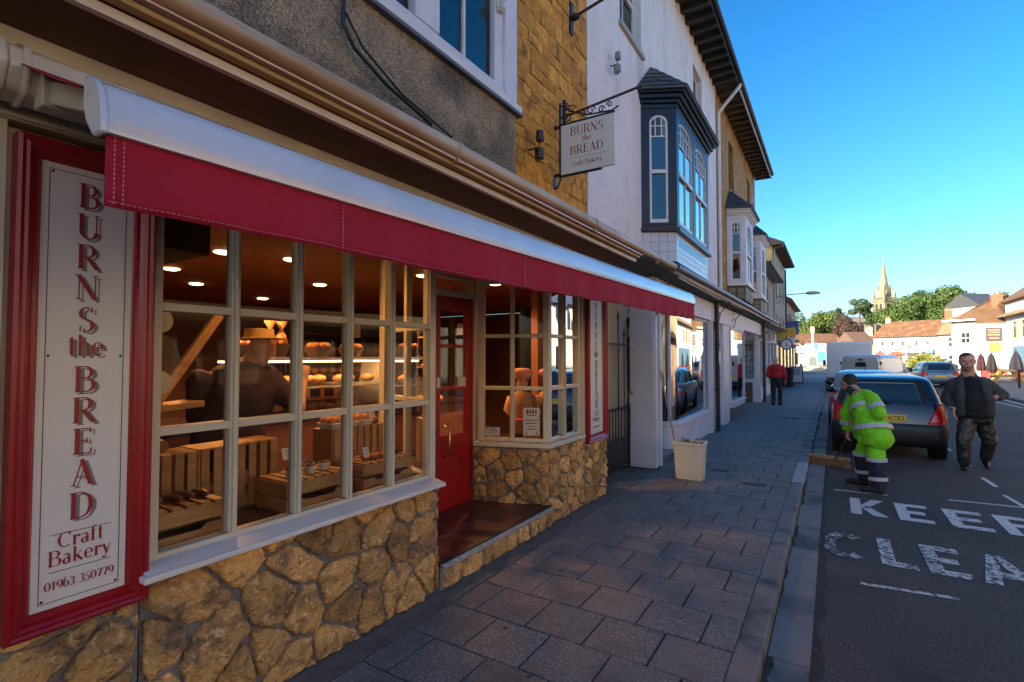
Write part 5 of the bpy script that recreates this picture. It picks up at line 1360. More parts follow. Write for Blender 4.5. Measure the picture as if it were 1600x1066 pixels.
s = MB(); strip(s, CP, -.045, -.041, .531, 2.40); s.build('pane', M['glass_old'] if False else glass('glass_shop', (.55, .6, .62), 2.1, wave=.0), fr, smooth='auto')
s = MB(); s.box(-3.25, -2.27, 11.76, 11.95, 0, 2.82); s.box(-2.27, -2.24, 11.80, 11.90, 0, 2.7); s.build('pilaster', LW, s2, bevel=.006)
s = MB(); s.box(-4.6, -4.5, 7.6, 15.4, 0, 2.8); s.box(-4.5, -2.65, 7.62, 15.4, 2.5, 2.6); s.build('shop_interior', mat('shop_grey', (.12, .12, .13), .8), s2)
s = MB(); s.box(-4.5, -2.45, 9.1, 11.7, .3, .42); s.build('display_floor', mat('display_green', (.10, .16, .15), .6), s2)
for i, (y, z, h, c, nm, lb) in enumerate(((9.25, .43, 1.2, (.10, .07, .22), 'hanging_dress', 'purple patterned dress hanging in the curved window'), (10.4, .43, .38, (.05, .05, .05), 'picture_frame', 'dark framed picture low in the curved shop window'), (9.8, .43, .25, (.20, .35, .40), 'ornament_box', 'pale blue ornament box in the curved shop window'), (9.55, .43, .2, (.25, .06, .08), 'ornament_box', 'small red ornament box near the dress'))):
    m_ = MB()
    if i == 0: m_.lathe([(.20, 0), (.16, .5), (.11, .75), (.14, 1.0), (.05, 1.15)], (-2.7, y, z), 12)
    elif i == 1: m_.box(-2.62, -2.58, y, y + .55, z, z + h); m_.box(-2.575, -2.57, y + .05, y + .5, z + .05, z + h - .05)
    else: m_.box(-2.75, -2.55, y, y + .16, z, z + h); m_.box(-2.76, -2.54, y - .01, y + .17, z + h, z + h + .03)
    m_.build(nm, mat('display_%d' % i, c, .6, tuple(q * 2 for q in c), 20), label=lb, cat=nm.replace('_', ' '), org=(-2.7, y, z))
t = thing('window_notice', 'white notice with red writing taped inside the shop door window', 'notice', (-2.7, 8.9, 1.6))
MB().box(-2.86, -2.56, 8.90, 8.905, 1.62, 1.82).build('sheet', PAPERW, t)
s = MB()
for k in range(5): s.box(-2.83, -2.60 - .03 * (k % 2), 8.8985, 8.8995, 1.65 + k * .033, 1.662 + k * .033)
s.build('print', mat('print_red', (.35, .04, .06), .6), t)
# black drainpipe
dp = thing('drainpipe', 'black drainpipe between the two white shopfronts with a paper notice', 'drainpipe', (-2.2, 12.2, 0))
s = MB(); s.tube([(-2.20, 12.18, 0.0), (-2.20, 12.18, 2.9)], .045, 10)
for z in (.9, 1.9, 2.6): s.tube([(-2.20, 12.18, z), (-2.20, 12.18, z + .06)], .056, 10)
s.build('pipe', M['black_iron'], dp, smooth='auto')
MB().box(-2.152, -2.148, 12.08, 12.28, 1.50, 1.78).build('notice', PAPERW, dp)
# ------------------------------------------------------------------ shopfront three with narrow pane and picture cabinet
s3 = thing('estate_shopfront', 'white shopfront with narrow bowed pane and pictures in a side window', 'shopfront', (-2.3, 15.5, 0))
s = MB(); s.box(-3.2, -2.27, 12.35, 12.85, 0, 2.82); s.box(-2.27, -2.235, 12.42, 12.52, 0, 2.7); s.box(-3.2, -2.34, 12.85, 13.3, 0, 2.82); s.box(-3.0, -2.26, 13.3, 14.1, 0.0, 2.45); s.build('pilaster', LW, s3, bevel=.008)
s = MB(); s.box(-2.9, -2.24, 12.35, 20.9, 2.452, 2.86); s.build('frieze', LW, s3)
P3 = [(-2.30, 14.12), (-2.22, 14.3), (-2.19, 15.2), (-2.19, 16.25), (-2.30, 16.4)]
s = MB(); strip(s, P3, -.3, -.02, 0, .33); s.build('stall_riser', mat('grey_riser', (.08, .085, .10), .5), s3)
s = MB(); strip(s, P3, -.3, .0, .331, .46); strip(s, P3, -.3, .05, .461, .49); s.build('sill', LW, s3, bevel=.005)
s = MB(); strip(s, P3, -.08, -.01, 2.36, 2.45); fr = s.build('window_frame', LW, s3)
for p in ((-2.25, 14.18), (-2.22, 16.30)): MB().box(p[0] - .03, p[0] + .02, p[1] - .03, p[1] + .03, .491, 2.36).build('mullion', LW, fr)
s = MB(); strip(s, P3, -.045, -.041, .491, 2.36); s.build('pane', MATS['glass_shop'], fr)
s = MB(); s.box(-3.6, -2.75, 14.2, 16.4, .1, 2.4); s.build('display_back', MATS['shop_grey'], s3)
# side window facing the camera at y = 20.55
s = MB(); s.box(-3.35, -3.0, 16.45, 20.6, 0, 2.45); s.build('lobby_wall', LW, s3)
s = MB(); s.box(-3.0, -2.30, 20.6, 20.75, .72, .85); s.box(-3.0, -2.88, 20.6, 20.7, .85, 2.45); s.box(-2.46, -2.30, 20.6, 20.7, .85, 2.45); s.box(-2.88, -2.46, 20.62, 20.7, 2.3, 2.45); sw = s.build('side_window', LW, s3, bevel=.004)
MB().box(-3.0, -2.52, 20.62, 20.75, 0, .72).build('tiled_base', mat('brown_base', (.13, .10, .07), .7, (.09, .07, .05), 6), s3)
MB().box(-2.52, -2.26, 20.60, 20.9, 0, .72).build('post_base', LW, s3)
MB().box(-2.88, -2.46, 20.68, 20.7, .85, 2.3).build('backing', mat('display_pale', (.40, .45, .50), .7), sw)
for k, c in enumerate(((.12, .30, .36), (.10, .14, .24), (.12, .16, .10))):
    MB().box(-2.84, -2.50, 20.66, 20.675, 1.05 + k * .42, 1.30 + k * .42).build('picture_card', mat('picture_%d' % k, c, .5, (.5, .52, .55), 5, thr=(.5, .6)), sw)
MB().box(-2.88, -2.46, 20.64, 20.645, .85, 2.3).build('pane', M['glass'], sw)
dp = thing('drainpipe', 'second black drainpipe beside the walking man in red', 'drainpipe', (-2.2, 21, 0))
s = MB(); s.tube([(-2.17, 21.0, 0.0), (-2.17, 21.0, 2.95)], .05, 10); s.tube([(-2.17, 21.0, 1.2), (-2.17, 21.0, 1.27)], .06, 10); s.build('pipe', M['black_iron'], dp, smooth='auto')

# ------------------------------------------------------------------ further shops and houses on the left
s4 = thing('corner_shopfront', 'pale shopfront with bright signs beyond the man in red', 'shopfront', (-2.4, 24, 0))
s = MB(); s.box(-6, -2.42, 21.1, 29.0, 0, .45); s.box(-6, -2.42, 21.1, 29, 2.3, 3.05)
for y in (21.1, 22.4, 23.8, 25.2, 26.6, 27.9): s.box(-2.9, -2.36, y, y + .35, .45, 2.3)
s.build('shop_wall', mat('shop_blue_white', (.58, .62, .70), .6), s4)
for y in (21.45, 22.75, 24.15, 25.55, 26.95): MB().box(-2.55, -2.54, y, y + 1.1, .45, 2.3).build('pane', MATS['glass_shop'], s4)
MB().box(-3.6, -3.5, 21.1, 29, .45, 2.3).build('inner_wall', mat('lit_inner', (.45, .42, .30), .8), s4)
s = MB(); s.hexa([(-2.42, 21.1, 2.9), (-1.85, 21.1, 2.86), (-1.85, 29.5, 2.86), (-2.42, 29.5, 2.9), (-2.42, 21.1, 2.94), (-1.85, 21.1, 2.90), (-1.85, 29.5, 2.90), (-2.42, 29.5, 2.94)]); s.build('canopy', mat('canopy_pale', (.40, .40, .38), .7), s4)
MB().bar((-1.84, 23.6, 2.93), (-1.84, 29.5, 2.93), .08, .10).build('canopy_edge', mat('edge_brown', (.10, .07, .05), .6), s4)
FB = mat('flower_mix', (.5, .12, .15), .8, (.12, .2, .06), 30, thr=(.4, .6))
for i, (y, z, lb) in enumerate(((21.9, 2.55, 'pink advertising strip under the canopy nearest the drainpipe'), (23.4, 2.5, 'yellow and red advertising strip under the canopy'))):
    MB().box(-2.34, -2.30, y, y + 1.2, z - .15, z + .28).build('fascia_poster', mat('poster_%d' % i, ((.5, .35, .38), (.55, .38, .08))[i], .6, ((.35, .42, .5), (.45, .06, .05))[i], 5, thr=(.45, .55)), label=lb, cat='poster', org=(-2.3, y, z))
def proj_sign(y, z, w_, h, m, label, kind='box', txt=None, tm=None, x0=-2.0):
    t = thing('projecting_sign', label, 'sign', (x0, y, z))
    if kind == 'round':
        MB().lathe([(w_ / 2, -.04), (w_ / 2, .04)], (x0 + w_ / 2, y, z), 24, 'y').build('rim', m, t, smooth='auto')
        MB().lathe([(w_ * .39, -.045), (w_ * .39, -.04)], (x0 + w_ / 2, y, z), 24, 'y').build('dial', PAPERW, t)
        s = MB(); s.box(x0 + w_ / 2 - .04, x0 + w_ / 2 + .05, y - .047, y - .0455, z - .09, z - .06); s.box(x0 + w_ / 2 - .01, x0 + w_ / 2 + .02, y - .047, y - .0455, z - .06, z + .10); s.build('emblem', MATS['ink'], t)
    else:
        MB().box(x0, x0 + w_, y - .03, y + .03, z - h / 2, z + h / 2).build('sign_board', m, t, bevel=.02)
        if txt: sans('lettering', txt, tm or PAPERW, t, (x0 + w_ / 2, y - .032, z - .06), FACE_MY, .16)
    MB().box(x0 - .45, x0 - .001, y - .012, y + .012, z + (0 if kind == 'round' else h * .3), z + .03 + (0 if kind == 'round' else h * .3)).build('arm', M['black_iron'], t)
    return t
BLUE = mat('sign_blue', (.02, .05, .25), .4); YEL = mat('sign_yellow', (.75, .45, .03), .5, (.5, .28, .02), 8)
proj_sign(25.7, 2.22, .50, .5, BLUE, 'round blue rimmed white sign hanging over the pavement', 'round')
proj_sign(27.0, 2.80, .55, .42, YEL, 'bright yellow animal shaped projecting shop sign', 'box')
proj_sign(25.9, 2.62, .34, .3, mat('sign_pale_yellow', (.6, .42, .1), .5), 'small yellow sign beside the animal shaped sign', 'box', x0=-2.15)
proj_sign(30.0, 3.15, .52, .70, BLUE, 'square blue projecting sign beyond the yellow one', 'box', 'P', x0=-2.0)
proj_sign(22.9, 2.48, .38, .3, mat('sign_oval', (.25, .35, .30), .5), 'dark green oval sign under the canopy', 'round', x0=-2.35)

lowb = thing('low_house', 'lower cream house with long gutter past the ochre house', 'house', (-2.6, 26, 0))
wall_with_holes(lowb, 'wall', mat('cream_wall', (.48, .42, .32), .9, (.4, .35, .27), 2, .3, 20), -3.0, XB, 22.95, 29.6, 2.9, 5.62, [(24, 24.8, 3.7, 4.9), (26.6, 27.4, 3.7, 4.9)])
for a, b, c, d in [(24, 24.8, 3.7, 4.9), (26.6, 27.4, 3.7, 4.9)]: small_window(lowb, a, b, c, d)
s = MB(); s.prism([(-2.15, 22.95, 5.45), (-2.15, 22.95, 5.52), (-5.5, 22.95, 7.2), (-9, 22.95, 5.5)], (0, 6.65, 0)); s.build('roof', M['slate'], lowb)
MB().tube([(-2.10, 22.95, 5.50), (-2.10, 29.6, 5.50)], .05, 8).build('gutter', M['black_iron'], lowb)
MB().box(-8.5, -3.0, 22.96, 29.6, 0, 5.4).build('inner_mass', M['dark_room'], lowb)
tb = thing('tall_cream_house', 'tall cream yellow house with dark eaves on the left row', 'house', (-2.6, 34, 0))
YW = mat('yellow_wall', (.62, .46, .18), .9, (.5, .38, .16), 2, .3, 20); CWL = mat('cream_wall2', (.50, .43, .32), .9, (.42, .36, .27), 2, .3, 20)
hol = [(31.2, 32.0, 4.9, 6.4), (33.4, 34.2, 4.9, 6.4), (35.6, 36.4, 4.9, 6.4), (31.2, 32.0, 2.6, 4.0), (33.4, 34.2, 2.6, 4.0), (35.6, 36.4, 2.6, 4.0)]
wall_with_holes(tb, 'wall', CWL, -3.0, XB, 29.66, 37.6, 0, 7.6, hol)
for a, b, c, d in hol: small_window(tb, a, b, c, d, m=mat('brown_frame', (.12, .09, .07), .5))
MB().box(-9, -2.62, 29.62, 29.655, 0, 7.62).build('gable_wall', YW, tb)
MB().box(-8.5, -3.0, 29.66, 37.6, 0, 7.5).build('inner_mass', M['dark_room'], tb)
s = MB(); s.prism([(-2.03, 29.4, 7.45), (-2.03, 29.4, 7.55), (-5.8, 29.4, 9.4), (-9.5, 29.4, 7.5)], (0, 8.4, 0)); s.build('roof', mat('roof_brown', (.12, .09, .07), .8), tb)
for k in range(14): MB().box(-2.60, -2.05, 29.7 + k * .58, 29.8 + k * .58, 7.36, 7.449).build('eaves_bracket', MATS['eaves_brown'], tb)
pipe(tb, 29.9, .1, 7.3, mat('pipe_pale', (.5, .5, .46), .5), hopper=(-2.1, 29.7, 7.45)); pipe(tb, 37.4, .1, 7.3, M['black_iron'])
hb_ = thing('brick_corner_house', 'last house of the left row with red tiled roof and brick panel', 'house', (-2.6, 43, 0))
hol = [(39.4, 41.2, 3.2, 4.6), (43, 44.6, 3.2, 4.6)]
wall_with_holes(hb_, 'wall', CWL, -3.0, XB, 37.7, 48.0, 0, 5.4, hol)
for a, b, c, d in hol: small_window(hb_, a, b, c, d)
MB().box(-2.60, -2.58, 41.3, 42.8, 3.0, 4.8).build('brick_panel', mat('brick_red', (.35, .12, .06), .85, (.25, .09, .05), 6), hb_)
MB().box(-9, -3.0, 37.7, 48, 0, 5.4).build('inner_mass', CWL, hb_)
s = MB(); s.prism([(-2.2, 37.7, 5.35), (-2.2, 37.7, 5.45), (-5.6, 37.7, 7.3), (-9.3, 37.7, 5.4)], (0, 10.6, 0)); s.build('roof', M['tile_red'], hb_)
MB().box(-6, -5.2, 38, 39.2, 6.2, 8.2).build('chimney', MATS['brick_red'], hb_)
for yy in (30.5, 33.0, 35.5, 38.5, 41.5, 44.5):
    MB().box(-2.598, -2.55, yy, yy + 1.7, .5, 2.3).build('shop_window', MATS['glass_shop'], tb if yy < 37 else hb_)
    MB().box(-2.598, -2.50, yy + 1.75, yy + 1.95, 0, 2.5).build('pilaster', mat('pil_%d' % (yy > 33), (.5, .38, .25) if yy < 33 else (.5, .46, .4), .6), tb if yy < 37 else hb_)
MB().box(-2.598, -2.2, 29.8, 37.5, 2.5, 2.58).build('shop_canopy', M['white_paint'], tb)
MB().box(-2.598, -2.2, 37.8, 47.8, 2.5, 2.58).build('shop_canopy', M['white_paint'], hb_)
# street lamp arm on the tall house
t = thing('street_lamp', 'yellow street lamp on a long arm from the tall cream house', 'street lamp', (-2.6, 30, 4.9))
MB().tube([(-2.6, 30.0, 4.75), (-2.0, 30.0, 4.88), (-1.1, 30.0, 4.90)], .025, 6).build('arm', mat('lamp_arm', (.25, .25, .22), .5), t)
s = MB(); s.tube([(-1.15, 30, 4.90), (-1.0, 30, 4.91), (-.7, 30, 4.90), (-.5, 30, 4.88)], [.04, .09, .085, .04], 8); s.build('lantern', mat('lamp_ochre', (.50, .38, .16), .5), t, smooth=True)
s = MB(); s.tube([(-2.58, 30.0, 4.35), (-2.0, 30.0, 4.85)], .015, 6); s.build('brace', MATS['lamp_arm'], t)
MB().box(-2.62, -2.55, 29.95, 30.05, 4.2, 5.0).build('wall_plate', M['black_iron'], t)
# offscreen remainder of the left row behind the camera (it throws the street into shade)
for i, (a, b, h) in enumerate(((-12, -2.05, 7.6), (-24, -12.05, 8.8), (-36, -24.05, 7.8), (-48, -36.05, 8.4))):
    t = thing('terraced_house', ('white', 'ochre', 'cream', 'grey')[i] + ' terraced house of the left row behind the bakery', 'house', (-2.6, (a + b) / 2, 0))
    MB().box(-9, -2.6, a, b, 0, h).build('wall', (M['render_white'], OCH, CWL, M['render_white'])[i], t)
    s = MB(); s.prism([(-2.0, a, h), (-5.8, a, h + 2.6), (-9.6, a, h)][::-1], (0, b - a, 0)); s.build('roof', M['slate'], t)
    y = a + 1
    while y < b - 1.5:
        for z in (.9, 3.7, 6.1):
            if z + 1.4 < h: MB().box(-2.599, -2.56, y, y + 1.0, z, z + 1.4).build('window', UPG, t)
        y += 2.4
# opposite row, near part
OPC = [(.74, .70, .60), (.70, .56, .38), (.78, .74, .68), (.52, .30, .16), (.74, .66, .52), (.66, .40, .22), (.66, .46, .28)]
ys_ = [-46, -34, -22, -11, -3, 6, 15, 26, 36]
for i in range(8):
    a, b = ys_[i], ys_[i + 1] - .05; h = (6.2, 6.8, 5.9, 6.6, 6.0, 6.9, 5.8, 5.2)[i]
    x = 10.4
    t = thing('opposite_house', ('pale', 'ochre', 'white', 'red brick', 'buff', 'orange brick', 'honey stone', 'low white')[i] + ' house across the road with tiled roof', 'house', (x, (a + b) / 2, 0))
    mm = mat('opposite_%d' % i, OPC[i % 7], .9, tuple(q * .85 for q in OPC[i % 7]), 3, .2, 20)
    MB().box(x, x + 8, a, b, 0, h).build('wall', mm, t)
    s = MB(); s.prism([(x - .4, a, h - .05), (x + 4, a, h + 2.5), (x + 8.4, a, h - .05)], (0, b - a, 0)); s.build('roof', (M['tile_red'], M['slate'], M['tile_red'])[i % 3], t)
    y = a + 1.0
    while y < b - 1.6:
        for z, hh in ((.8, 1.6), (3.6, 1.4)):
            F = MB().box(x - .03, x - .001, y - .08, y + 1.18, z - .08, z + hh + .08).build('window', M['white_paint'], t)
            MB().box(x - .045, x - .031, y, y + 1.1, z, z + hh).build('pane', mat('pane_dark', (.02, .025, .03), .1), F)
            MB().box(x - .06, x - .046, y + .52, y + .58, z, z + hh).build('glazing_bar', M['white_paint'], F)
        y += 2.6
    MB().box(x + 3.6, x + 4.4, a + .4, a + 1.2, h + 1.5, h + 3.4).build('chimney', mat('brick_red', (.35, .12, .06), .85), t)
    if i in (5, 6):   # a long planted shelf above the ground floor
        MB().box(x - .45, x - .001, a + .2, b - .2, 2.45, 2.68).build('planter', mat('planter_dark', (.03, .03, .03), .8), t)
        s = MB(); r_ = random.Random(i * 9)
        for q in range(1500):
            p = Vector((x - .22 + r_.uniform(-.15, .12), r_.uniform(a + .3, b - .3), 2.68 + r_.uniform(0, .42) * (.5 + noise.noise(Vector((q * .01, 0, 0))))))
            p.z = 2.66 + r_.random() ** 2 * (.30 + .30 * noise.noise(Vector((0, p.y * 1.3, 0)))); d1 = Vector((r_.uniform(-.3, .3), r_.uniform(-1, 1), r_.uniform(-.2, 1))) * .09; d2 = Vector((r_.uniform(-.3, .3), r_.uniform(-1, 1), r_.uniform(-.5, 1))) * .05
            s.add([p, p + d1, p + d2], [(0, 1, 2)])
        s.build('planter_foliage', mat('box_green', (.05, .10, .02), .8, (.16, .20, .03), 2), t, kind='stuff')
# ================================================================== VEHICLES
def interp(tab, z, k):
    if z <= tab[0][0]: return tab[0][k]
    for a, b in zip(tab, tab[1:]):
        if a[0] <= z <= b[0]:
            t = (z - a[0]) / max(1e-6, b[0] - a[0]); return a[k] + (b[k] - a[k]) * t
    return tab[-1][k]
def plan(yr, yf, hw, rr=.16, rf=.30, n=6):
    """rounded plan outline, counter clockwise seen from above"""
    pts = []
    for (cx, cy, r, a0) in ((hw - rr, yr + rr * 1.1, rr, -90), (hw - rf, yf - rf * 1.2, rf, 0), (-hw + rf, yf - rf * 1.2, rf, 90), (-hw + rr, yr + rr * 1.1, rr, 180)):
        ry = r * (1.1 if r == rr else 1.2)
        for i in range(n + 1):
            a = R(a0 + 90 * i / n); pts.append((cx + r * math.cos(a), cy + ry * math.sin(a)))
    return pts
def stack(mb, tab, rr=.16, rf=.3, fine=1):
    rings = []
    zs = []
    for a, b in zip(tab, tab[1:]):
        for i in range(fine): zs.append(a[0] + (b[0] - a[0]) * i / fine)
    zs.append(tab[-1][0])
    vs = []; n = 0
    for z in zs:
        P = plan(interp(tab, z, 1), interp(tab, z, 2), interp(tab, z, 3), min(rr, interp(tab, z, 3) * .6), min(rf, interp(tab, z, 3) * .8)); n = len(P); vs += [(x, y, z) for x, y in P]
    fs = [(i * n + k, i * n + (k + 1) % n, (i + 1) * n + (k + 1) % n, (i + 1) * n + k) for i in range(len(zs) - 1) for k in range(n)]
    fs += [tuple(range(n))[::-1], tuple((len(zs) - 1) * n + k for k in range(n))]
    mb.add(vs, fs)
def rnd_in(u, hw, r):
    q = max(0, abs(u) - (hw - r)) / r
    return r * 1.12 * (1 - math.sqrt(max(0, 1 - min(q, .98) ** 2)))
def patch(mb, tab, side, u0, u1, z0, z1, off=.006, n=8, u0t=None, u1t=None, th=.004, rr=.15):
    """panel that hugs the stack: side 'r' rear (u = x), 'L'/'R' sides (u = y), 'f' front (u = x)"""
    u0t = u0 if u0t is None else u0t; u1t = u1 if u1t is None else u1t
    g = []
    for j in range(n + 1):
        z = z0 + (z1 - z0) * j / n; row = []
        a, b = u0 + (u0t - u0) * j / n, u1 + (u1t - u1) * j / n
        for i in range(n + 1):
            u = a + (b - a) * i / n
            if side == 'r': row.append((u, interp(tab, z, 1) - off + rnd_in(u, interp(tab, z, 3), rr), z))
            elif side == 'f': row.append((u, interp(tab, z, 2) + off - rnd_in(u, interp(tab, z, 3), .30), z))
            else:
                s_ = -1 if side == 'L' else 1; row.append((s_ * (interp(tab, z, 3) + off), u, z))
        g.append(row)
    base = [p for r_ in g for p in r_]
    inw = {'r': (0, th, 0), 'f': (0, -th, 0), 'L': (th, 0, 0), 'R': (-th, 0, 0)}[side]
    back = [(p[0] + inw[0], p[1] + inw[1], p[2]) for p in base]; m = (n + 1) ** 2; fs = []
    for j in range(n):
        for i in range(n):
            q = (j * (n + 1) + i, j * (n + 1) + i + 1, (j + 1) * (n + 1) + i + 1, (j + 1) * (n + 1) + i)
            if side in 'fL': q = q[::-1]
            fs.append(q); fs.append(tuple(m + k for k in q[::-1]))
    edge = [i for i in range(n + 1)] + [(j + 1) * (n + 1) - 1 for j in range(1, n + 1)] + [n * (n + 1) + i for i in range(n - 1, -1, -1)] + [j * (n + 1) for j in range(n - 1, 0, -1)]
    for a, b in zip(edge, edge[1:] + edge[:1]): fs.append((a, b, m + b, m + a))
    mb.add(base + back, fs)
CARGLASS = mat('car_glass', (.012, .02, .024), .04, spec=.9)
REDL = mat('tail_light', (.60, .006, .012), .25, (.45, .004, .008), 30, coat=.25)
def paint(name, c, metal=.3): return mat(name, c, .28, tuple(q * .9 for q in c), 2, metal=metal, coat=.8)
def wheel(par, x, y, r, wdt=.19, s_=1):
    t = MB().lathe([(r * .55, -wdt / 2), (r * .93, -wdt / 2), (r, -wdt * .36), (r, wdt * .36), (r * .93, wdt / 2), (r * .55, wdt / 2)], (x, y, r), 22, 'x').build('wheel', M['rubber'], par, smooth='auto')
    MB().lathe([(r * .60, s_ * wdt * .50), (r * .58, s_ * wdt * .30), (r * .2, s_ * wdt * .42), (.02, s_ * wdt * .46)], (x, y, r), 20, 'x').build('hub_cap', mat('hub_grey', (.28, .28, .29), .4, metal=.6), t, smooth='auto')
def car(name, label, loc, rz, body, lo, hi, rear_w, tyre=.29, wb=(.62, 3.05), hw=.70, lights=None, group=None, plate=None, bumper=None, cat='car', grille=True, sidewin=True):
    t = thing(name, label, cat, loc, rz, group, local=True)
    m_ = MB(); stack(m_, lo, .16, .34, 2); b = m_.build('body', body, t, smooth=True)
    m_ = MB(); stack(m_, hi, .14, .28, 2); m_.build('cabin', body, t, smooth=True)
    m_ = MB(); patch(m_, hi, 'r', -rear_w[0], rear_w[0], rear_w[2], rear_w[3], u0t=-rear_w[1], u1t=rear_w[1]); m_.build('rear_window', CARGLASS, t, smooth=True)
    zt = hi[-3][0] - .03; zb = hi[0][0] + .05
    yr0 = interp(hi, zb, 1); yf0 = interp(hi, zb, 2); yr1 = interp(hi, zt, 1); yf1 = interp(hi, zt, 2)
    for sd in 'LR':
        if sidewin:
            mid = (yr0 + yf0) / 2 - .1
            m_ = MB(); patch(m_, hi, sd, yr0 + .34, mid - .04, zb, zt, u0t=yr1 + .26, u1t=mid - .08); m_.build('side_window', CARGLASS, t, smooth=True)
        mid = (yr0 + yf0) / 2 - .1 if sidewin else yf0 - 1.0
        m_ = MB(); patch(m_, hi, sd, mid + .04, yf0 - .28, zb, zt, u0t=mid, u1t=yf1 - .10); m_.build('side_window', CARGLASS, t, smooth=True)
        s_ = -1 if sd == 'L' else 1
        m_ = MB(); hwb = interp(hi, zb, 3); m_.ball((s_ * (hwb + .13), yf0 - .42, zb + .06), .09, 6, (1, .6, .75)); m_.bar((s_ * (hwb), yf0 - .42, zb + .02), (s_ * (hwb + .1), yf0 - .42, zb + .04), .05, .04); m_.build('wing_mirror', M['black_iron'], t, smooth=True)
        for y in wb: 
            wheel(t, s_ * hw, y, tyre, s_=s_)
            MB().lathe([(tyre * 1.18, -.02), (tyre * 1.18, .02)], (s_ * (interp(lo, .5, 3) - .012), y, tyre + .02), 22, 'x').build('wheel_arch', M['rubber'], t)
    m_ = MB(); patch(m_, hi, 'f', -interp(hi, zb, 3) + .14, interp(hi, zb, 3) - .14, zb, zt, u0t=-interp(hi, zt, 3) + .10, u1t=interp(hi, zt, 3) - .10); m_.build('windscreen', CARGLASS, t, smooth=True)
    if bumper:
        m_ = MB(); stack(m_, bumper[1], .20, .38, 2); m_.build('bumper', bumper[0], t, smooth=True)
    if lights:
        for s_ in (-1, 1):
            m_ = MB(); a, b_, z0, z1, at, bt = lights
            T = lo
            patch(m_, T, 'r', *(sorted((s_ * a, s_ * b_))), z0, z1, off=.012, n=8, u0t=sorted((s_ * at, s_ * bt))[0], u1t=sorted((s_ * at, s_ * bt))[1], th=.03, rr=.16); m_.build('tail_light', REDL, t, smooth=True)
            m_ = MB(); ya = interp(T, z0, 1)
            m_.hexa([(s_ * (interp(T, z0, 3) + .004), ya + .12, z0 + .02), (s_ * (interp(T, z0, 3) - .03), ya + .12, z0 + .02), (s_ * (interp(T, z0, 3) - .03), ya + .28, z0 + .02), (s_ * (interp(T, z0, 3) + .004), ya + .28, z0 + .02),
                     (s_ * (interp(T, z1, 3) + .004), ya + .16, z1 - .04), (s_ * (interp(T, z1, 3) - .03), ya + .16, z1 - .04), (s_ * (interp(T, z1, 3) - .03), ya + .20, z1 - .04), (s_ * (interp(T, z1, 3) + .004), ya + .20, z1 - .04)]); m_.build('light_wrap', REDL, t)
    return t
# dark hatchback
dk = paint('paint_aubergine', (.006, .006, .014), .2)
LO = [(.22, .10, 3.60, .74), (.30, .04, 3.70, .79), (.45, .02, 3.74, .815), (.60, .02, 3.74, .82), (.78, .05, 3.70, .815), (.92, .10, 3.45, .79), (.97, .13, 3.1, .76)]
HI = [(.93, .115, 2.95, .765), (1.05, .20, 2.70, .735), (1.22, .32, 2.40, .685), (1.33, .41, 2.20, .645), (1.375, .50, 2.05, .60), (1.405, .66, 1.90, .52), (1.425, .90, 1.7, .38)]
BU = [(.26, .02, 3.74, .77), (.34, -.05, 3.82, .81), (.46, -.075, 3.84, .83), (.57, -.07, 3.83, .83), (.62, -.03, 3.80, .825)]
hc = car('parked_car', 'dark three-door hatchback with yellow plate parked behind the road sweeper', (.77, 10.92, -.1), R(-1), dk, LO, HI, (.60, .50, .975, 1.315),
         bumper=(mat('bumper_plastic', (.018, .018, .022), .55, bump=.05, bscale=80), BU), lights=(.54, .80, .63, .96, .70, .785))
PLY = mat('plate_yellow', (.75, .48, .03), .4)
MB().box(-.26, .26, -.012, .02, .655, .77).build('number_plate', PLY, hc, bevel=.008)
for ch_, x_ in zip('7KOD', (-.055, .045, .118, .192)): sans('plate_character', ch_, MATS['ink'], hc, (x_, -.0135, .677), FACE_MY, .105, 1.05)
sans('badge', 'Clio', mat('chrome', (.7, .7, .72), .15, metal=1), hc, (.44, .022, .665), FACE_MY, .06, 1.3)
MB().bar((.0, .125, .99), (-.28, .17, 1.03), .012, .012).build('wiper', M['black_iron'], hc)
MB().ball((0, .095, .975), .035, 6, (1.6, .6, .7)).build('wiper_pivot', M['black_iron'], hc, smooth=True)
m_ = MB(); patch(m_, LO, 'r', -.58, .58, .60, .606, off=.004, n=6); m_.build('tailgate_gap', M['dark'], hc)
m_ = MB(); m_.ball((-.3, 1.0, 1.05), .14, 6, (1.2, .6, 1.5)); m_.ball((.32, 1.0, 1.05), .14, 6, (1.2, .6, 1.5)); m_.build('headrest', M['dark'], hc, smooth=True)
for s_ in (-1, 1): MB().box(s_ * .62 - .05, s_ * .62 + .05, -.062, -.02, .40, .43).build('reflector', REDL, hc)
# silver car in front of it
sc_ = car('parked_car', 'pale silver green saloon parked in front of the dark hatchback', (.70, 15.45, -.1), R(-1), paint('paint_silver_green', (.30, .36, .36), .5),
          [(.22, .10, 4.1, .76), (.35, .0, 4.2, .82), (.60, .0, 4.2, .84), (.80, .04, 4.1, .83), (.92, .12, 3.7, .80), (.95, .3, 3.4, .77)],
          [(.90, .30, 3.2, .77), (1.05, .50, 2.9, .73), (1.25, .85, 2.5, .67), (1.33, 1.05, 2.3, .63), (1.37, 1.25, 2.2, .56), (1.40, 1.5, 2.0, .4)], (.58, .50, .98, 1.27), wb=(.75, 3.3), tyre=.30, hw=.73, lights=(.58, .80, .60, .74, .60, .80))
for s_ in (-1, 1): MB().box(s_ * .70 - .07, s_ * .70 + .07, -.012, .02, .84, .90).build('upper_tail_light', REDL, sc_)
MB().tube([(0, 1.3, 1.37), (0, 1.15, 1.62)], .006, 5).build('aerial', M['black_iron'], sc_)
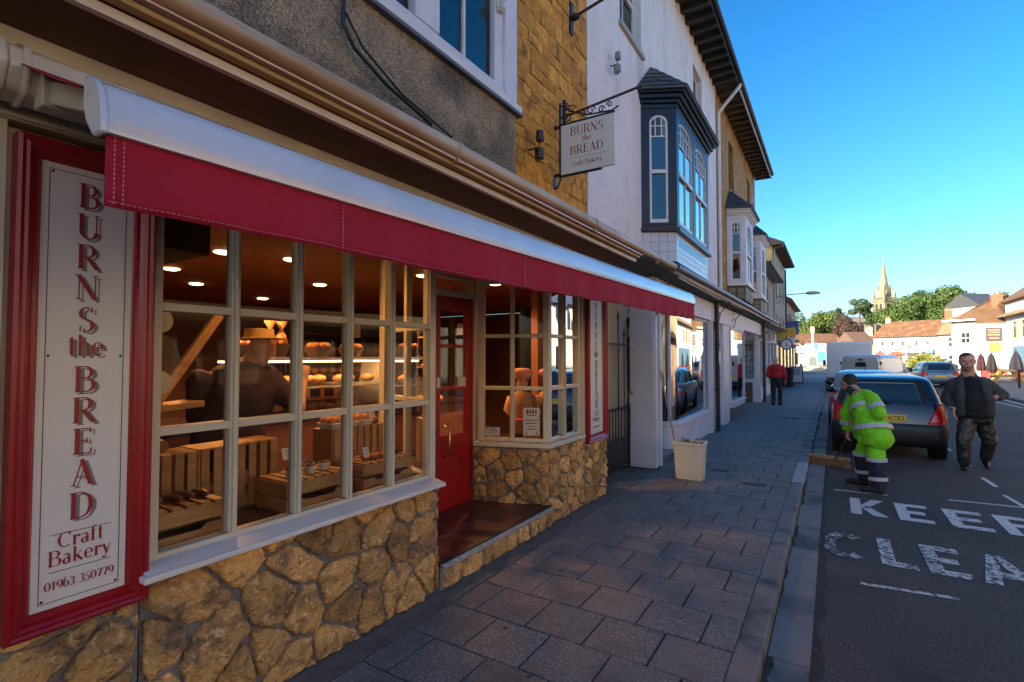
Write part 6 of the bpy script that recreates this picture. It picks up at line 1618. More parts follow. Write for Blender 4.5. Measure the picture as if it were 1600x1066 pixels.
# small van, swung out a little
vs_ = mat('van_silver', (.55, .56, .56), .25, metal=.4, coat=.6)
def van(label, loc, rz, paintm, L_, W, H, name='parked_van', bonnet=.9, tyre=.32, grp=None):
    hw = W / 2
    lo = [(.24, .08, L_ - .1, hw - .06), (.36, .0, L_, hw - .01), (.75, .0, L_, hw), (1.0, .01, L_ - .2, hw - .005)]
    hi = [(.96, .01, L_ - bonnet * .45, hw - .006), (1.15, .015, L_ - bonnet, hw - .012), (H - .30, .03, L_ - bonnet - .55, hw - .06), (H - .10, .05, L_ - bonnet - .8, hw - .10), (H - .03, .09, L_ - bonnet - .95, hw - .18), (H, .25, L_ - bonnet - 1.2, hw - .35)]
    t = car(name, label, loc, rz, paintm, lo, hi, (hw - .62, hw - .66, 1.30, H - .35), tyre=tyre, wb=(.75, L_ - .85), hw=hw - .11, cat='van', group=grp, sidewin=False,
            lights=(hw - .20, hw - .02, .75, 1.0, hw - .18, hw - .02))
    MB().box(-.006, .006, -.012, .03, .4, H - .14).build('door_gap', M['dark'], t)
    for s_ in (-1, 1):
        for z in (.62, H - .45): MB().box(s_ * (hw - .05) - .03, s_ * (hw - .05) + .03, -.025, .02, z, z + .12).build('hinge', M['dark'], t)
        MB().box(s_ * .10 - .03, s_ * .10 + .03, -.03, .01, .95, .99).build('door_handle', M['black_iron'], t)
    MB().box(-hw + .03, hw - .03, -.05, .05, .30, .48).build('bumper', M['rubber'], t, bevel=.02)
    MB().box(-.26, .26, -.02, .01, .62, .73).build('number_plate', PLY, t)
    return t
v1 = van('small silver van angled out from the kerb showing its long right side', (1.05, 28.6, -.1), R(-21), vs_, 4.35, 1.72, 1.86)
MB().box(-.12, .12, -.03, .02, 1.62, 1.66).build('brake_light', MATS['dark'], v1)
# large white box van beyond
bv = thing('box_van', 'large white box van parked behind the small silver van', 'van', (.75, 34.6, -.1), local=True)
BW = mat('van_white', (.66, .68, .72), .35, coat=.4)
MB().box(-1.08, 1.08, 0, 4.2, .55, 2.62).build('box_body', BW, bv, bevel=.04)
MB().box(-1.0, 1.0, -.02, -.001, .62, 2.5).build('rear_door', mat('van_door', (.60, .62, .66), .4), bv)
MB().box(.2, .9, -.026, -.021, 1.62, 1.68).build('lettering_strip', mat('grey_print', (.2, .22, .28), .5), bv)
MB().box(.94, .99, -.03, -.021, 1.55, 1.7).build('door_latch', M['dark'], bv)
MB().box(-1.0, 1.0, 4.25, 5.9, .4, 2.0).build('cab', BW, bv, bevel=.15, seg=3)
MB().box(-1.09, 1.09, -.06, 0.05, .38, .54).build('bumper', M['rubber'], bv)
for s_ in (-1, 1):
    MB().box(s_ * .95 - .1, s_ * .95 + .1, -.075, -.061, .40, .50).build('tail_light', REDL, bv)
    for y in (.9, 5.0): wheel(bv, s_ * .88, y, .34, s_=s_)
    MB().box(s_ * 1.25 - .08, s_ * 1.25 + .08, 4.6, 4.66, 1.2, 1.55).build('wing_mirror', M['black_iron'], bv, bevel=.02)
# blue estate across the road
be = car('parked_car', 'silver blue hatchback standing across the road behind the walking man', (5.15, 37.6, -.1), R(4), paint('paint_blue_grey', (.10, .16, .22), .5),
         [(.22, .10, 4.0, .78), (.35, .0, 4.1, .84), (.60, .0, 4.1, .86), (.80, .03, 4.0, .85), (.94, .08, 3.7, .82)],
         [(.90, .08, 3.2, .80), (1.10, .18, 2.9, .75), (1.32, .34, 2.5, .68), (1.40, .45, 2.3, .63), (1.44, .6, 2.2, .56), (1.47, .9, 2.0, .4)], (.62, .54, 1.0, 1.34), lights=(.55, .84, .70, .92, .60, .84))
MB().box(-.26, .26, -.014, .02, .60, .71).build('number_plate', PLY, be)

# ================================================================== PEOPLE
def cap(mb, a, b, ra, rb, n=10):
    """tapered capsule"""
    a, b = Vector(a), Vector(b); d = (b - a); L_ = d.length; d = d / L_ if L_ > 1e-6 else Vector((0, 0, 1)); u = d.orthogonal().normalized(); q = d.cross(u)
    rows = []
    for k in range(5): t = R(90 * k / 4 - 90); rows.append((a + d * (ra * math.sin(t)), ra * math.cos(t)))
    for k in range(5): t = R(90 * k / 4); rows.append((b + d * (rb * math.sin(t)), rb * math.cos(t)))
    base = len(mb.v); vs = []; fs = []
    for c, r_ in rows:
        for k in range(n): an = 2 * math.pi * k / n; vs.append(c + (u * math.cos(an) + q * math.sin(an)) * max(r_, .0008))
    for i in range(len(rows) - 1):
        for k in range(n): fs.append((i * n + k, i * n + (k + 1) % n, (i + 1) * n + (k + 1) % n, (i + 1) * n + k))
    fs += [tuple(range(n))[::-1], tuple((len(rows) - 1) * n + k for k in range(n))]
    mb.add(vs, fs)
def ell(mb, c, r, f=(0, 1, 0), n=8):
    """ellipsoid with half axes r = (side, forward, up) turned so that forward is f"""
    c = Vector(c); f = Vector(f).normalized(); up = Vector((0, 0, 1)); s = f.cross(up).normalized(); up = s.cross(f)
    vs = []; fs = []
    for i in range(n + 1):
        t = math.pi * i / n
        for k in range(2 * n):
            a = math.pi * k / n; vs.append(c + s * (r[0] * math.sin(t) * math.cos(a)) + f * (r[1] * math.sin(t) * math.sin(a)) + up * (r[2] * math.cos(t)))
    for i in range(n):
        for k in range(2 * n): fs.append((i * 2 * n + k, (i + 1) * 2 * n + k, (i + 1) * 2 * n + (k + 1) % (2 * n), i * 2 * n + (k + 1) % (2 * n)))
    mb.add(vs, fs)
def skin(mb, name, m, par, vox=.011, smooth=5, folds=0.0, fsize=.09):
    o = mb.build(name, m, par)
    r_ = o.modifiers.new('join', 'REMESH'); r_.mode = 'VOXEL'; r_.voxel_size = vox; r_.use_smooth_shade = True
    s_ = o.modifiers.new('soft', 'SMOOTH'); s_.factor = .5; s_.iterations = smooth
    if folds:
        tx = bpy.data.textures.new(name + '_folds', 'CLOUDS'); tx.noise_scale = fsize; tx.noise_depth = 1
        d = o.modifiers.new('folds', 'DISPLACE'); d.texture = tx; d.strength = folds; d.mid_level = .5
    return o
def hand(mb, wrist, dirv, palm_n, curl=.5, s=1.0, side=1):
    """palm and five fingers from the wrist along dirv; palm_n is where the palm looks; the thumb sits on the +side edge"""
    w, d, pn = Vector(wrist), Vector(dirv).normalized(), Vector(palm_n).normalized(); a = d.cross(pn).normalized() * side
    pn = a.cross(d).normalized() * side
    pc = w + d * .045 * s
    for k in range(4):
        off = a * (.028 - .019 * k) * s
        cap(mb, w + d * .01 * s + off * .55, w + d * .085 * s + off, .015 * s, .0125 * s)
        L1 = (.040, .045, .042, .033)[k] * s; c0 = w + d * .088 * s + off
        d1 = (d * math.cos(curl * .6) + pn * math.sin(curl * .6)); p1 = c0 + d1 * L1; d2 = (d * math.cos(curl * 1.5) + pn * math.sin(curl * 1.5)); p2 = p1 + d2 * L1 * .75
        cap(mb, c0, p1, .0105 * s, .0098 * s); cap(mb, p1, p2, .0098 * s, .008 * s)
    t0 = w + d * .025 * s + a * .028 * s; t1 = t0 + (d * .65 + a * .7 + pn * .35).normalized() * .042 * s; t2 = t1 + (d * .9 + pn * .5).normalized() * .032 * s
    cap(mb, t0, t1, .015 * s, .012 * s); cap(mb, t1, t2, .0115 * s, .009 * s)
def head(mb, c, f, s=1.0):
    """skull, jaw, nose, ears; c = centre of the skull, f = where it looks"""
    c = Vector(c); f = Vector(f).normalized(); side = f.cross(Vector((0, 0, 1))).normalized(); up = side.cross(f)
    P = lambda a, b, z: c + side * a * s + f * b * s + up * z * s
    ell(mb, P(0, -.005, .02), (.076 * s, .096 * s, .100 * s), f); ell(mb, P(0, .018, -.045), (.062 * s, .072 * s, .075 * s), f)
    ell(mb, P(0, .045, -.088), (.030 * s, .030 * s, .024 * s), f)
    cap(mb, P(0, .090, .010), P(0, .112, -.022), .009 * s, .014 * s)
    for q in (-1, 1):
        cap(mb, P(q * .076, -.006, .018), P(q * .074, -.004, -.022), .014 * s, .011 * s); ell(mb, P(q * .040, .058, -.028), (.026 * s, .026 * s, .026 * s), f)
        cap(mb, P(q * .018, .086, .030), P(q * .048, .076, .032), .010 * s, .009 * s)
    cap(mb, P(-.020, .088, -.060), P(.020, .088, -.060), .009 * s, .009 * s)
    return P
SKIN = mat('skin', (.56, .30, .20), .5, (.48, .23, .15), 12)
def face_bits(par, P, s=1.0):
    for q in (-1, 1):
        MB().ball(P(q * .031, .083, .010), .0085 * s, 6).build('eye', mat('eye_white', (.5, .48, .45), .3), par, smooth=True)
        MB().ball(P(q * .031, .0895, .009), .0052 * s, 5).build('pupil', M['dark'], par, smooth=True)
    m_ = MB(); cap(m_, P(-.021, .096, -.060), P(.021, .096, -.060), .0035 * s, .0035 * s); m_.build('mouth', mat('lips', (.30, .09, .07), .5), par, smooth=True)
def shoe(par, heel, toe, m, r=.048):
    mb = MB(); h, t = Vector(heel), Vector(toe); cap(mb, h + Vector((0, 0, r * .9)), h + (t - h) * .5 + Vector((0, 0, r * .8)), r, r * .95); cap(mb, h + (t - h) * .5 + Vector((0, 0, r * .75)), t + Vector((0, 0, r * .62)), r * .95, r * .66)
    cap(mb, h + Vector((0, 0, .06)), h + Vector((0, 0, .11)), r * 1.05, r)
    return skin(mb, 'shoe', m, par, .008, 3)
# --- man walking towards the camera
mn = thing('person', 'heavy man in black jacket and grey trousers walking along the road, hand on hip', 'person', (1.88, 10.7, -.1))
f = Vector((-.10, -1, 0)).normalized()
b = MB(); P = head(b, (1.79, 10.68, 1.575), Vector((-.08, -1, -.04)), 1.22)
cap(b, (1.80, 10.74, 1.50), (1.81, 10.76, 1.36), .085, .10)
cap(b, (1.85, 10.80, 1.20), (1.88, 10.78, .85), .11, .11)
cap(b, (1.62, 10.76, 1.22), (1.56, 10.80, .98), .05, .045); cap(b, (1.56, 10.8, .98), (1.60, 10.62, .82), .042, .034)
cap(b, (2.04, 10.80, 1.24), (2.22, 10.90, 1.05), .05, .045); cap(b, (2.22, 10.90, 1.05), (2.10, 10.66, 1.03), .042, .034)
cap(b, (1.78, 10.68, .60), (1.70, 10.56, .38), .07, .06); cap(b, (1.70, 10.56, .38), (1.71, 10.60, .0), .055, .04)
cap(b, (1.97, 10.76, .60), (2.04, 10.78, .36), .07, .06); cap(b, (2.04, 10.78, .36), (2.03, 10.98, .03), .055, .04)
hand(b, (1.60, 10.62, .80), (.03, -.12, -.55), (.9, -.1, .1), .55, 1.08, -1)
hand(b, (2.12, 10.68, 1.03), (-.75, -.3, -.10), (-.1, .9, -.2), .6, 1.08, 1)
skin(b, 'body', SKIN, mn, .0085, 3)
face_bits(mn, P, 1.22)
hair = MB(); c = Vector((1.79, 10.68, 1.575)); ell(hair, c + Vector((0, .030, .055)), (.100, .110, .098), (-.08, -1, 0)); ell(hair, c + Vector((0, .050, .0)), (.097, .085, .10), (-.08, -1, 0)); ell(hair, c + Vector((-.03, -.062, .112)), (.065, .04, .028), (-.08, -1, 0))
skin(hair, 'hair', mat('hair_brown', (.06, .035, .02), .7, (.10, .06, .035), 40, .6, 90), mn, .009, 2, .006, .03)
j = MB(); fw = Vector((-.10, -1, 0)).normalized()
ell(j, (1.83, 10.78, 1.13), (.27, .165, .25), fw); ell(j, (1.86, 10.76, .90), (.265, .175, .24), fw); ell(j, (1.87, 10.75, .78), (.255, .165, .10), fw)
cap(j, (1.64, 10.77, 1.23), (2.02, 10.80, 1.25), .085, .085)
cap(j, (1.62, 10.77, 1.20), (1.55, 10.81, .98), .095, .085); cap(j, (1.55, 10.81, .98), (1.58, 10.66, .86), .080, .062)
cap(j, (2.05, 10.80, 1.20), (2.23, 10.90, 1.06), .095, .085); cap(j, (2.23, 10.90, 1.06), (2.16, 10.74, 1.03), .082, .060)
for q in (-1, 1): cap(j, (1.81 + q * .055, 10.74, 1.40), (1.81 + q * .10, 10.69, 1.30), .035, .03)
cap(j, (1.76, 10.81, 1.38), (1.86, 10.81, 1.38), .035, .035)
JB = mat('jacket_black', (.022, .028, .032), .75, (.035, .042, .046), 6, .5, 18)
skin(j, 'jacket', JB, mn, .012, 4, .035, .10)
sh = MB(); ell(sh, (1.825, 10.665, 1.12), (.12, .10, .24), fw); ell(sh, (1.85, 10.64, .92), (.17, .13, .22), fw); ell(sh, (1.87, 10.66, .76), (.20, .14, .10), fw); cap(sh, (1.76, 10.68, 1.29), (1.86, 10.68, 1.29), .045, .045)
skin(sh, 'shirt', mat('shirt_black', (.008, .008, .009), .9), mn, .011, 4, .015, .08)
for q, (xa, xb) in enumerate(((1.725, 1.71), (1.93, 1.99))):
    jf = MB(); cap(jf, (xa - .02 + .04 * q, 10.66, 1.28), (xb - .03 + .06 * q, 10.60, 1.0), .05, .075); cap(jf, (xb - .03 + .06 * q, 10.60, 1.0), (xb - .02 + .06 * q, 10.62, .76), .075, .065); skin(jf, 'jacket_front', JB, mn, .01, 3, .01, .06)
tr = MB(); ell(tr, (1.88, 10.73, .70), (.225, .165, .13), fw)
cap(tr, (1.79, 10.72, .66), (1.70, 10.57, .36), .128, .098); cap(tr, (1.70, 10.57, .36), (1.71, 10.60, .02), .095, .082)
cap(tr, (1.97, 10.76, .66), (2.045, 10.78, .34), .128, .098); cap(tr, (2.045, 10.78, .34), (2.03, 10.97, .05), .095, .080)
skin(tr, 'trousers', mat('trousers_grey', (.030, .030, .026), .45, (.02, .02, .018), 5, .5, 14), mn, .012, 6, .03, .07)
LEATHER = mat('leather_black', (.012, .011, .011), .35)
shoe(mn, (1.71, 10.66, -.095), (1.69, 10.42, -.098), LEATHER); shoe(mn, (2.03, 11.02, -.06), (2.02, 10.80, -.098), LEATHER)
MB().lathe([(.066, -.004), (.070, 0), (.070, .03), (.066, .034)], (1.585, 10.645, .83), 12).build('watch', mat('steel', (.5, .5, .5), .25, metal=1), mn)

# --- road sweeper
sw_ = thing('person', 'road sweeper in lime hi-vis jacket bending over a broom in the gutter', 'person', (.42, 8.25, -.1))
fd = Vector((-.72, .50, 0)).normalized()
b = MB(); P = head(b, (.165, 8.60, 1.285), (-.72, .52, -.55), 1.0)
cap(b, (.20, 8.56, 1.25), (.29, 8.47, 1.14), .058, .066); cap(b, (.31, 8.45, 1.10), (.43, 8.28, .72), .12, .13)
cap(b, (.42, 8.30, 1.10), (.47, 8.16, .90), .045, .04); cap(b, (.47, 8.16, .90), (.27, 8.48, .82), .038, .03)
cap(b, (.24, 8.62, 1.08), (.13, 8.62, .82), .045, .04); cap(b, (.13, 8.62, .82), (.15, 8.66, .60), .036, .03)
cap(b, (.44, 8.20, .66), (.44, 8.15, .30), .085, .06); cap(b, (.44, 8.15, .30), (.47, 8.10, .0), .055, .04)
cap(b, (.39, 8.36, .66), (.31, 8.46, .32), .085, .06); cap(b, (.31, 8.46, .32), (.33, 8.50, .0), .055, .04)
hand(b, (.27, 8.48, .82), (-.5, .30, -.25), (-.2, .3, -.9), 1.0, 1.0, 1)
hand(b, (.15, 8.66, .60), (-.05, .15, -.8), (.8, .3, 0), 1.0, 1.0, -1)
skin(b, 'body', SKIN, sw_, .0085, 3)
hr = MB(); hf = Vector((-.72, .52, -.35)).normalized(); ell(hr, Vector((.165, 8.60, 1.285)) - hf * .028 + Vector((0, 0, .035)), (.085, .105, .088), hf); ell(hr, Vector((.165, 8.60, 1.285)) - hf * .06 + Vector((0, 0, -.01)), (.078, .06, .075), hf)
skin(hr, 'hair', mat('hair_black', (.012, .010, .010), .6, (.03, .025, .02), 40, .5, 90), sw_, .009, 2, .005, .03)
LIME = mat('hi_vis_lime', (.24, .72, .010), .65, (.18, .60, .008), 4, .3, 14)
REFL = mat('reflective_tape', (.50, .52, .56), .35, (.42, .44, .48), 12); NAVYC = mat('navy_cloth', (.012, .016, .035), .8)
j = MB()
ell(j, (.335, 8.44, 1.03), (.20, .15, .16), fd); ell(j, (.385, 8.35, .88), (.215, .17, .19), fd); ell(j, (.42, 8.28, .72), (.235, .20, .15), fd)
cap(j, (.38, 8.34, .66), (.47, 8.20, .60), .19, .18)
for q in range(9):
    a_ = 2 * math.pi * q / 9; cap(j, (.41 + .15 * math.cos(a_), 8.285 + .14 * math.sin(a_), .72), (.43 + .165 * math.cos(a_), 8.255 + .15 * math.sin(a_), .54), .052, .032)
cap(j, (.42, 8.30, 1.10), (.49, 8.14, .92), .095, .085); cap(j, (.49, 8.14, .92), (.34, 8.38, .85), .085, .070)
cap(j, (.24, 8.60, 1.08), (.13, 8.62, .84), .090, .078); cap(j, (.13, 8.62, .84), (.145, 8.66, .66), .075, .062)
cap(j, (.26, 8.50, 1.15), (.38, 8.36, 1.15), .07, .07)
skin(j, 'jacket', LIME, sw_, .014, 14, .03, .08)
cl = MB(); cap(cl, (.215, 8.54, 1.20), (.27, 8.48, 1.13), .075, .085); skin(cl, 'collar', mat('collar_green', (.01, .05, .035), .8), sw_, .01, 3, .01, .05)
def band(par, a, b_, r, m=REFL, sq=None, f_=None, n=20):
    a, b_ = Vector(a), Vector(b_); d = (b_ - a).normalized(); mb = MB(); P_ = []
    u = (Vector(f_) - d * Vector(f_).dot(d)).normalized() if f_ is not None else d.orthogonal().normalized(); q = d.cross(u)
    sx, sy = sq or (1, 1)
    vs = [p + (u * math.cos(2 * math.pi * k / n) * sy + q * math.sin(2 * math.pi * k / n) * sx) * rr for p in (a, b_) for rr in (r,) for k in range(n)]
    vs += [p + (u * math.cos(2 * math.pi * k / n) * sy + q * math.sin(2 * math.pi * k / n) * sx) * (r - .012) for p in (a, b_) for k in range(n)]
    fs = []
    for k in range(n):
        k2 = (k + 1) % n; fs += [(k, k2, n + k2, n + k), (2 * n + k2, 2 * n + k, 3 * n + k, 3 * n + k2), (k2, k, 2 * n + k, 2 * n + k2), (n + k, n + k2, 3 * n + k2, 3 * n + k)]
    return mb.add(vs, fs).build('reflective_band', m, par, smooth='auto')
band(sw_, (.428, 8.262, .680), (.420, 8.280, .735), .240, sq=(1.0, .90), f_=fd)
band(sw_, (.362, 8.393, .935), (.347, 8.42, .985), .212, sq=(1.0, .80), f_=fd)
band(sw_, (.455, 8.22, 1.015), (.473, 8.18, .965), .098); band(sw_, (.425, 8.245, .885), (.385, 8.31, .868), .092)
band(sw_, (.136, 8.635, .76), (.14, 8.645, .71), .078)
tr = MB()
ell(tr, (.42, 8.28, .60), (.15, .12, .10), fd)
cap(tr, (.455, 8.20, .56), (.45, 8.15, .30), .110, .100); cap(tr, (.38, 8.37, .56), (.31, 8.46, .32), .108, .095)
skin(tr, 'trousers', LIME, sw_, .013, 10, .03, .09)
tl = MB(); cap(tl, (.45, 8.15, .285), (.465, 8.10, .02), .107, .088); skin(tl, 'trouser_leg', NAVYC, sw_, .011, 3, .02, .08)
tl = MB(); cap(tl, (.31, 8.46, .30), (.33, 8.49, .03), .100, .082); skin(tl, 'trouser_leg', NAVYC, sw_, .011, 3, .02, .08)
for (a, b_, r_) in (((.45, 8.15, .35), (.452, 8.149, .305), .118), ((.31, 8.455, .36), (.312, 8.458, .32), .112), ((.46, 8.115, .11), (.462, 8.11, .065), .108), ((.322, 8.48, .13), (.325, 8.485, .09), .102)): band(sw_, a, b_, r_)
BOOT = mat('boot_black', (.015, .014, .013), .6)
shoe(sw_, (.48, 8.07, -.098), (.28, 8.12, -.098), BOOT, .055); shoe(sw_, (.345, 8.50, -.098), (.15, 8.58, -.098), BOOT, .055)
br = thing('broom', 'wide yard broom pushed by the sweeper in the gutter', 'broom', (-.08, 9.78, -.1))
m_ = MB(); m_.tube([(.33, 8.36, .98), (.0, 9.66, .02)], .014, 8); m_.build('handle', mat('handle_wood', (.10, .06, .04), .6), br, smooth='auto')
m_ = MB(); m_.bar((-.36, 9.86, .035), (.19, 9.66, .035), .07, .05); m_.build('head_stock', M['wood'], br, bevel=.008)
m_ = MB(); r_ = random.Random(3)
for k in range(620):
    t_ = r_.random(); x, y = -.35 + .53 * t_, 9.857 - .193 * t_; ox, oy = r_.uniform(-.03, .03), r_.uniform(-.03, .03)
    a = Vector((x + ox * .3, y + oy, .02)); b_ = Vector((x + ox * 1.6, y + oy * 1.9, -.098)); s_ = Vector((.004, .001, 0)); m_.add([a - s_, a + s_, b_ + s_, b_ - s_], [(0, 1, 2, 3)])
m_.build('bristles', mat('bristle', (.30, .17, .07), .8, (.16, .08, .04), 30), br, kind='stuff')
m_ = MB(); r_ = random.Random(8)
for k in range(26):
    p = Vector((-.33 + r_.uniform(-.05, .05), 9.93 + r_.uniform(-.06, .06), -.09 + r_.uniform(0, .06))); m_.add([p, p + Vector((r_.uniform(-1, 1), r_.uniform(-1, 1), r_.uniform(-.6, 1))) * .06, p + Vector((r_.uniform(-1, 1), r_.uniform(-1, 1), r_.uniform(-.6, 1))) * .06], [(0, 1, 2)])
m_.build('crumpled_wrapper', mat('wrapper_blue', (.03, .12, .50), .35, (.6, .65, .7), 25), label='crumpled blue and white wrapper by the broom in the gutter', cat='litter', org=(-.33, 9.93, -.1))
# --- man in red seen from behind
rm = thing('person', 'white haired man in red shirt walking away along the pavement', 'person', (-1.68, 19.85, 0))
fw = Vector((0, 1, 0)); b = MB(); P = head(b, (-1.69, 19.88, 1.545), (0, 1, -.05), .95)
cap(b, (-1.69, 19.85, 1.47), (-1.68, 19.85, 1.36), .058, .07); cap(b, (-1.68, 19.85, 1.25), (-1.68, 19.85, .95), .13, .12)
cap(b, (-1.88, 19.85, 1.28), (-1.93, 19.82, 1.02), .048, .042); cap(b, (-1.93, 19.82, 1.02), (-1.86, 20.0, .92), .038, .03)
cap(b, (-1.48, 19.85, 1.28), (-1.42, 19.82, 1.02), .048, .042); cap(b, (-1.42, 19.82, 1.02), (-1.40, 19.86, .82), .038, .03)
cap(b, (-1.77, 19.85, .88), (-1.78, 19.85, .46), .085, .06); cap(b, (-1.78, 19.85, .46), (-1.78, 19.80, .08), .052, .04)
cap(b, (-1.60, 19.85, .88), (-1.58, 19.90, .46), .085, .06); cap(b, (-1.58, 19.90, .46), (-1.57, 19.84, .08), .052, .04)
hand(b, (-1.40, 19.86, .82), (0, .1, -1), (-1, 0, 0), .5, 1.0, 1); hand(b, (-1.86, 20.0, .92), (.2, .9, 0), (1, 0, 0), .5, 1.0, 1)
skin(b, 'body', SKIN, rm, .010, 3)
hr = MB(); ell(hr, (-1.69, 19.87, 1.58), (.080, .098, .085), fw); ell(hr, (-1.69, 19.83, 1.55), (.078, .07, .08), fw); skin(hr, 'hair', mat('hair_white', (.42, .40, .38), .8), rm, .01, 2)
j = MB(); ell(j, (-1.68, 19.85, 1.22), (.235, .14, .20), fw); ell(j, (-1.68, 19.84, 1.04), (.225, .15, .16), fw); cap(j, (-1.86, 19.85, 1.29), (-1.50, 19.85, 1.29), .08, .08)
cap(j, (-1.89, 19.85, 1.26), (-1.94, 19.81, 1.03), .078, .07); cap(j, (-1.94, 19.81, 1.03), (-1.87, 19.97, .93), .065, .05); cap(j, (-1.47, 19.85, 1.26), (-1.41, 19.81, 1.03), .078, .07); cap(j, (-1.41, 19.81, 1.03), (-1.40, 19.86, .86), .065, .05)
skin(j, 'shirt', mat('shirt_red', (.42, .015, .03), .8, (.33, .01, .02), 4, .2, 14), rm, .013, 4, .03, .10)
tr = MB(); ell(tr, (-1.68, 19.85, .90), (.185, .14, .12), fw); cap(tr, (-1.76, 19.85, .86), (-1.785, 19.86, .46), .108, .082); cap(tr, (-1.785, 19.86, .46), (-1.78, 19.80, .06), .080, .072); cap(tr, (-1.60, 19.85, .86), (-1.575, 19.90, .46), .108, .082); cap(tr, (-1.575, 19.90, .46), (-1.57, 19.84, .06), .080, .072)
skin(tr, 'trousers', mat('trousers_black', (.012, .014, .018), .8), rm, .013, 4, .03, .10)
shoe(rm, (-1.785, 19.74, .0), (-1.79, 19.98, .0), LEATHER); shoe(rm, (-1.57, 19.78, .0), (-1.56, 20.02, .0), LEATHER)
# --- customer inside the bakery, straw boater and dark shirt
cu = thing('person', 'shop worker in dark shirt and straw boater bending behind the window display', 'person', (-3.6, 2.2, .2))
b = MB(); P = head(b, (-3.46, 2.14, 1.70), (-.6, .5, -.3), 1.0); cap(b, (-3.48, 2.12, 1.66), (-3.52, 2.06, 1.55), .06, .07); cap(b, (-3.52, 2.04, 1.45), (-3.55, 1.98, .9), .15, .15)
cap(b, (-3.45, 2.22, 1.50), (-3.30, 2.34, 1.28), .055, .052); cap(b, (-3.30, 2.34, 1.28), (-3.50, 2.52, 1.46), .048, .034); cap(b, (-3.6, 1.8, 1.48), (-3.7, 1.85, 1.2), .055, .045); cap(b, (-3.7, 1.85, 1.2), (-3.8, 2.1, 1.15), .04, .03)
cap(b, (-3.5, 1.95, .9), (-3.5, 1.95, .25), .1, .06); cap(b, (-3.65, 2.1, .9), (-3.65, 2.1, .25), .1, .06)
hand(b, (-3.50, 2.52, 1.46), (-.1, .2, .9), (-.5, .5, 0), .9, 1, 1); skin(b, 'body', SKIN, cu, .01, 3)
j = MB(); ell(j, (-3.53, 2.03, 1.38), (.24, .19, .26), (-.6, .5, 0)); ell(j, (-3.56, 1.98, 1.08), (.24, .2, .28), (-.6, .5, 0)); cap(j, (-3.46, 2.20, 1.50), (-3.34, 2.30, 1.34), .09, .075); cap(j, (-3.6, 1.8, 1.48), (-3.7, 1.85, 1.22), .09, .075)
skin(j, 'shirt', mat('shirt_maroon', (.035, .012, .02), .8), cu, .013, 4, .02, .1)
m_ = MB(); m_.lathe([(.17, 0), (.175, .008), (.10, .014), (.095, .075), (.02, .08)], (-3.46, 2.13, 1.775), 20); m_.build('straw_boater', mat('straw', (.55, .38, .16), .8), cu, smooth='auto')

# ================================================================== STREET FURNITURE
bn = thing('rubbish_bin', 'cream plastic bin with scuffed front beside the white shopfront', 'bin', (-1.67, 7.25, 0))
BINM = mat('bin_cream', (.66, .63, .48), .45, (.60, .57, .42), 3, c3=(.20, .15, .10), scale3=7, thr3=(.66, .72))
def frustum(mb, cx, cy, z0, z1, w0, d0, w1, d1):
    mb.hexa([(cx - w0, cy - d0, z0), (cx + w0, cy - d0, z0), (cx + w0, cy + d0, z0), (cx - w0, cy + d0, z0), (cx - w1, cy - d1, z1), (cx + w1, cy - d1, z1), (cx + w1, cy + d1, z1), (cx - w1, cy + d1, z1)])
W0, W1 = (.165, .12), (.19, .145); m_ = MB(); cx, cy = -1.675, 7.24
out = [(-1, -1), (1, -1), (1, 1), (-1, 1)]
v = [(cx + a * W0[0], cy + b_ * W0[1], .004) for a, b_ in out] + [(cx + a * W1[0], cy + b_ * W1[1], .49) for a, b_ in out] + [(cx + a * (W1[0] - .01), cy + b_ * (W1[1] - .01), .49) for a, b_ in out] + [(cx + a * (W0[0] - .01), cy + b_ * (W0[1] - .01), .05) for a, b_ in out]
m_.add(v, [(3, 2, 1, 0)] + [(i, (i + 1) % 4, 4 + (i + 1) % 4, 4 + i) for i in range(4)] + [(4 + i, 4 + (i + 1) % 4, 8 + (i + 1) % 4, 8 + i) for i in range(4)] + [(8 + i, 8 + (i + 1) % 4, 12 + (i + 1) % 4, 12 + i) for i in range(4)] + [(12, 13, 14, 15)])
m_.build('bin_body', BINM, bn, bevel=.012, seg=3)
m_ = MB()
for a, b_, c, d in ((-.2, .2, -.155, -.140), (-.2, .2, .140, .155), (-.205, -.19, -.14, .14), (.19, .205, -.14, .14)): m_.box(cx + a, cx + b_, cy + c, cy + d, .465, .505)
m_.build('rim', BINM, bn, bevel=.006)
m_ = MB(); r_ = random.Random(4)
for k in range(40):
    p = Vector((cx + r_.uniform(-.15, .15), cy + r_.uniform(-.11, .11), .43 + r_.uniform(-.03, .08))); m_.add([p, p + Vector((r_.uniform(-1, 1), r_.uniform(-1, 1), r_.uniform(-.5, .9))) * .08, p + Vector((r_.uniform(-1, 1), r_.uniform(-1, 1), r_.uniform(-.5, .9))) * .08], [(0, 1, 2)])
m_.build('rubbish', mat('rubbish_dark', (.05, .045, .04), .8, (.3, .28, .24), 14), bn, kind='stuff')
t = thing('long_broom', 'pale wooden broom stick leaning up out of the cream bin', 'broom', (-1.8, 7.2, .1))
MB().tube([(-1.80, 7.22, .12), (-2.14, 7.46, 1.47)], .013, 8).build('stick', mat('pale_wood', (.40, .28, .17), .6), t, smooth='auto')
t = thing('potted_plant', 'small spiky green plant low beside the bin', 'plant', (-2.15, 8.9, 0))
MB().lathe([(.06, 0), (.085, .12), (.075, .12)], (-2.17, 8.75, 0), 12).build('pot', mat('pot_dark', (.08, .07, .06), .7), t)
m_ = MB(); r_ = random.Random(2)
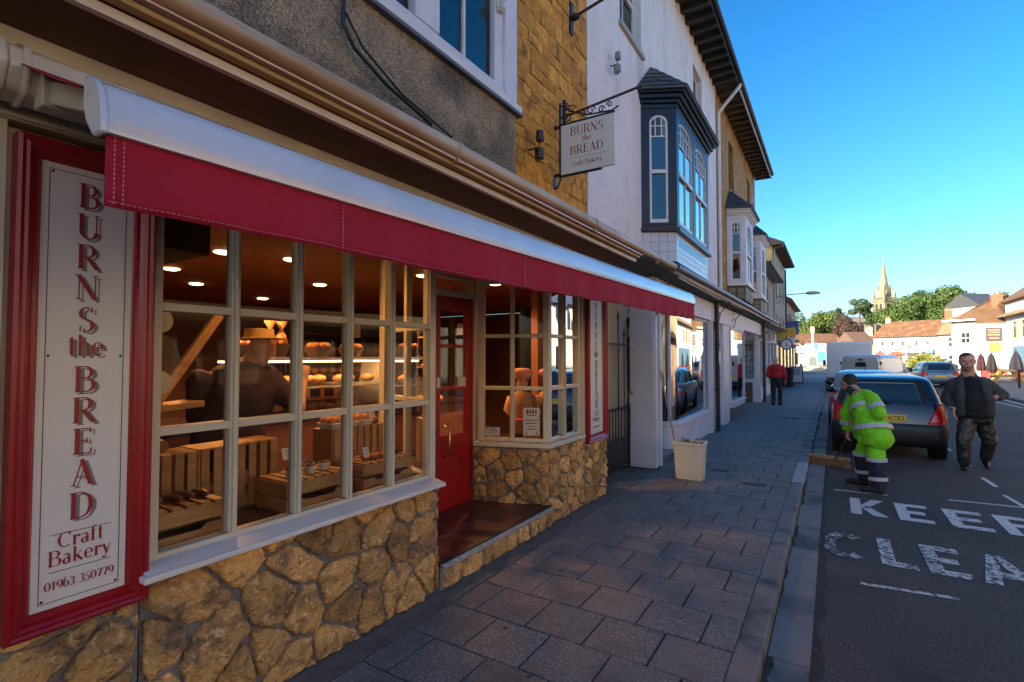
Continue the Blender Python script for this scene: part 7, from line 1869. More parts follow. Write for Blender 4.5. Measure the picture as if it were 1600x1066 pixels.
for k in range(40):
    a = r_.uniform(0, 6.28); l = r_.uniform(.10, .24); p = Vector((-2.17, 8.75, .12)); q = p + Vector((math.cos(a) * l * .7, math.sin(a) * l * .7, l)); s_ = Vector((-math.sin(a), math.cos(a), 0)) * .008; m_.add([p - s_, p + s_, q], [(0, 1, 2)])
m_.build('leaves', mat('leaf_dark', (.04, .09, .025), .7), t, kind='stuff')
def aboard(x, y, label, s=1.0):
    t = thing('sandwich_board', label, 'sandwich board', (x, y, 0))
    for s_ in (-1, 1):
        MB().hexa([(x - .32, y + s_ * .26, 0), (x + .32, y + s_ * .26, 0), (x + .32, y + s_ * .26 + .03, 0), (x - .32, y + s_ * .26 + .03, 0), (x - .32, y + s_ * .03, 1.05 * s), (x + .32, y + s_ * .03, 1.05 * s), (x + .32, y + s_ * .03 + .03, 1.05 * s), (x - .32, y + s_ * .03 + .03, 1.05 * s)]).build('board', M['black_iron'], t)
    MB().hexa([(x - .27, y - .245, .1), (x + .27, y - .245, .1), (x + .27, y - .235, .1), (x - .27, y - .235, .1), (x - .27, y - .06, 1.0 * s), (x + .27, y - .06, 1.0 * s), (x + .27, y - .05, 1.0 * s), (x - .27, y - .05, 1.0 * s)]).build('poster', PAPERW, t)
    m_ = MB()
    for k, w_ in enumerate((.2, .16, .22, .18)): z = .85 - k * .11; yy = y - .2575 + .193 * (z) - .003; m_.box(x - w_, x + w_, yy - .02, yy - .012, z, z + .035)
    m_.build('print', MATS['ink'], t)
aboard(-1.95, 37.0, 'white sandwich board on the pavement outside the tall cream house')
def wheelie(x, y, label, m):
    t = thing('wheelie_bin', label, 'wheelie bin', (x, y, 0), group='wheelie bins by the shops')
    frustumm = MB(); frustum(frustumm, x, y, .05, .98, .22, .27, .28, .34); frustumm.build('bin_body', m, t, bevel=.02)
    MB().box(x - .3, x + .3, y - .37, y + .38, .985, 1.05).build('lid', m, t, bevel=.02)
    for s_ in (-1, 1): MB().lathe([(.09, -.02), (.09, .02)], (x + s_ * .24, y + .3, .09), 12, 'x').build('wheel', M['rubber'], t)
wheelie(-2.2, 32.0, 'black wheelie bin nearest the man in red', M['rubber']); wheelie(-2.2, 33.1, 'black wheelie bin behind the first one', M['rubber'])
# ================================================================== THE FAR END OF THE STREET
def hillz(x, y):
    d = max(0, min(1, (y - 112) / 95)); d = d * d * (3 - 2 * d)
    return -.12 + 9.0 * d + 1.2 * noise.noise(Vector((x * .012, y * .012, 3))) * d
hm = MB(); vs = []; fs = []; nx_, ny_ = 60, 40
for j in range(ny_ + 1):
    for i in range(nx_ + 1):
        x, y = -260 + i * 10, 108 + j * 12; vs.append((x, y, hillz(x, y)))
for j in range(ny_):
    for i in range(nx_): a = j * (nx_ + 1) + i; fs.append((a, a + 1, a + nx_ + 2, a + nx_ + 1))
hm.add(vs, fs); hm.build('hill', mat('hill_grass', (.07, .11, .03), .95, (.12, .15, .05), .08), kind='structure', smooth=True)

def house(name, label, A, B, depth, z0, ze, zr, wm, rm, cat='house', hip=False, over=.3):
    """walls on the line A-B (left to right seen from the front), going back by depth; ridge parallel to the front"""
    A, B = Vector((*A, 0)), Vector((*B, 0)); d = (B - A).normalized(); n_ = Vector((d.y, -d.x, 0)); L_ = (B - A).length
    t = thing(name, label, cat, ((A.x + B.x) / 2, (A.y + B.y) / 2, z0))
    def Q(u, w_, z): return tuple(A + d * u - n_ * w_ + Vector((0, 0, z)))
    m_ = MB(); m_.hexa([Q(0, 0, z0), Q(L_, 0, z0), Q(L_, depth, z0), Q(0, depth, z0), Q(0, 0, ze), Q(L_, 0, ze), Q(L_, depth, ze), Q(0, depth, ze)])
    if not hip: m_.add([Q(0, 0, ze), Q(0, depth, ze), Q(0, depth / 2, zr - .1), Q(L_, 0, ze), Q(L_, depth, ze), Q(L_, depth / 2, zr - .1)], [(0, 1, 2), (4, 3, 5)])
    m_.build('wall', wm, t)
    h = depth / 2 if hip else 0
    m_ = MB(); e = over; a = [Q(-e * .3, -e, ze - .05), Q(L_ + e * .3, -e, ze - .05), Q(L_ + e * .3, depth + e, ze - .05), Q(-e * .3, depth + e, ze - .05), Q(-e * .3 + h, depth / 2, zr), Q(L_ + e * .3 - h, depth / 2, zr)]
    up = [(p[0], p[1], p[2] + .12) for p in a]
    m_.add(a + up, [(6, 7, 11, 10), (8, 9, 10, 11), (9, 6, 10), (7, 8, 11), (0, 1, 7, 6), (1, 2, 8, 7), (2, 3, 9, 8), (3, 0, 6, 9), (1, 0, 4, 5), (3, 2, 5, 4)])
    m_.build('roof', rm, t)
    m_ = MB(); m_.bar(Q(0, -.10 - e, ze), Q(L_, -.10 - e, ze), .1, .1); m_.build('gutter', M['black_iron'], t)
    return t, Q
def win(t, Q, u, z, w_, h, fm=None, deep=.03, bars=True):
    fm = fm or M['white_paint']
    m_ = MB(); m_.hexa([Q(u, -.03, z), Q(u + w_, -.03, z), Q(u + w_, .05, z), Q(u, .05, z), Q(u, -.03, z + h), Q(u + w_, -.03, z + h), Q(u + w_, .05, z + h), Q(u, .05, z + h)]); F = m_.build('window', fm, t)
    k = 2 if bars else 1
    for i in range(k):
        for j in range(k):
            a, b, c, e = u + w_ * (.08 + .46 * i), u + w_ * (.08 + .46 * i + (.38 if k == 2 else .84)), z + h * (.06 + .47 * j), z + h * (.06 + .47 * j + (.41 if k == 2 else .88))
            MB().hexa([Q(a, -.045, c), Q(b, -.045, c), Q(b, -.031, c), Q(a, -.031, c), Q(a, -.045, e), Q(b, -.045, e), Q(b, -.031, e), Q(a, -.031, e)]).build('pane', MATS['pane_dark'], F)
    return F
def chimney(t, x, y, z0, z1, w_=.8, m=None):
    MB().box(x - w_ / 2, x + w_ / 2, y - w_ / 2, y + w_ / 2, z0, z1).build('chimney', m or MATS['brick_red'], t)
    for s_ in (-.2, .2): MB().lathe([(.12, 0), (.10, .35)], (x + s_ * w_, y, z1), 8).build('chimney_pot', M['tile_red'], t)
WP = mat('far_white', (.56, .54, .57), .85, (.48, .47, .50), .6)
PANT = mat('pantile', (.18, .085, .038), .85, (.12, .055, .028), 1.2, .8, 3, c3=(.23, .13, .06), scale3=.5, stretch=(3, 3, 1))
MOSSR = mat('mossy_tile', (.15, .13, .07), .85, (.22, .19, .10), 1.0, .8, 3)
# long white terrace
t, Q = house('white_terrace', 'long white building with orange pantile roof closing the street', (5.2, 95.2), (12.2, 91.4), 8, -.1, 4.62, 7.0, WP, PANT)
for u, z in ((1.1, 3.3), (2.4, 3.3), (3.7, 3.3), (5.4, 3.3)): win(t, Q, u, z, .35, .7, bars=False)
for u, z in ((1.6, .8), (5.6, .6)): win(t, Q, u, z, .9, 1.2)
chimney(t, 7.3, 98.6, 6.3, 7.6, .6, mat('cream_stack', (.6, .48, .28), .8)); chimney(t, 14.0, 94.8, 6.2, 8.3, .8)
m_ = MB(); m_.hexa([Q(3.0, -1.2, 0), Q(6.6, -1.2, 0), Q(6.6, -.1, 0), Q(3.0, -.1, 0), Q(3.0, -1.2, .12), Q(6.6, -1.2, .12), Q(6.6, -.1, .12), Q(3.0, -.1, .12)]); m_.build('porch_step', WP, t)
m_ = MB(); m_.hexa([Q(2.9, -1.4, 2.25), Q(6.7, -1.4, 2.25), Q(6.7, -.06, 2.35), Q(2.9, -.06, 2.35), Q(2.9, -1.4, 2.45), Q(6.7, -1.4, 2.45), Q(6.7, -.06, 2.6), Q(2.9, -.06, 2.6)]); m_.build('porch_roof', WP, t)
for u in (3.0, 4.7, 6.4): MB().hexa([Q(u, -1.35, .12), Q(u + .14, -1.35, .12), Q(u + .14, -1.2, .12), Q(u, -1.2, .12), Q(u, -1.35, 2.25), Q(u + .14, -1.35, 2.25), Q(u + .14, -1.2, 2.25), Q(u, -1.2, 2.25)]).build('porch_post', WP, t)
MB().hexa([Q(6.8, -.5, 2.2), Q(7.7, -.5, 2.2), Q(7.7, -.06, 2.2), Q(6.8, -.06, 2.2), Q(6.8, -.5, 2.75), Q(7.7, -.5, 2.75), Q(7.7, -.06, 2.75), Q(6.8, -.06, 2.75)]).build('blue_fascia', mat('fascia_blue', (.05, .20, .38), .5), t)
MB().lathe([(.0, 0), (.16, .02), (.10, .25), (.03, .35)], Q(6.9, -.35, 3.55), 8).build('wall_lantern', M['black_iron'], t)
# second house of the terrace, grey mossy roof
t, Q = house('white_house', 'white house with mossy grey roof right of the orange roofed terrace', (12.25, 91.35), (17.6, 88.2), 8, -.1, 4.70, 7.3, WP, MOSSR)
for u in (1.2, 2.7): win(t, Q, u, 3.0, 1.0, 1.4); win(t, Q, u, .6, 1.0, 1.4)
MB().hexa([Q(.1, -.12, .0), Q(.25, -.12, .0), Q(.25, -.02, 0), Q(.1, -.02, 0), Q(.1, -.12, 4.8), Q(.25, -.12, 4.8), Q(.25, -.02, 4.8), Q(.1, -.02, 4.8)]).build('downpipe', mat('pipe_olive', (.25, .22, .10), .6), t)
r_ = random.Random(5)
for u in (1.2, 2.7):
    m_ = MB()
    for q in range(60):
        p = Vector(Q(u + r_.uniform(0, 1), -.2, .45 + r_.uniform(0, .3))); m_.add([p, p + Vector((r_.uniform(-1, 1), r_.uniform(-1, 1), r_.uniform(-1, 1))) * .2, p + Vector((r_.uniform(-1, 1), r_.uniform(-1, 1), r_.uniform(-1, 1))) * .2], [(0, 1, 2)])
    m_.build('window_flowers', mat('flowers_mixed', (.10, .16, .03), .8, (.45, .12, .06), 4, thr=(.5, .55)), t, kind='stuff')
# dark shop left of the terrace
t, Q = house('corner_shop', 'low shop with purple fascia left of the white terrace', (3.0, 104), (5.9, 105.6), 5, -.1, 4.1, 5.9, mat('buff_wall', (.42, .36, .2), .9), mat('roof_dark_brown', (.12, .07, .05), .85))
MB().hexa([Q(1.2, -.15, 3.2), Q(2.4, -.15, 3.2), Q(2.4, -.01, 3.2), Q(1.2, -.01, 3.2), Q(1.2, -.15, 3.8), Q(2.4, -.15, 3.8), Q(2.4, -.01, 3.8), Q(1.2, -.01, 3.8)]).build('purple_fascia', mat('fascia_purple', (.10, .08, .30), .5), t)
win(t, Q, 1.3, 1.2, 1.0, 1.6, bars=False); chimney(t, 5.4, 109.5, 4.2, 6.9, .9, mat('cream_stack', (.6, .48, .28), .8))
# hipped house with big brown roof
t, Q = house('hipped_house', 'white house under a steep brown roof beside the pub', (11.8, 78.1), (15.6, 74.3), 7, -.1, 5.75, 8.6, WP, mat('brown_tile', (.11, .058, .028), .85, (.16, .088, .04), 1.5, .6, 4), hip=True, over=.5)
chimney(t, 15.6, 77.3, 5.5, 8.6, .9); win(t, Q, 1.0, 3.2, 1.0, 1.3); win(t, Q, 1.0, .8, 1.0, 1.3)
MB().hexa([Q(-.6, -.7, 5.75), Q(5.3, -.7, 5.75), Q(5.3, -.55, 5.75), Q(-.6, -.55, 5.75), Q(-.6, -.7, 5.95), Q(5.3, -.7, 5.95), Q(5.3, -.55, 5.95), Q(-.6, -.55, 5.95)]).build('white_barge_board', M['white_paint'], t)
t, Q = house('slate_roofed_house', 'small white house with slate roof peeping above the brown roof', (18.2, 99.7), (21.6, 101.8), 6, 0, 9.2, 11.2, WP, M['slate'])
# pub: wing along the street plus the wall with the boards
pb = thing('pub', 'white pub with yellow window surrounds and hanging boards at the right edge', 'pub', (12.0, 54, 0))
MB().box(12.0, 20, 36.1, 57.0, 0, 6.1).build('wall', WP, pb)
m_ = MB(); m_.hexa([(11.5, 36.1, 4.86), (12.0, 36.1, 5.0), (12.0, 57.2, 5.0), (11.5, 57.2, 4.86), (11.5, 36.1, 4.98), (12.0, 36.1, 5.25), (12.0, 57.2, 5.25), (11.5, 57.2, 4.98)]); m_.build('pent_roof', mat('pent_ochre', (.24, .17, .08), .8), pb)
m_ = MB(); m_.prism([(11.7, 36.1, 6.05), (11.7, 36.1, 6.2), (16, 36.1, 9.4), (20.4, 36.1, 6.2)], (0, 21.2, 0)); m_.build('roof', MATS['brown_tile'], pb)
YF = mat('yellow_surround', (.62, .50, .14), .6)
for y in (49.4, 51.6, 53.8):
    F = MB().box(11.95, 11.999, y, y + .9, 3.1, 4.5).build('window', YF, pb); MB().box(11.94, 11.949, y + .18, y + .72, 3.2, 4.4).build('pane', MATS['pane_dark'], F)
MB().box(10.45, 11.99, 57.05, 60, 0, 4.45).build('sign_wall', WP, pb)
MB().box(10.4, 12.0, 57.0, 57.04, .0, .7).build('red_plinth', mat('plinth_red', (.40, .05, .05), .7), pb)
m_ = MB(); m_.prism([(10.2, 56.9, 4.46), (12.0, 56.9, 4.46), (12.0, 58.4, 5.6), (10.2, 58.4, 5.6)], (0, 0, .12)); m_.build('lean_roof', MATS['brown_tile'], pb)
MB().box(11.96, 11.999, 36.2, 55.5, .0, .8).build('red_plinth', MATS['plinth_red'], pb)
MB().box(11.95, 11.99, 46.0, 55.0, .81, 2.5).build('blue_boards', mat('boards_blue', (.12, .24, .30), .7), pb)
sg = thing('pub_board', 'brown lettered pub board high on the white wall', 'sign', (11.1, 56.9, 3.4))
MB().box(10.75, 11.75, 56.93, 57.0, 3.0, 4.1).build('board', mat('board_brown', (.09, .06, .06), .6), sg, bevel=.05)
for k, (w_, z) in enumerate(((.36, 3.85), (.30, 3.65), (.36, 3.45), (.26, 3.18))):
    m_ = MB()
    x = 11.25 - w_
    while x < 11.25 + w_: m_.box(x, x + .05, 56.915, 56.929, z, z + .09); x += .085
    m_.build('lettering', mat('gold_paint', (.5, .36, .2), .6), sg, kind='stuff')
sg = thing('pub_board', 'yellow arched pub board below the brown one', 'sign', (11.2, 56.9, 2.5))
m_ = MB(); m_.prism([(10.95, 56.93, 2.15), (11.65, 56.93, 2.15), (11.65, 56.93, 2.75), (11.5, 56.93, 2.9), (11.1, 56.93, 2.9), (10.95, 56.93, 2.75)], (0, .06, 0)); m_.build('board', mat('board_yellow', (.60, .46, .05), .6, (.25, .3, .06), 7), sg)
# parasols
def parasol(x, y, h, r, c, label, word=False):
    t = thing('folded_parasol', label, 'parasol', (x, y, 0), group='folded parasols outside the pub')
    MB().tube([(x, y, 0), (x, y, h + .1)], .03, 8).build('pole', M['black_iron'], t)
    m_ = MB(); n = 16; vs = []; fs = []
    for z, rr in ((.55, r * .8), (.75, r), (1.2, r * .85), (1.7, r * .55), (h - .05, r * .12)):
        for k in range(n): a = 2 * math.pi * k / n; q = rr * (1 + .22 * (k % 2)); vs.append((x + q * math.cos(a), y + q * math.sin(a), z))
    for i in range(4):
        for k in range(n): fs.append((i * n + k, i * n + (k + 1) % n, (i + 1) * n + (k + 1) % n, (i + 1) * n + k))
    fs += [tuple(range(n))[::-1], tuple(4 * n + k for k in range(n))]
    m_.add(vs, fs); m_.build('canopy', c, t)
    MB().lathe([(.28, 0), (.28, .06)], (x, y, 0), 14).build('base', M['rubber'], t)
DC = mat('parasol_dark', (.02, .018, .03), .8); 
parasol(11.0, 49.9, 2.15, .34, DC, 'large dark folded parasol by the picnic tables')
parasol(10.0, 51.5, 2.0, .26, mat('parasol_brown', (.025, .018, .016), .8), 'slim brown folded parasol under the pub boards')
parasol(10.1, 55.2, 1.95, .26, mat('parasol_maroon', (.045, .012, .014), .8), 'maroon folded parasol furthest from the picnic table')
parasol(11.6, 47.6, 2.1, .3, DC, 'dark folded parasol at the right edge')
def picnic(x, y, rz, label):
    t = thing('picnic_table', label, 'picnic table', (x, y, 0), rz, group='picnic tables outside the pub', local=True)
    PW = mat('picnic_wood', (.48, .33, .08), .7, (.36, .23, .06), 3)
    for k in range(5): MB().box(-.9, .9, -.36 + k * .147, -.36 + k * .147 + .135, .72, .755).build('table_plank', PW, t)
    for s_ in (-1, 1):
        for k in range(2): MB().box(-.9, .9, s_ * .72 - .13 + k * .135, s_ * .72 - .13 + k * .135 + .125, .43, .46).build('bench_plank', PW, t)
    for x_ in (-.65, .65):
        MB().box(x_ - .02, x_ + .02, -.85, .85, .36, .43).build('crossbar', PW, t)
        for s_ in (-1, 1): MB().bar((x_ + .045, s_ * .25, .72), (x_ + .045, s_ * .72, 0), .045, .1).build('leg', PW, t)
picnic(9.6, 45.2, R(80), 'yellow wooden picnic table on the pavement nearest the camera'); picnic(10.2, 48.6, R(85), 'yellow wooden picnic table behind the nearest one')
tag(MB().tube([(8.3, 37.2, 0), (8.3, 37.2, 1.0)], .05, 8).build('bollard', M['black_iron'], org=(8.3, 37.2, 0), smooth='auto'), 'slim black bollard at the right edge of the far pavement', 'bollard')

# plants and trees
def leaves(mb, cx, cy, cz, rx, ry, rz_, n, size, seed, lobes=9, lob=.45, fill=.55):
    r_ = random.Random(seed); L = []
    for k in range(lobes):
        a = r_.uniform(0, 6.28); e = r_.uniform(-.5, 1.0); q = r_.uniform(.35, .75)
        L.append(Vector((cx + rx * q * math.cos(a) * math.cos(e * 1.2), cy + ry * q * math.sin(a) * math.cos(e * 1.2), cz + rz_ * q * math.sin(e * 1.3))))
    L.append(Vector((cx, cy, cz)))
    for k in range(n):
        c = L[r_.randrange(len(L))]; d = Vector((r_.gauss(0, 1), r_.gauss(0, 1), r_.gauss(0, 1))).normalized(); rad = lob * (fill + (1 - fill) * r_.random() ** .5) * (1 + .35 * noise.noise(d * 2.2 + c * .3))
        p = c + Vector((d.x * rx * rad, d.y * ry * rad, d.z * rz_ * rad)); nn = (d + Vector((r_.gauss(0, 1), r_.gauss(0, 1), r_.gauss(0, 1))) * .55).normalized()
        u = nn.orthogonal().normalized(); v = nn.cross(u); s_ = size * r_.uniform(.6, 1.4); a = r_.uniform(0, 3.14)
        u, v = u * math.cos(a) + v * math.sin(a), v * math.cos(a) - u * math.sin(a)
        mb.add([p - u * s_, p - v * s_ * .5, p + u * s_, p + v * s_ * .5], [(0, 1, 2, 3)])
LEAF = [mat('leaf_green', (.026, .060, .010), .7, (.060, .105, .014), .35), mat('leaf_bright', (.085, .12, .010), .7, (.045, .08, .012), .5), mat('leaf_beech', (.035, .016, .014), .7, (.065, .036, .022), .5), mat('leaf_pine', (.018, .042, .018), .8, (.036, .068, .022), .5), mat('leaf_yellow', (.30, .27, .012), .7, (.06, .10, .012), 1.4)]
BARK = mat('bark', (.10, .07, .045), .9, (.06, .045, .03), 2)
def tree(x, y, z0, h, rx, rz_, lm, label, n=5000, size=.34, seed=1, ry=None, lobes=9, lob=.5, grp='trees on the hill beyond the street', name='broad_tree', trunkh=.35):
    t = thing(name, label, 'tree', (x, y, z0), group=grp)
    m_ = MB(); m_.tube([(x, y, z0 - .5), (x + .1, y, z0 + h * trunkh), (x, y, z0 + h * .75)], [rx * .09, rx * .06, rx * .02], 7)
    r_ = random.Random(seed)
    for k in range(6): a = r_.uniform(0, 6.28); m_.tube([(x, y, z0 + h * (trunkh + .04 * k)), (x + math.cos(a) * rx * .6, y + math.sin(a) * rx * .6, z0 + h * (trunkh + .25 + .05 * k))], [rx * .035, rx * .01], 5)
    m_.build('trunk', BARK, t)
    m_ = MB(); leaves(m_, x, y, z0 + h - rz_, rx, ry or rx, rz_, n, size, seed, lobes, lob); m_.build('crown', lm, t)
hz = lambda x, y: hillz(x, y)
tree(17, 186, hz(17, 186), 9.5, 6.0, 5.0, LEAF[0], 'green tree at the left end of the wood behind the terrace', 7000, .34, 11)
tree(22, 190, hz(22, 190), 12.4, 7.6, 6.6, LEAF[0], 'tall green tree left of centre in the wood behind the terrace', 9000, .36, 12)
tree(27, 192, hz(27, 192), 13.4, 8.0, 7.0, LEAF[0], 'tallest rounded green tree in the wood behind the terrace', 10000, .36, 13)
tree(32, 195, hz(32, 195), 12.0, 7.4, 6.4, LEAF[0], 'broad green tree right of the tallest one in the wood', 9000, .36, 14)
tree(37.5, 199, hz(37, 199), 10.2, 5.4, 5.2, LEAF[3], 'small dark tree at the right end of the wood', 5500, .34, 15)
tree(24, 206, hz(24, 206), 14.8, 2.6, 3.5, LEAF[3], 'narrow dark treetop rising above the wood', 1500, .34, 16)
tree(-5.5, 141, hz(-5, 141), 9.2, 4.0, 4.2, LEAF[1], 'bright yellow green tree at the end of the left row', 4500, .28, 21)
tree(-2.0, 144, hz(-2, 144), 10.3, 3.6, 4.0, LEAF[1], 'taller yellow green tree beside the hill cottages', 4000, .28, 22)
tree(-8.5, 150, hz(-8, 150), 9.5, 3.6, 4.2, LEAF[0], 'dark green tree behind the last houses of the left row', 3000, .28, 23)
tree(2.7, 131, hz(2.7, 131) - .5, 10.3, 2.9, 3.6, LEAF[2], 'dark copper beech in front of the church nave', 5500, .22, 31, name='copper_beech', grp=None, lobes=12)
tree(7.5, 205, hz(7, 205), 12.0, 4.2, 3.0, LEAF[3], 'flat topped dark pine left of the church tower', 1800, .34, 32, name='pine_tree', grp=None, lobes=7, lob=.38, trunkh=.5)
tree(1.9, 175, hz(2, 175), 9.8, 1.2, 2.8, LEAF[3], 'slender dark conifer above the hill cottages', 1400, .24, 33, name='conifer_tree', grp=None, lobes=5)
tree(23.4, 114.5, -.1, 12.4, 2.4, 2.6, LEAF[3], 'dark tree crown behind the brick chimney at the right', 2500, .22, 34, grp=None)
tree(10.8, 208, hz(10, 208), 8.5, 2.5, 3, LEAF[0], 'low green tree beside the foot of the church tower', 1500, .3, 35)
t = thing('golden_shrub', 'large yellow green shrub on the traffic island before the terrace', 'shrub', (9.0, 76.5, 0))
m_ = MB(); leaves(m_, 9.0, 76.6, .9, 1.9, 1.4, 1.15, 3500, .12, 41, 12, .55); m_.build('foliage', LEAF[4], t)
t = thing('green_shrub', 'green shrub at the right end of the traffic island', 'shrub', (10.9, 77.6, 0))
m_ = MB(); leaves(m_, 10.9, 77.7, .6, 1.2, 1.0, .9, 1800, .12, 42, 8, .55); m_.build('foliage', LEAF[0], t)
m_ = MB(); m_.prism([(6.4, 74.6, -.1), (12.6, 75.2, -.1), (13.4, 79.6, -.1), (7.0, 79.6, -.1)], (0, 0, .16)); m_.build('traffic_island', M['plaza'], kind='structure')
t = thing('low_hedge', 'low dark clipped hedge round the foot of the golden shrub', 'hedge', (9.8, 76, 0))
m_ = MB(); leaves(m_, 9.4, 75.6, .22, 2.9, .5, .28, 2500, .10, 43, 14, .6); m_.build('foliage', mat('hedge_dark', (.03, .05, .02), .8), t)
# bus shelter and small huts
t = thing('bus_shelter', 'open bus shelter with flat pale roof before the terrace', 'bus shelter', (7.6, 78.6, 0))
MB().box(6.3, 9.4, 78.0, 79.2, 2.3, 2.4).build('shelter_roof', mat('shelter_grey', (.35, .36, .36), .5), t)
for x in (6.4, 7.4, 8.4, 9.3): MB().box(x - .04, x + .04, 78.05, 78.13, 0, 2.3).build('post', mat('post_green', (.10, .14, .10), .6), t)
MB().lathe([(.25, -.02), (.25, .02)], (7.8, 77.9, 2.9), 16, 'y').build('roundel', mat('roundel_olive', (.14, .15, .09), .6), t)
for i, (x, y, z) in enumerate(((5.2, 82.0, 1.75), (6.9, 82.0, 1.9))):
    t = thing('wooden_kiosk', ('small brown kiosk roof behind the silver van', 'brown pitched kiosk roof right of the smaller one')[i], 'kiosk', (x, y, 0), group='brown kiosks')
    MB().box(x - .6, x + .6, y, y + 1.2, 0, z).build('hut', mat('kiosk_wood', (.25, .13, .08), .8), t)
    MB().prism([(x - .9, y - .2, z), (x + .9, y - .2, z), (x, y - .2, z + .75)], (0, 1.6, 0)).build('roof', mat('kiosk_roof', (.20, .08, .05), .8), t)
# filling station canopy and buildings behind
t = thing('filling_station', 'white and blue filling station canopy at the end of the road', 'canopy', (-1.5, 109, 0))
MB().box(-4.4, .9, 108, 113.5, 3.35, 4.05).build('canopy_fascia', mat('station_white', (.75, .78, .82), .4), t)
MB().box(-4.42, .92, 107.96, 107.995, 3.40, 3.62).build('blue_stripe', mat('station_blue', (.04, .22, .60), .4), t)
MB().box(-3.2, -2.3, 107.94, 107.99, 3.2, 4.2).build('blue_panel', MATS['station_blue'], t)
for x in (-2.6, .2): MB().box(x - .15, x + .15, 109, 109.3, 0, 3.35).build('column', mat('station_col', (.55, .58, .62), .5), t)
MB().box(-2.4, -1.2, 108.5, 108.9, .7, 2.6).build('pump', MATS['station_blue'], t)
MB().box(-.2, 1.2, 112, 112.6, .1, 3.2).build('kiosk_wall', mat('station_red', (.45, .08, .06), .6), t)
t, Q = house('gabled_hall', 'pale hall with low orange roof behind the filling station', (-5.5, 116), (2.5, 121), 9, 0, 4.2, 6.4, mat('hall_pale', (.50, .54, .60), .8), PANT)
t, Q = house('hill_cottage', 'grey stone cottage on the hill between the trees', (-2.4, 150.5), (1.2, 152.5), 6, 1.5, 8.2, 10.4, mat('stone_grey', (.30, .28, .26), .9, (.22, .2, .18), 1), M['slate'])
chimney(t, -2.4, 151, 8.5, 11.2, .8, MATS['cream_stack'])
t, Q = house('hill_cottage', 'cream gabled cottage just left of the memorial cross top', (-4.6, 147), (-3.0, 148), 5, 1, 6.8, 8.6, mat('cream_gable', (.6, .5, .28), .9), M['tile_grey'])
# memorial cross and bollard
t = thing('war_memorial', 'stone cross shaft on a tall plinth at the pavement end', 'memorial', (-2.1, 72, 0))
STN = mat('memorial_stone', (.34, .33, .28), .9, (.26, .25, .2), 2)
MB().box(-3.1, -1.1, 71.2, 73.2, 0, .35).build('step', STN, t, bevel=.02); MB().box(-2.75, -1.45, 71.6, 72.8, .351, .60).build('step', STN, t, bevel=.02)
m_ = MB(); frustum(m_, -2.1, 72.2, .601, 1.65, .42, .42, .34, .34); m_.build('plinth', mat('plinth_dark', (.12, .14, .13), .8), t)
m_ = MB(); frustum(m_, -2.1, 72.2, 1.651, 4.6, .16, .16, .12, .12); m_.build('shaft', STN, t)
m_ = MB(); m_.box(-2.32, -1.88, 72.05, 72.35, 4.601, 5.35); m_.build('cross_head', mat('lit_stone', (.55, .50, .34), .9), t, bevel=.04)
tag(MB().lathe([(.14, 0), (.13, .85), (.10, .92)], (-3.1, 66.0, 0), 12).build('bollard', mat('bollard_buff', (.42, .30, .20), .8), org=(-3.1, 66, 0), smooth='auto'), 'buff round bollard in the sunlight near the memorial', 'bollard')
# red shop beyond the left row
t = thing('red_shop', 'red fronted shop with white verge beyond the left row', 'shop', (-4.6, 60, 0))
MB().box(-9, -3.4, 55, 62, 0, 3.3).build('wall', mat('shop_red', (.45, .06, .04), .7), t)
m_ = MB(); m_.prism([(-3.0, 54.6, 3.2), (-3.0, 54.6, 3.4), (-6.2, 54.6, 5.0), (-9.5, 54.6, 3.3)], (0, 7.8, 0)); m_.build('roof', mat('roof_grey_brown', (.16, .14, .12), .8), t)
MB().bar((-2.95, 54.55, 3.3), (-6.2, 54.55, 4.95), .06, .25).build('barge_board', M['white_paint'], t)
MB().box(-3.39, -2.6, 58.5, 61, 2.0, 2.08).build('green_awning', mat('awning_green', (.03, .28, .22), .6), t)
MB().box(-3.42, -2.9, 56.5, 56.9, .9, 2.0).build('red_sign', mat('sign_maroon', (.30, .03, .04), .6), t)
# church
ch = thing('church', 'stone church tower with tall crocketed spire on the hill', 'church', (17.3, 246, 8))
CS = mat('church_stone', (.21, .185, .12), .9, (.14, .125, .085), .5, c3=(.26, .235, .16), scale3=.25); CD = mat('church_dark', (.26, .24, .20), .9, (.18, .17, .15), .4)
ang = R(42); ux = Vector((math.cos(ang), math.sin(ang), 0)); uy = Vector((-ux.y, ux.x, 0)); C0_ = Vector((17.2, 246.2, 0))
def CQ(a, b, z): return tuple(C0_ + ux * a + uy * b + Vector((0, 0, z)))
def cbox(mb, a0, a1, b0, b1, z0, z1): mb.hexa([CQ(a0, b0, z0), CQ(a1, b0, z0), CQ(a1, b1, z0), CQ(a0, b1, z0), CQ(a0, b0, z1), CQ(a1, b0, z1), CQ(a1, b1, z1), CQ(a0, b1, z1)])
m_ = MB(); cbox(m_, -2.5, 2.5, -2.5, 2.5, 7, 24)
tw = m_.build('tower', CS, ch)
for z, o in ((12, .12), (17.3, .12), (23.2, .2)): m_ = MB(); cbox(m_, -2.5 - o, 2.5 + o, -2.5 - o, 2.5 + o, z, z + .3); m_.build('string_course', CS, tw)
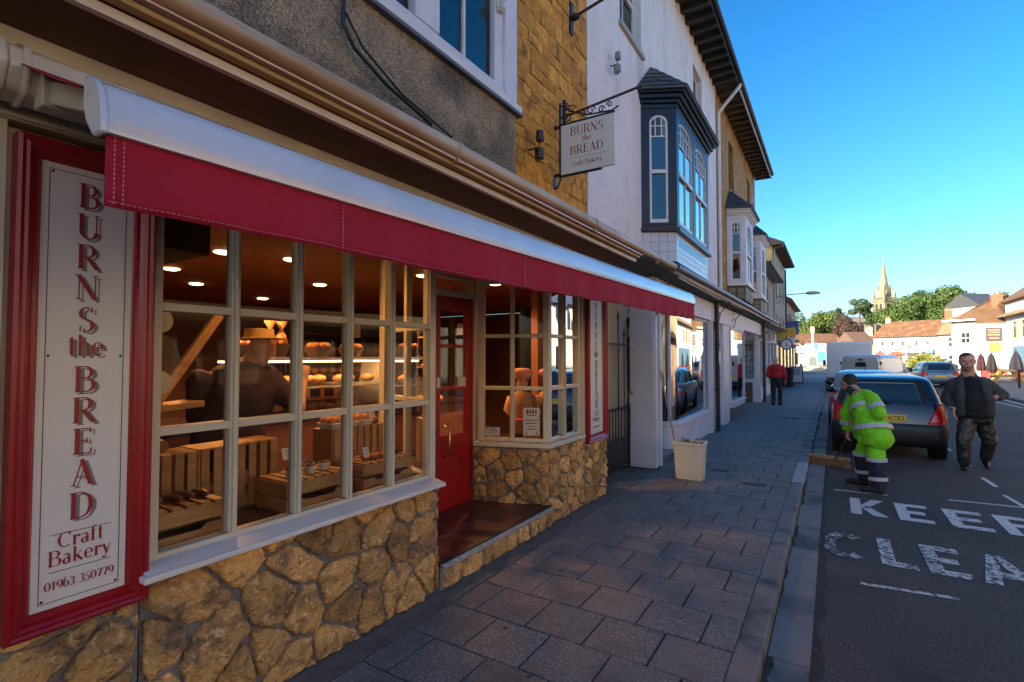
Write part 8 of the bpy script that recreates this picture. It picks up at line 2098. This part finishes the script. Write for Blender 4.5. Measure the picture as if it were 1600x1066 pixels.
for sa in (-1, 1):
    for sb in (-1, 1):
        m_ = MB(); cbox(m_, sa * 2.5 - .55, sa * 2.5 + .55, sb * 2.5 - .55, sb * 2.5 + .55, 7, 22.5); m_.build('buttress', CS, tw)
        m_ = MB(); cbox(m_, sa * 2.4 - .35, sa * 2.4 + .35, sb * 2.4 - .35, sb * 2.4 + .35, 23.5, 25.6); b0 = [CQ(sa * 2.4 + i * .35, sb * 2.4 + j * .35, 25.6) for i, j in ((-1, -1), (1, -1), (1, 1), (-1, 1))]; m_.add(b0 + [CQ(sa * 2.4, sb * 2.4, 28.2)], [(0, 1, 4), (1, 2, 4), (2, 3, 4), (3, 0, 4)]); m_.build('pinnacle', CS, tw)
for k in range(6):
    for b_ in (-2.6, 2.45):
        m_ = MB(); cbox(m_, -2.0 + k * .75, -1.6 + k * .75, b_, b_ + .15, 24, 24.9); cbox(m_, b_, b_ + .15, -2.0 + k * .75, -1.6 + k * .75, 24, 24.9); m_.build('battlement', CS, tw)
for (f_, s_) in (('b', -1), ('a', -1), ('a', 1)):
    for q in (-1, 1):
        m_ = MB()
        if f_ == 'b': cbox(m_, q * .95 - .55, q * .95 + .55, -2.56, -2.5, 18, 22.3)
        else: cbox(m_, s_ * 2.5 - .001 if s_ > 0 else -2.56, s_ * 2.56 if s_ > 0 else -2.499, q * .95 - .55, q * .95 + .55, 18, 22.3)
        m_.build('belfry_opening', M['dark_room'], tw)
m_ = MB(); cbox(m_, -.7, .7, -2.57, -2.5, 13, 16); m_.build('clock_panel', CD, tw)
m_ = MB(); n = 8; vs = [CQ(2.35 * math.cos(2 * math.pi * (k + .5) / n), 2.35 * math.sin(2 * math.pi * (k + .5) / n), 24) for k in range(n)] + [CQ(.06 * math.cos(2 * math.pi * (k + .5) / n), .06 * math.sin(2 * math.pi * (k + .5) / n), 39.6) for k in range(n)]
m_.add(vs, [(i, (i + 1) % n, n + (i + 1) % n, n + i) for i in range(n)] + [tuple(range(n, 2 * n))]); sp = m_.build('spire', CS, ch)
for k in range(4):
    a = 2 * math.pi * (k + .5) / 4
    m_ = MB(); a0, b0 = 1.9 * math.cos(a), 1.9 * math.sin(a); cbox(m_, a0 - .3, a0 + .3, b0 - .3, b0 + .3, 24, 28.5); q0 = [CQ(a0 + i * .3, b0 + j * .3, 28.5) for i, j in ((-1, -1), (1, -1), (1, 1), (-1, 1))]; m_.add(q0 + [CQ(a0, b0, 30.8)], [(0, 1, 4), (1, 2, 4), (2, 3, 4), (3, 0, 4)]); m_.build('spire_pinnacle', CS, sp)
m_ = MB(); m_.tube([CQ(0, 0, 39.5), CQ(0, 0, 41.2)], .08, 5); m_.box(16.7, 17.7, 246.1, 246.3, 40.7, 40.9); m_.build('weather_vane', CS, sp)
t, Q = house('church_nave', 'long dark stone church nave left of the tower', (1.8, 226), (13.8, 236), 9, 5, 14.6, 17.0, CD, mat('lead_roof', (.20, .19, .17), .7), cat='church')
for k in range(7): m_ = MB(); u = 1.0 + k * 2.1; m_.hexa([Q(u, -.05, 11), Q(u + 1.1, -.05, 11), Q(u + 1.1, .0, 11), Q(u, .0, 11), Q(u, -.05, 13.8), Q(u + 1.1, -.05, 13.8), Q(u + 1.1, .0, 13.8), Q(u, .0, 13.8)]); m_.build('window', mat('church_window', (.08, .09, .10), .3), t)
for k in range(8): m_ = MB(); u = .3 + k * 2.1; m_.hexa([Q(u, -.7, 5), Q(u + .45, -.7, 5), Q(u + .45, 0, 5), Q(u, 0, 5), Q(u, -.35, 14), Q(u + .45, -.35, 14), Q(u + .45, 0, 14), Q(u, 0, 14)]); m_.build('buttress', CS, t)
chimney(t, 3.0, 229, 16.5, 18.2, .9, CS)
# distant horizon wood
m_ = MB(); r_ = random.Random(9)
for k in range(60):
    x = -260 + k * 11; leaves(m_, x, 330 + r_.uniform(-15, 15), 9, 9, 6, 5, 90, 1.3, 100 + k, 4, .8)
m_.build('distant_wood', LEAF[0], kind='stuff', label='far wood along the horizon', cat='woods')
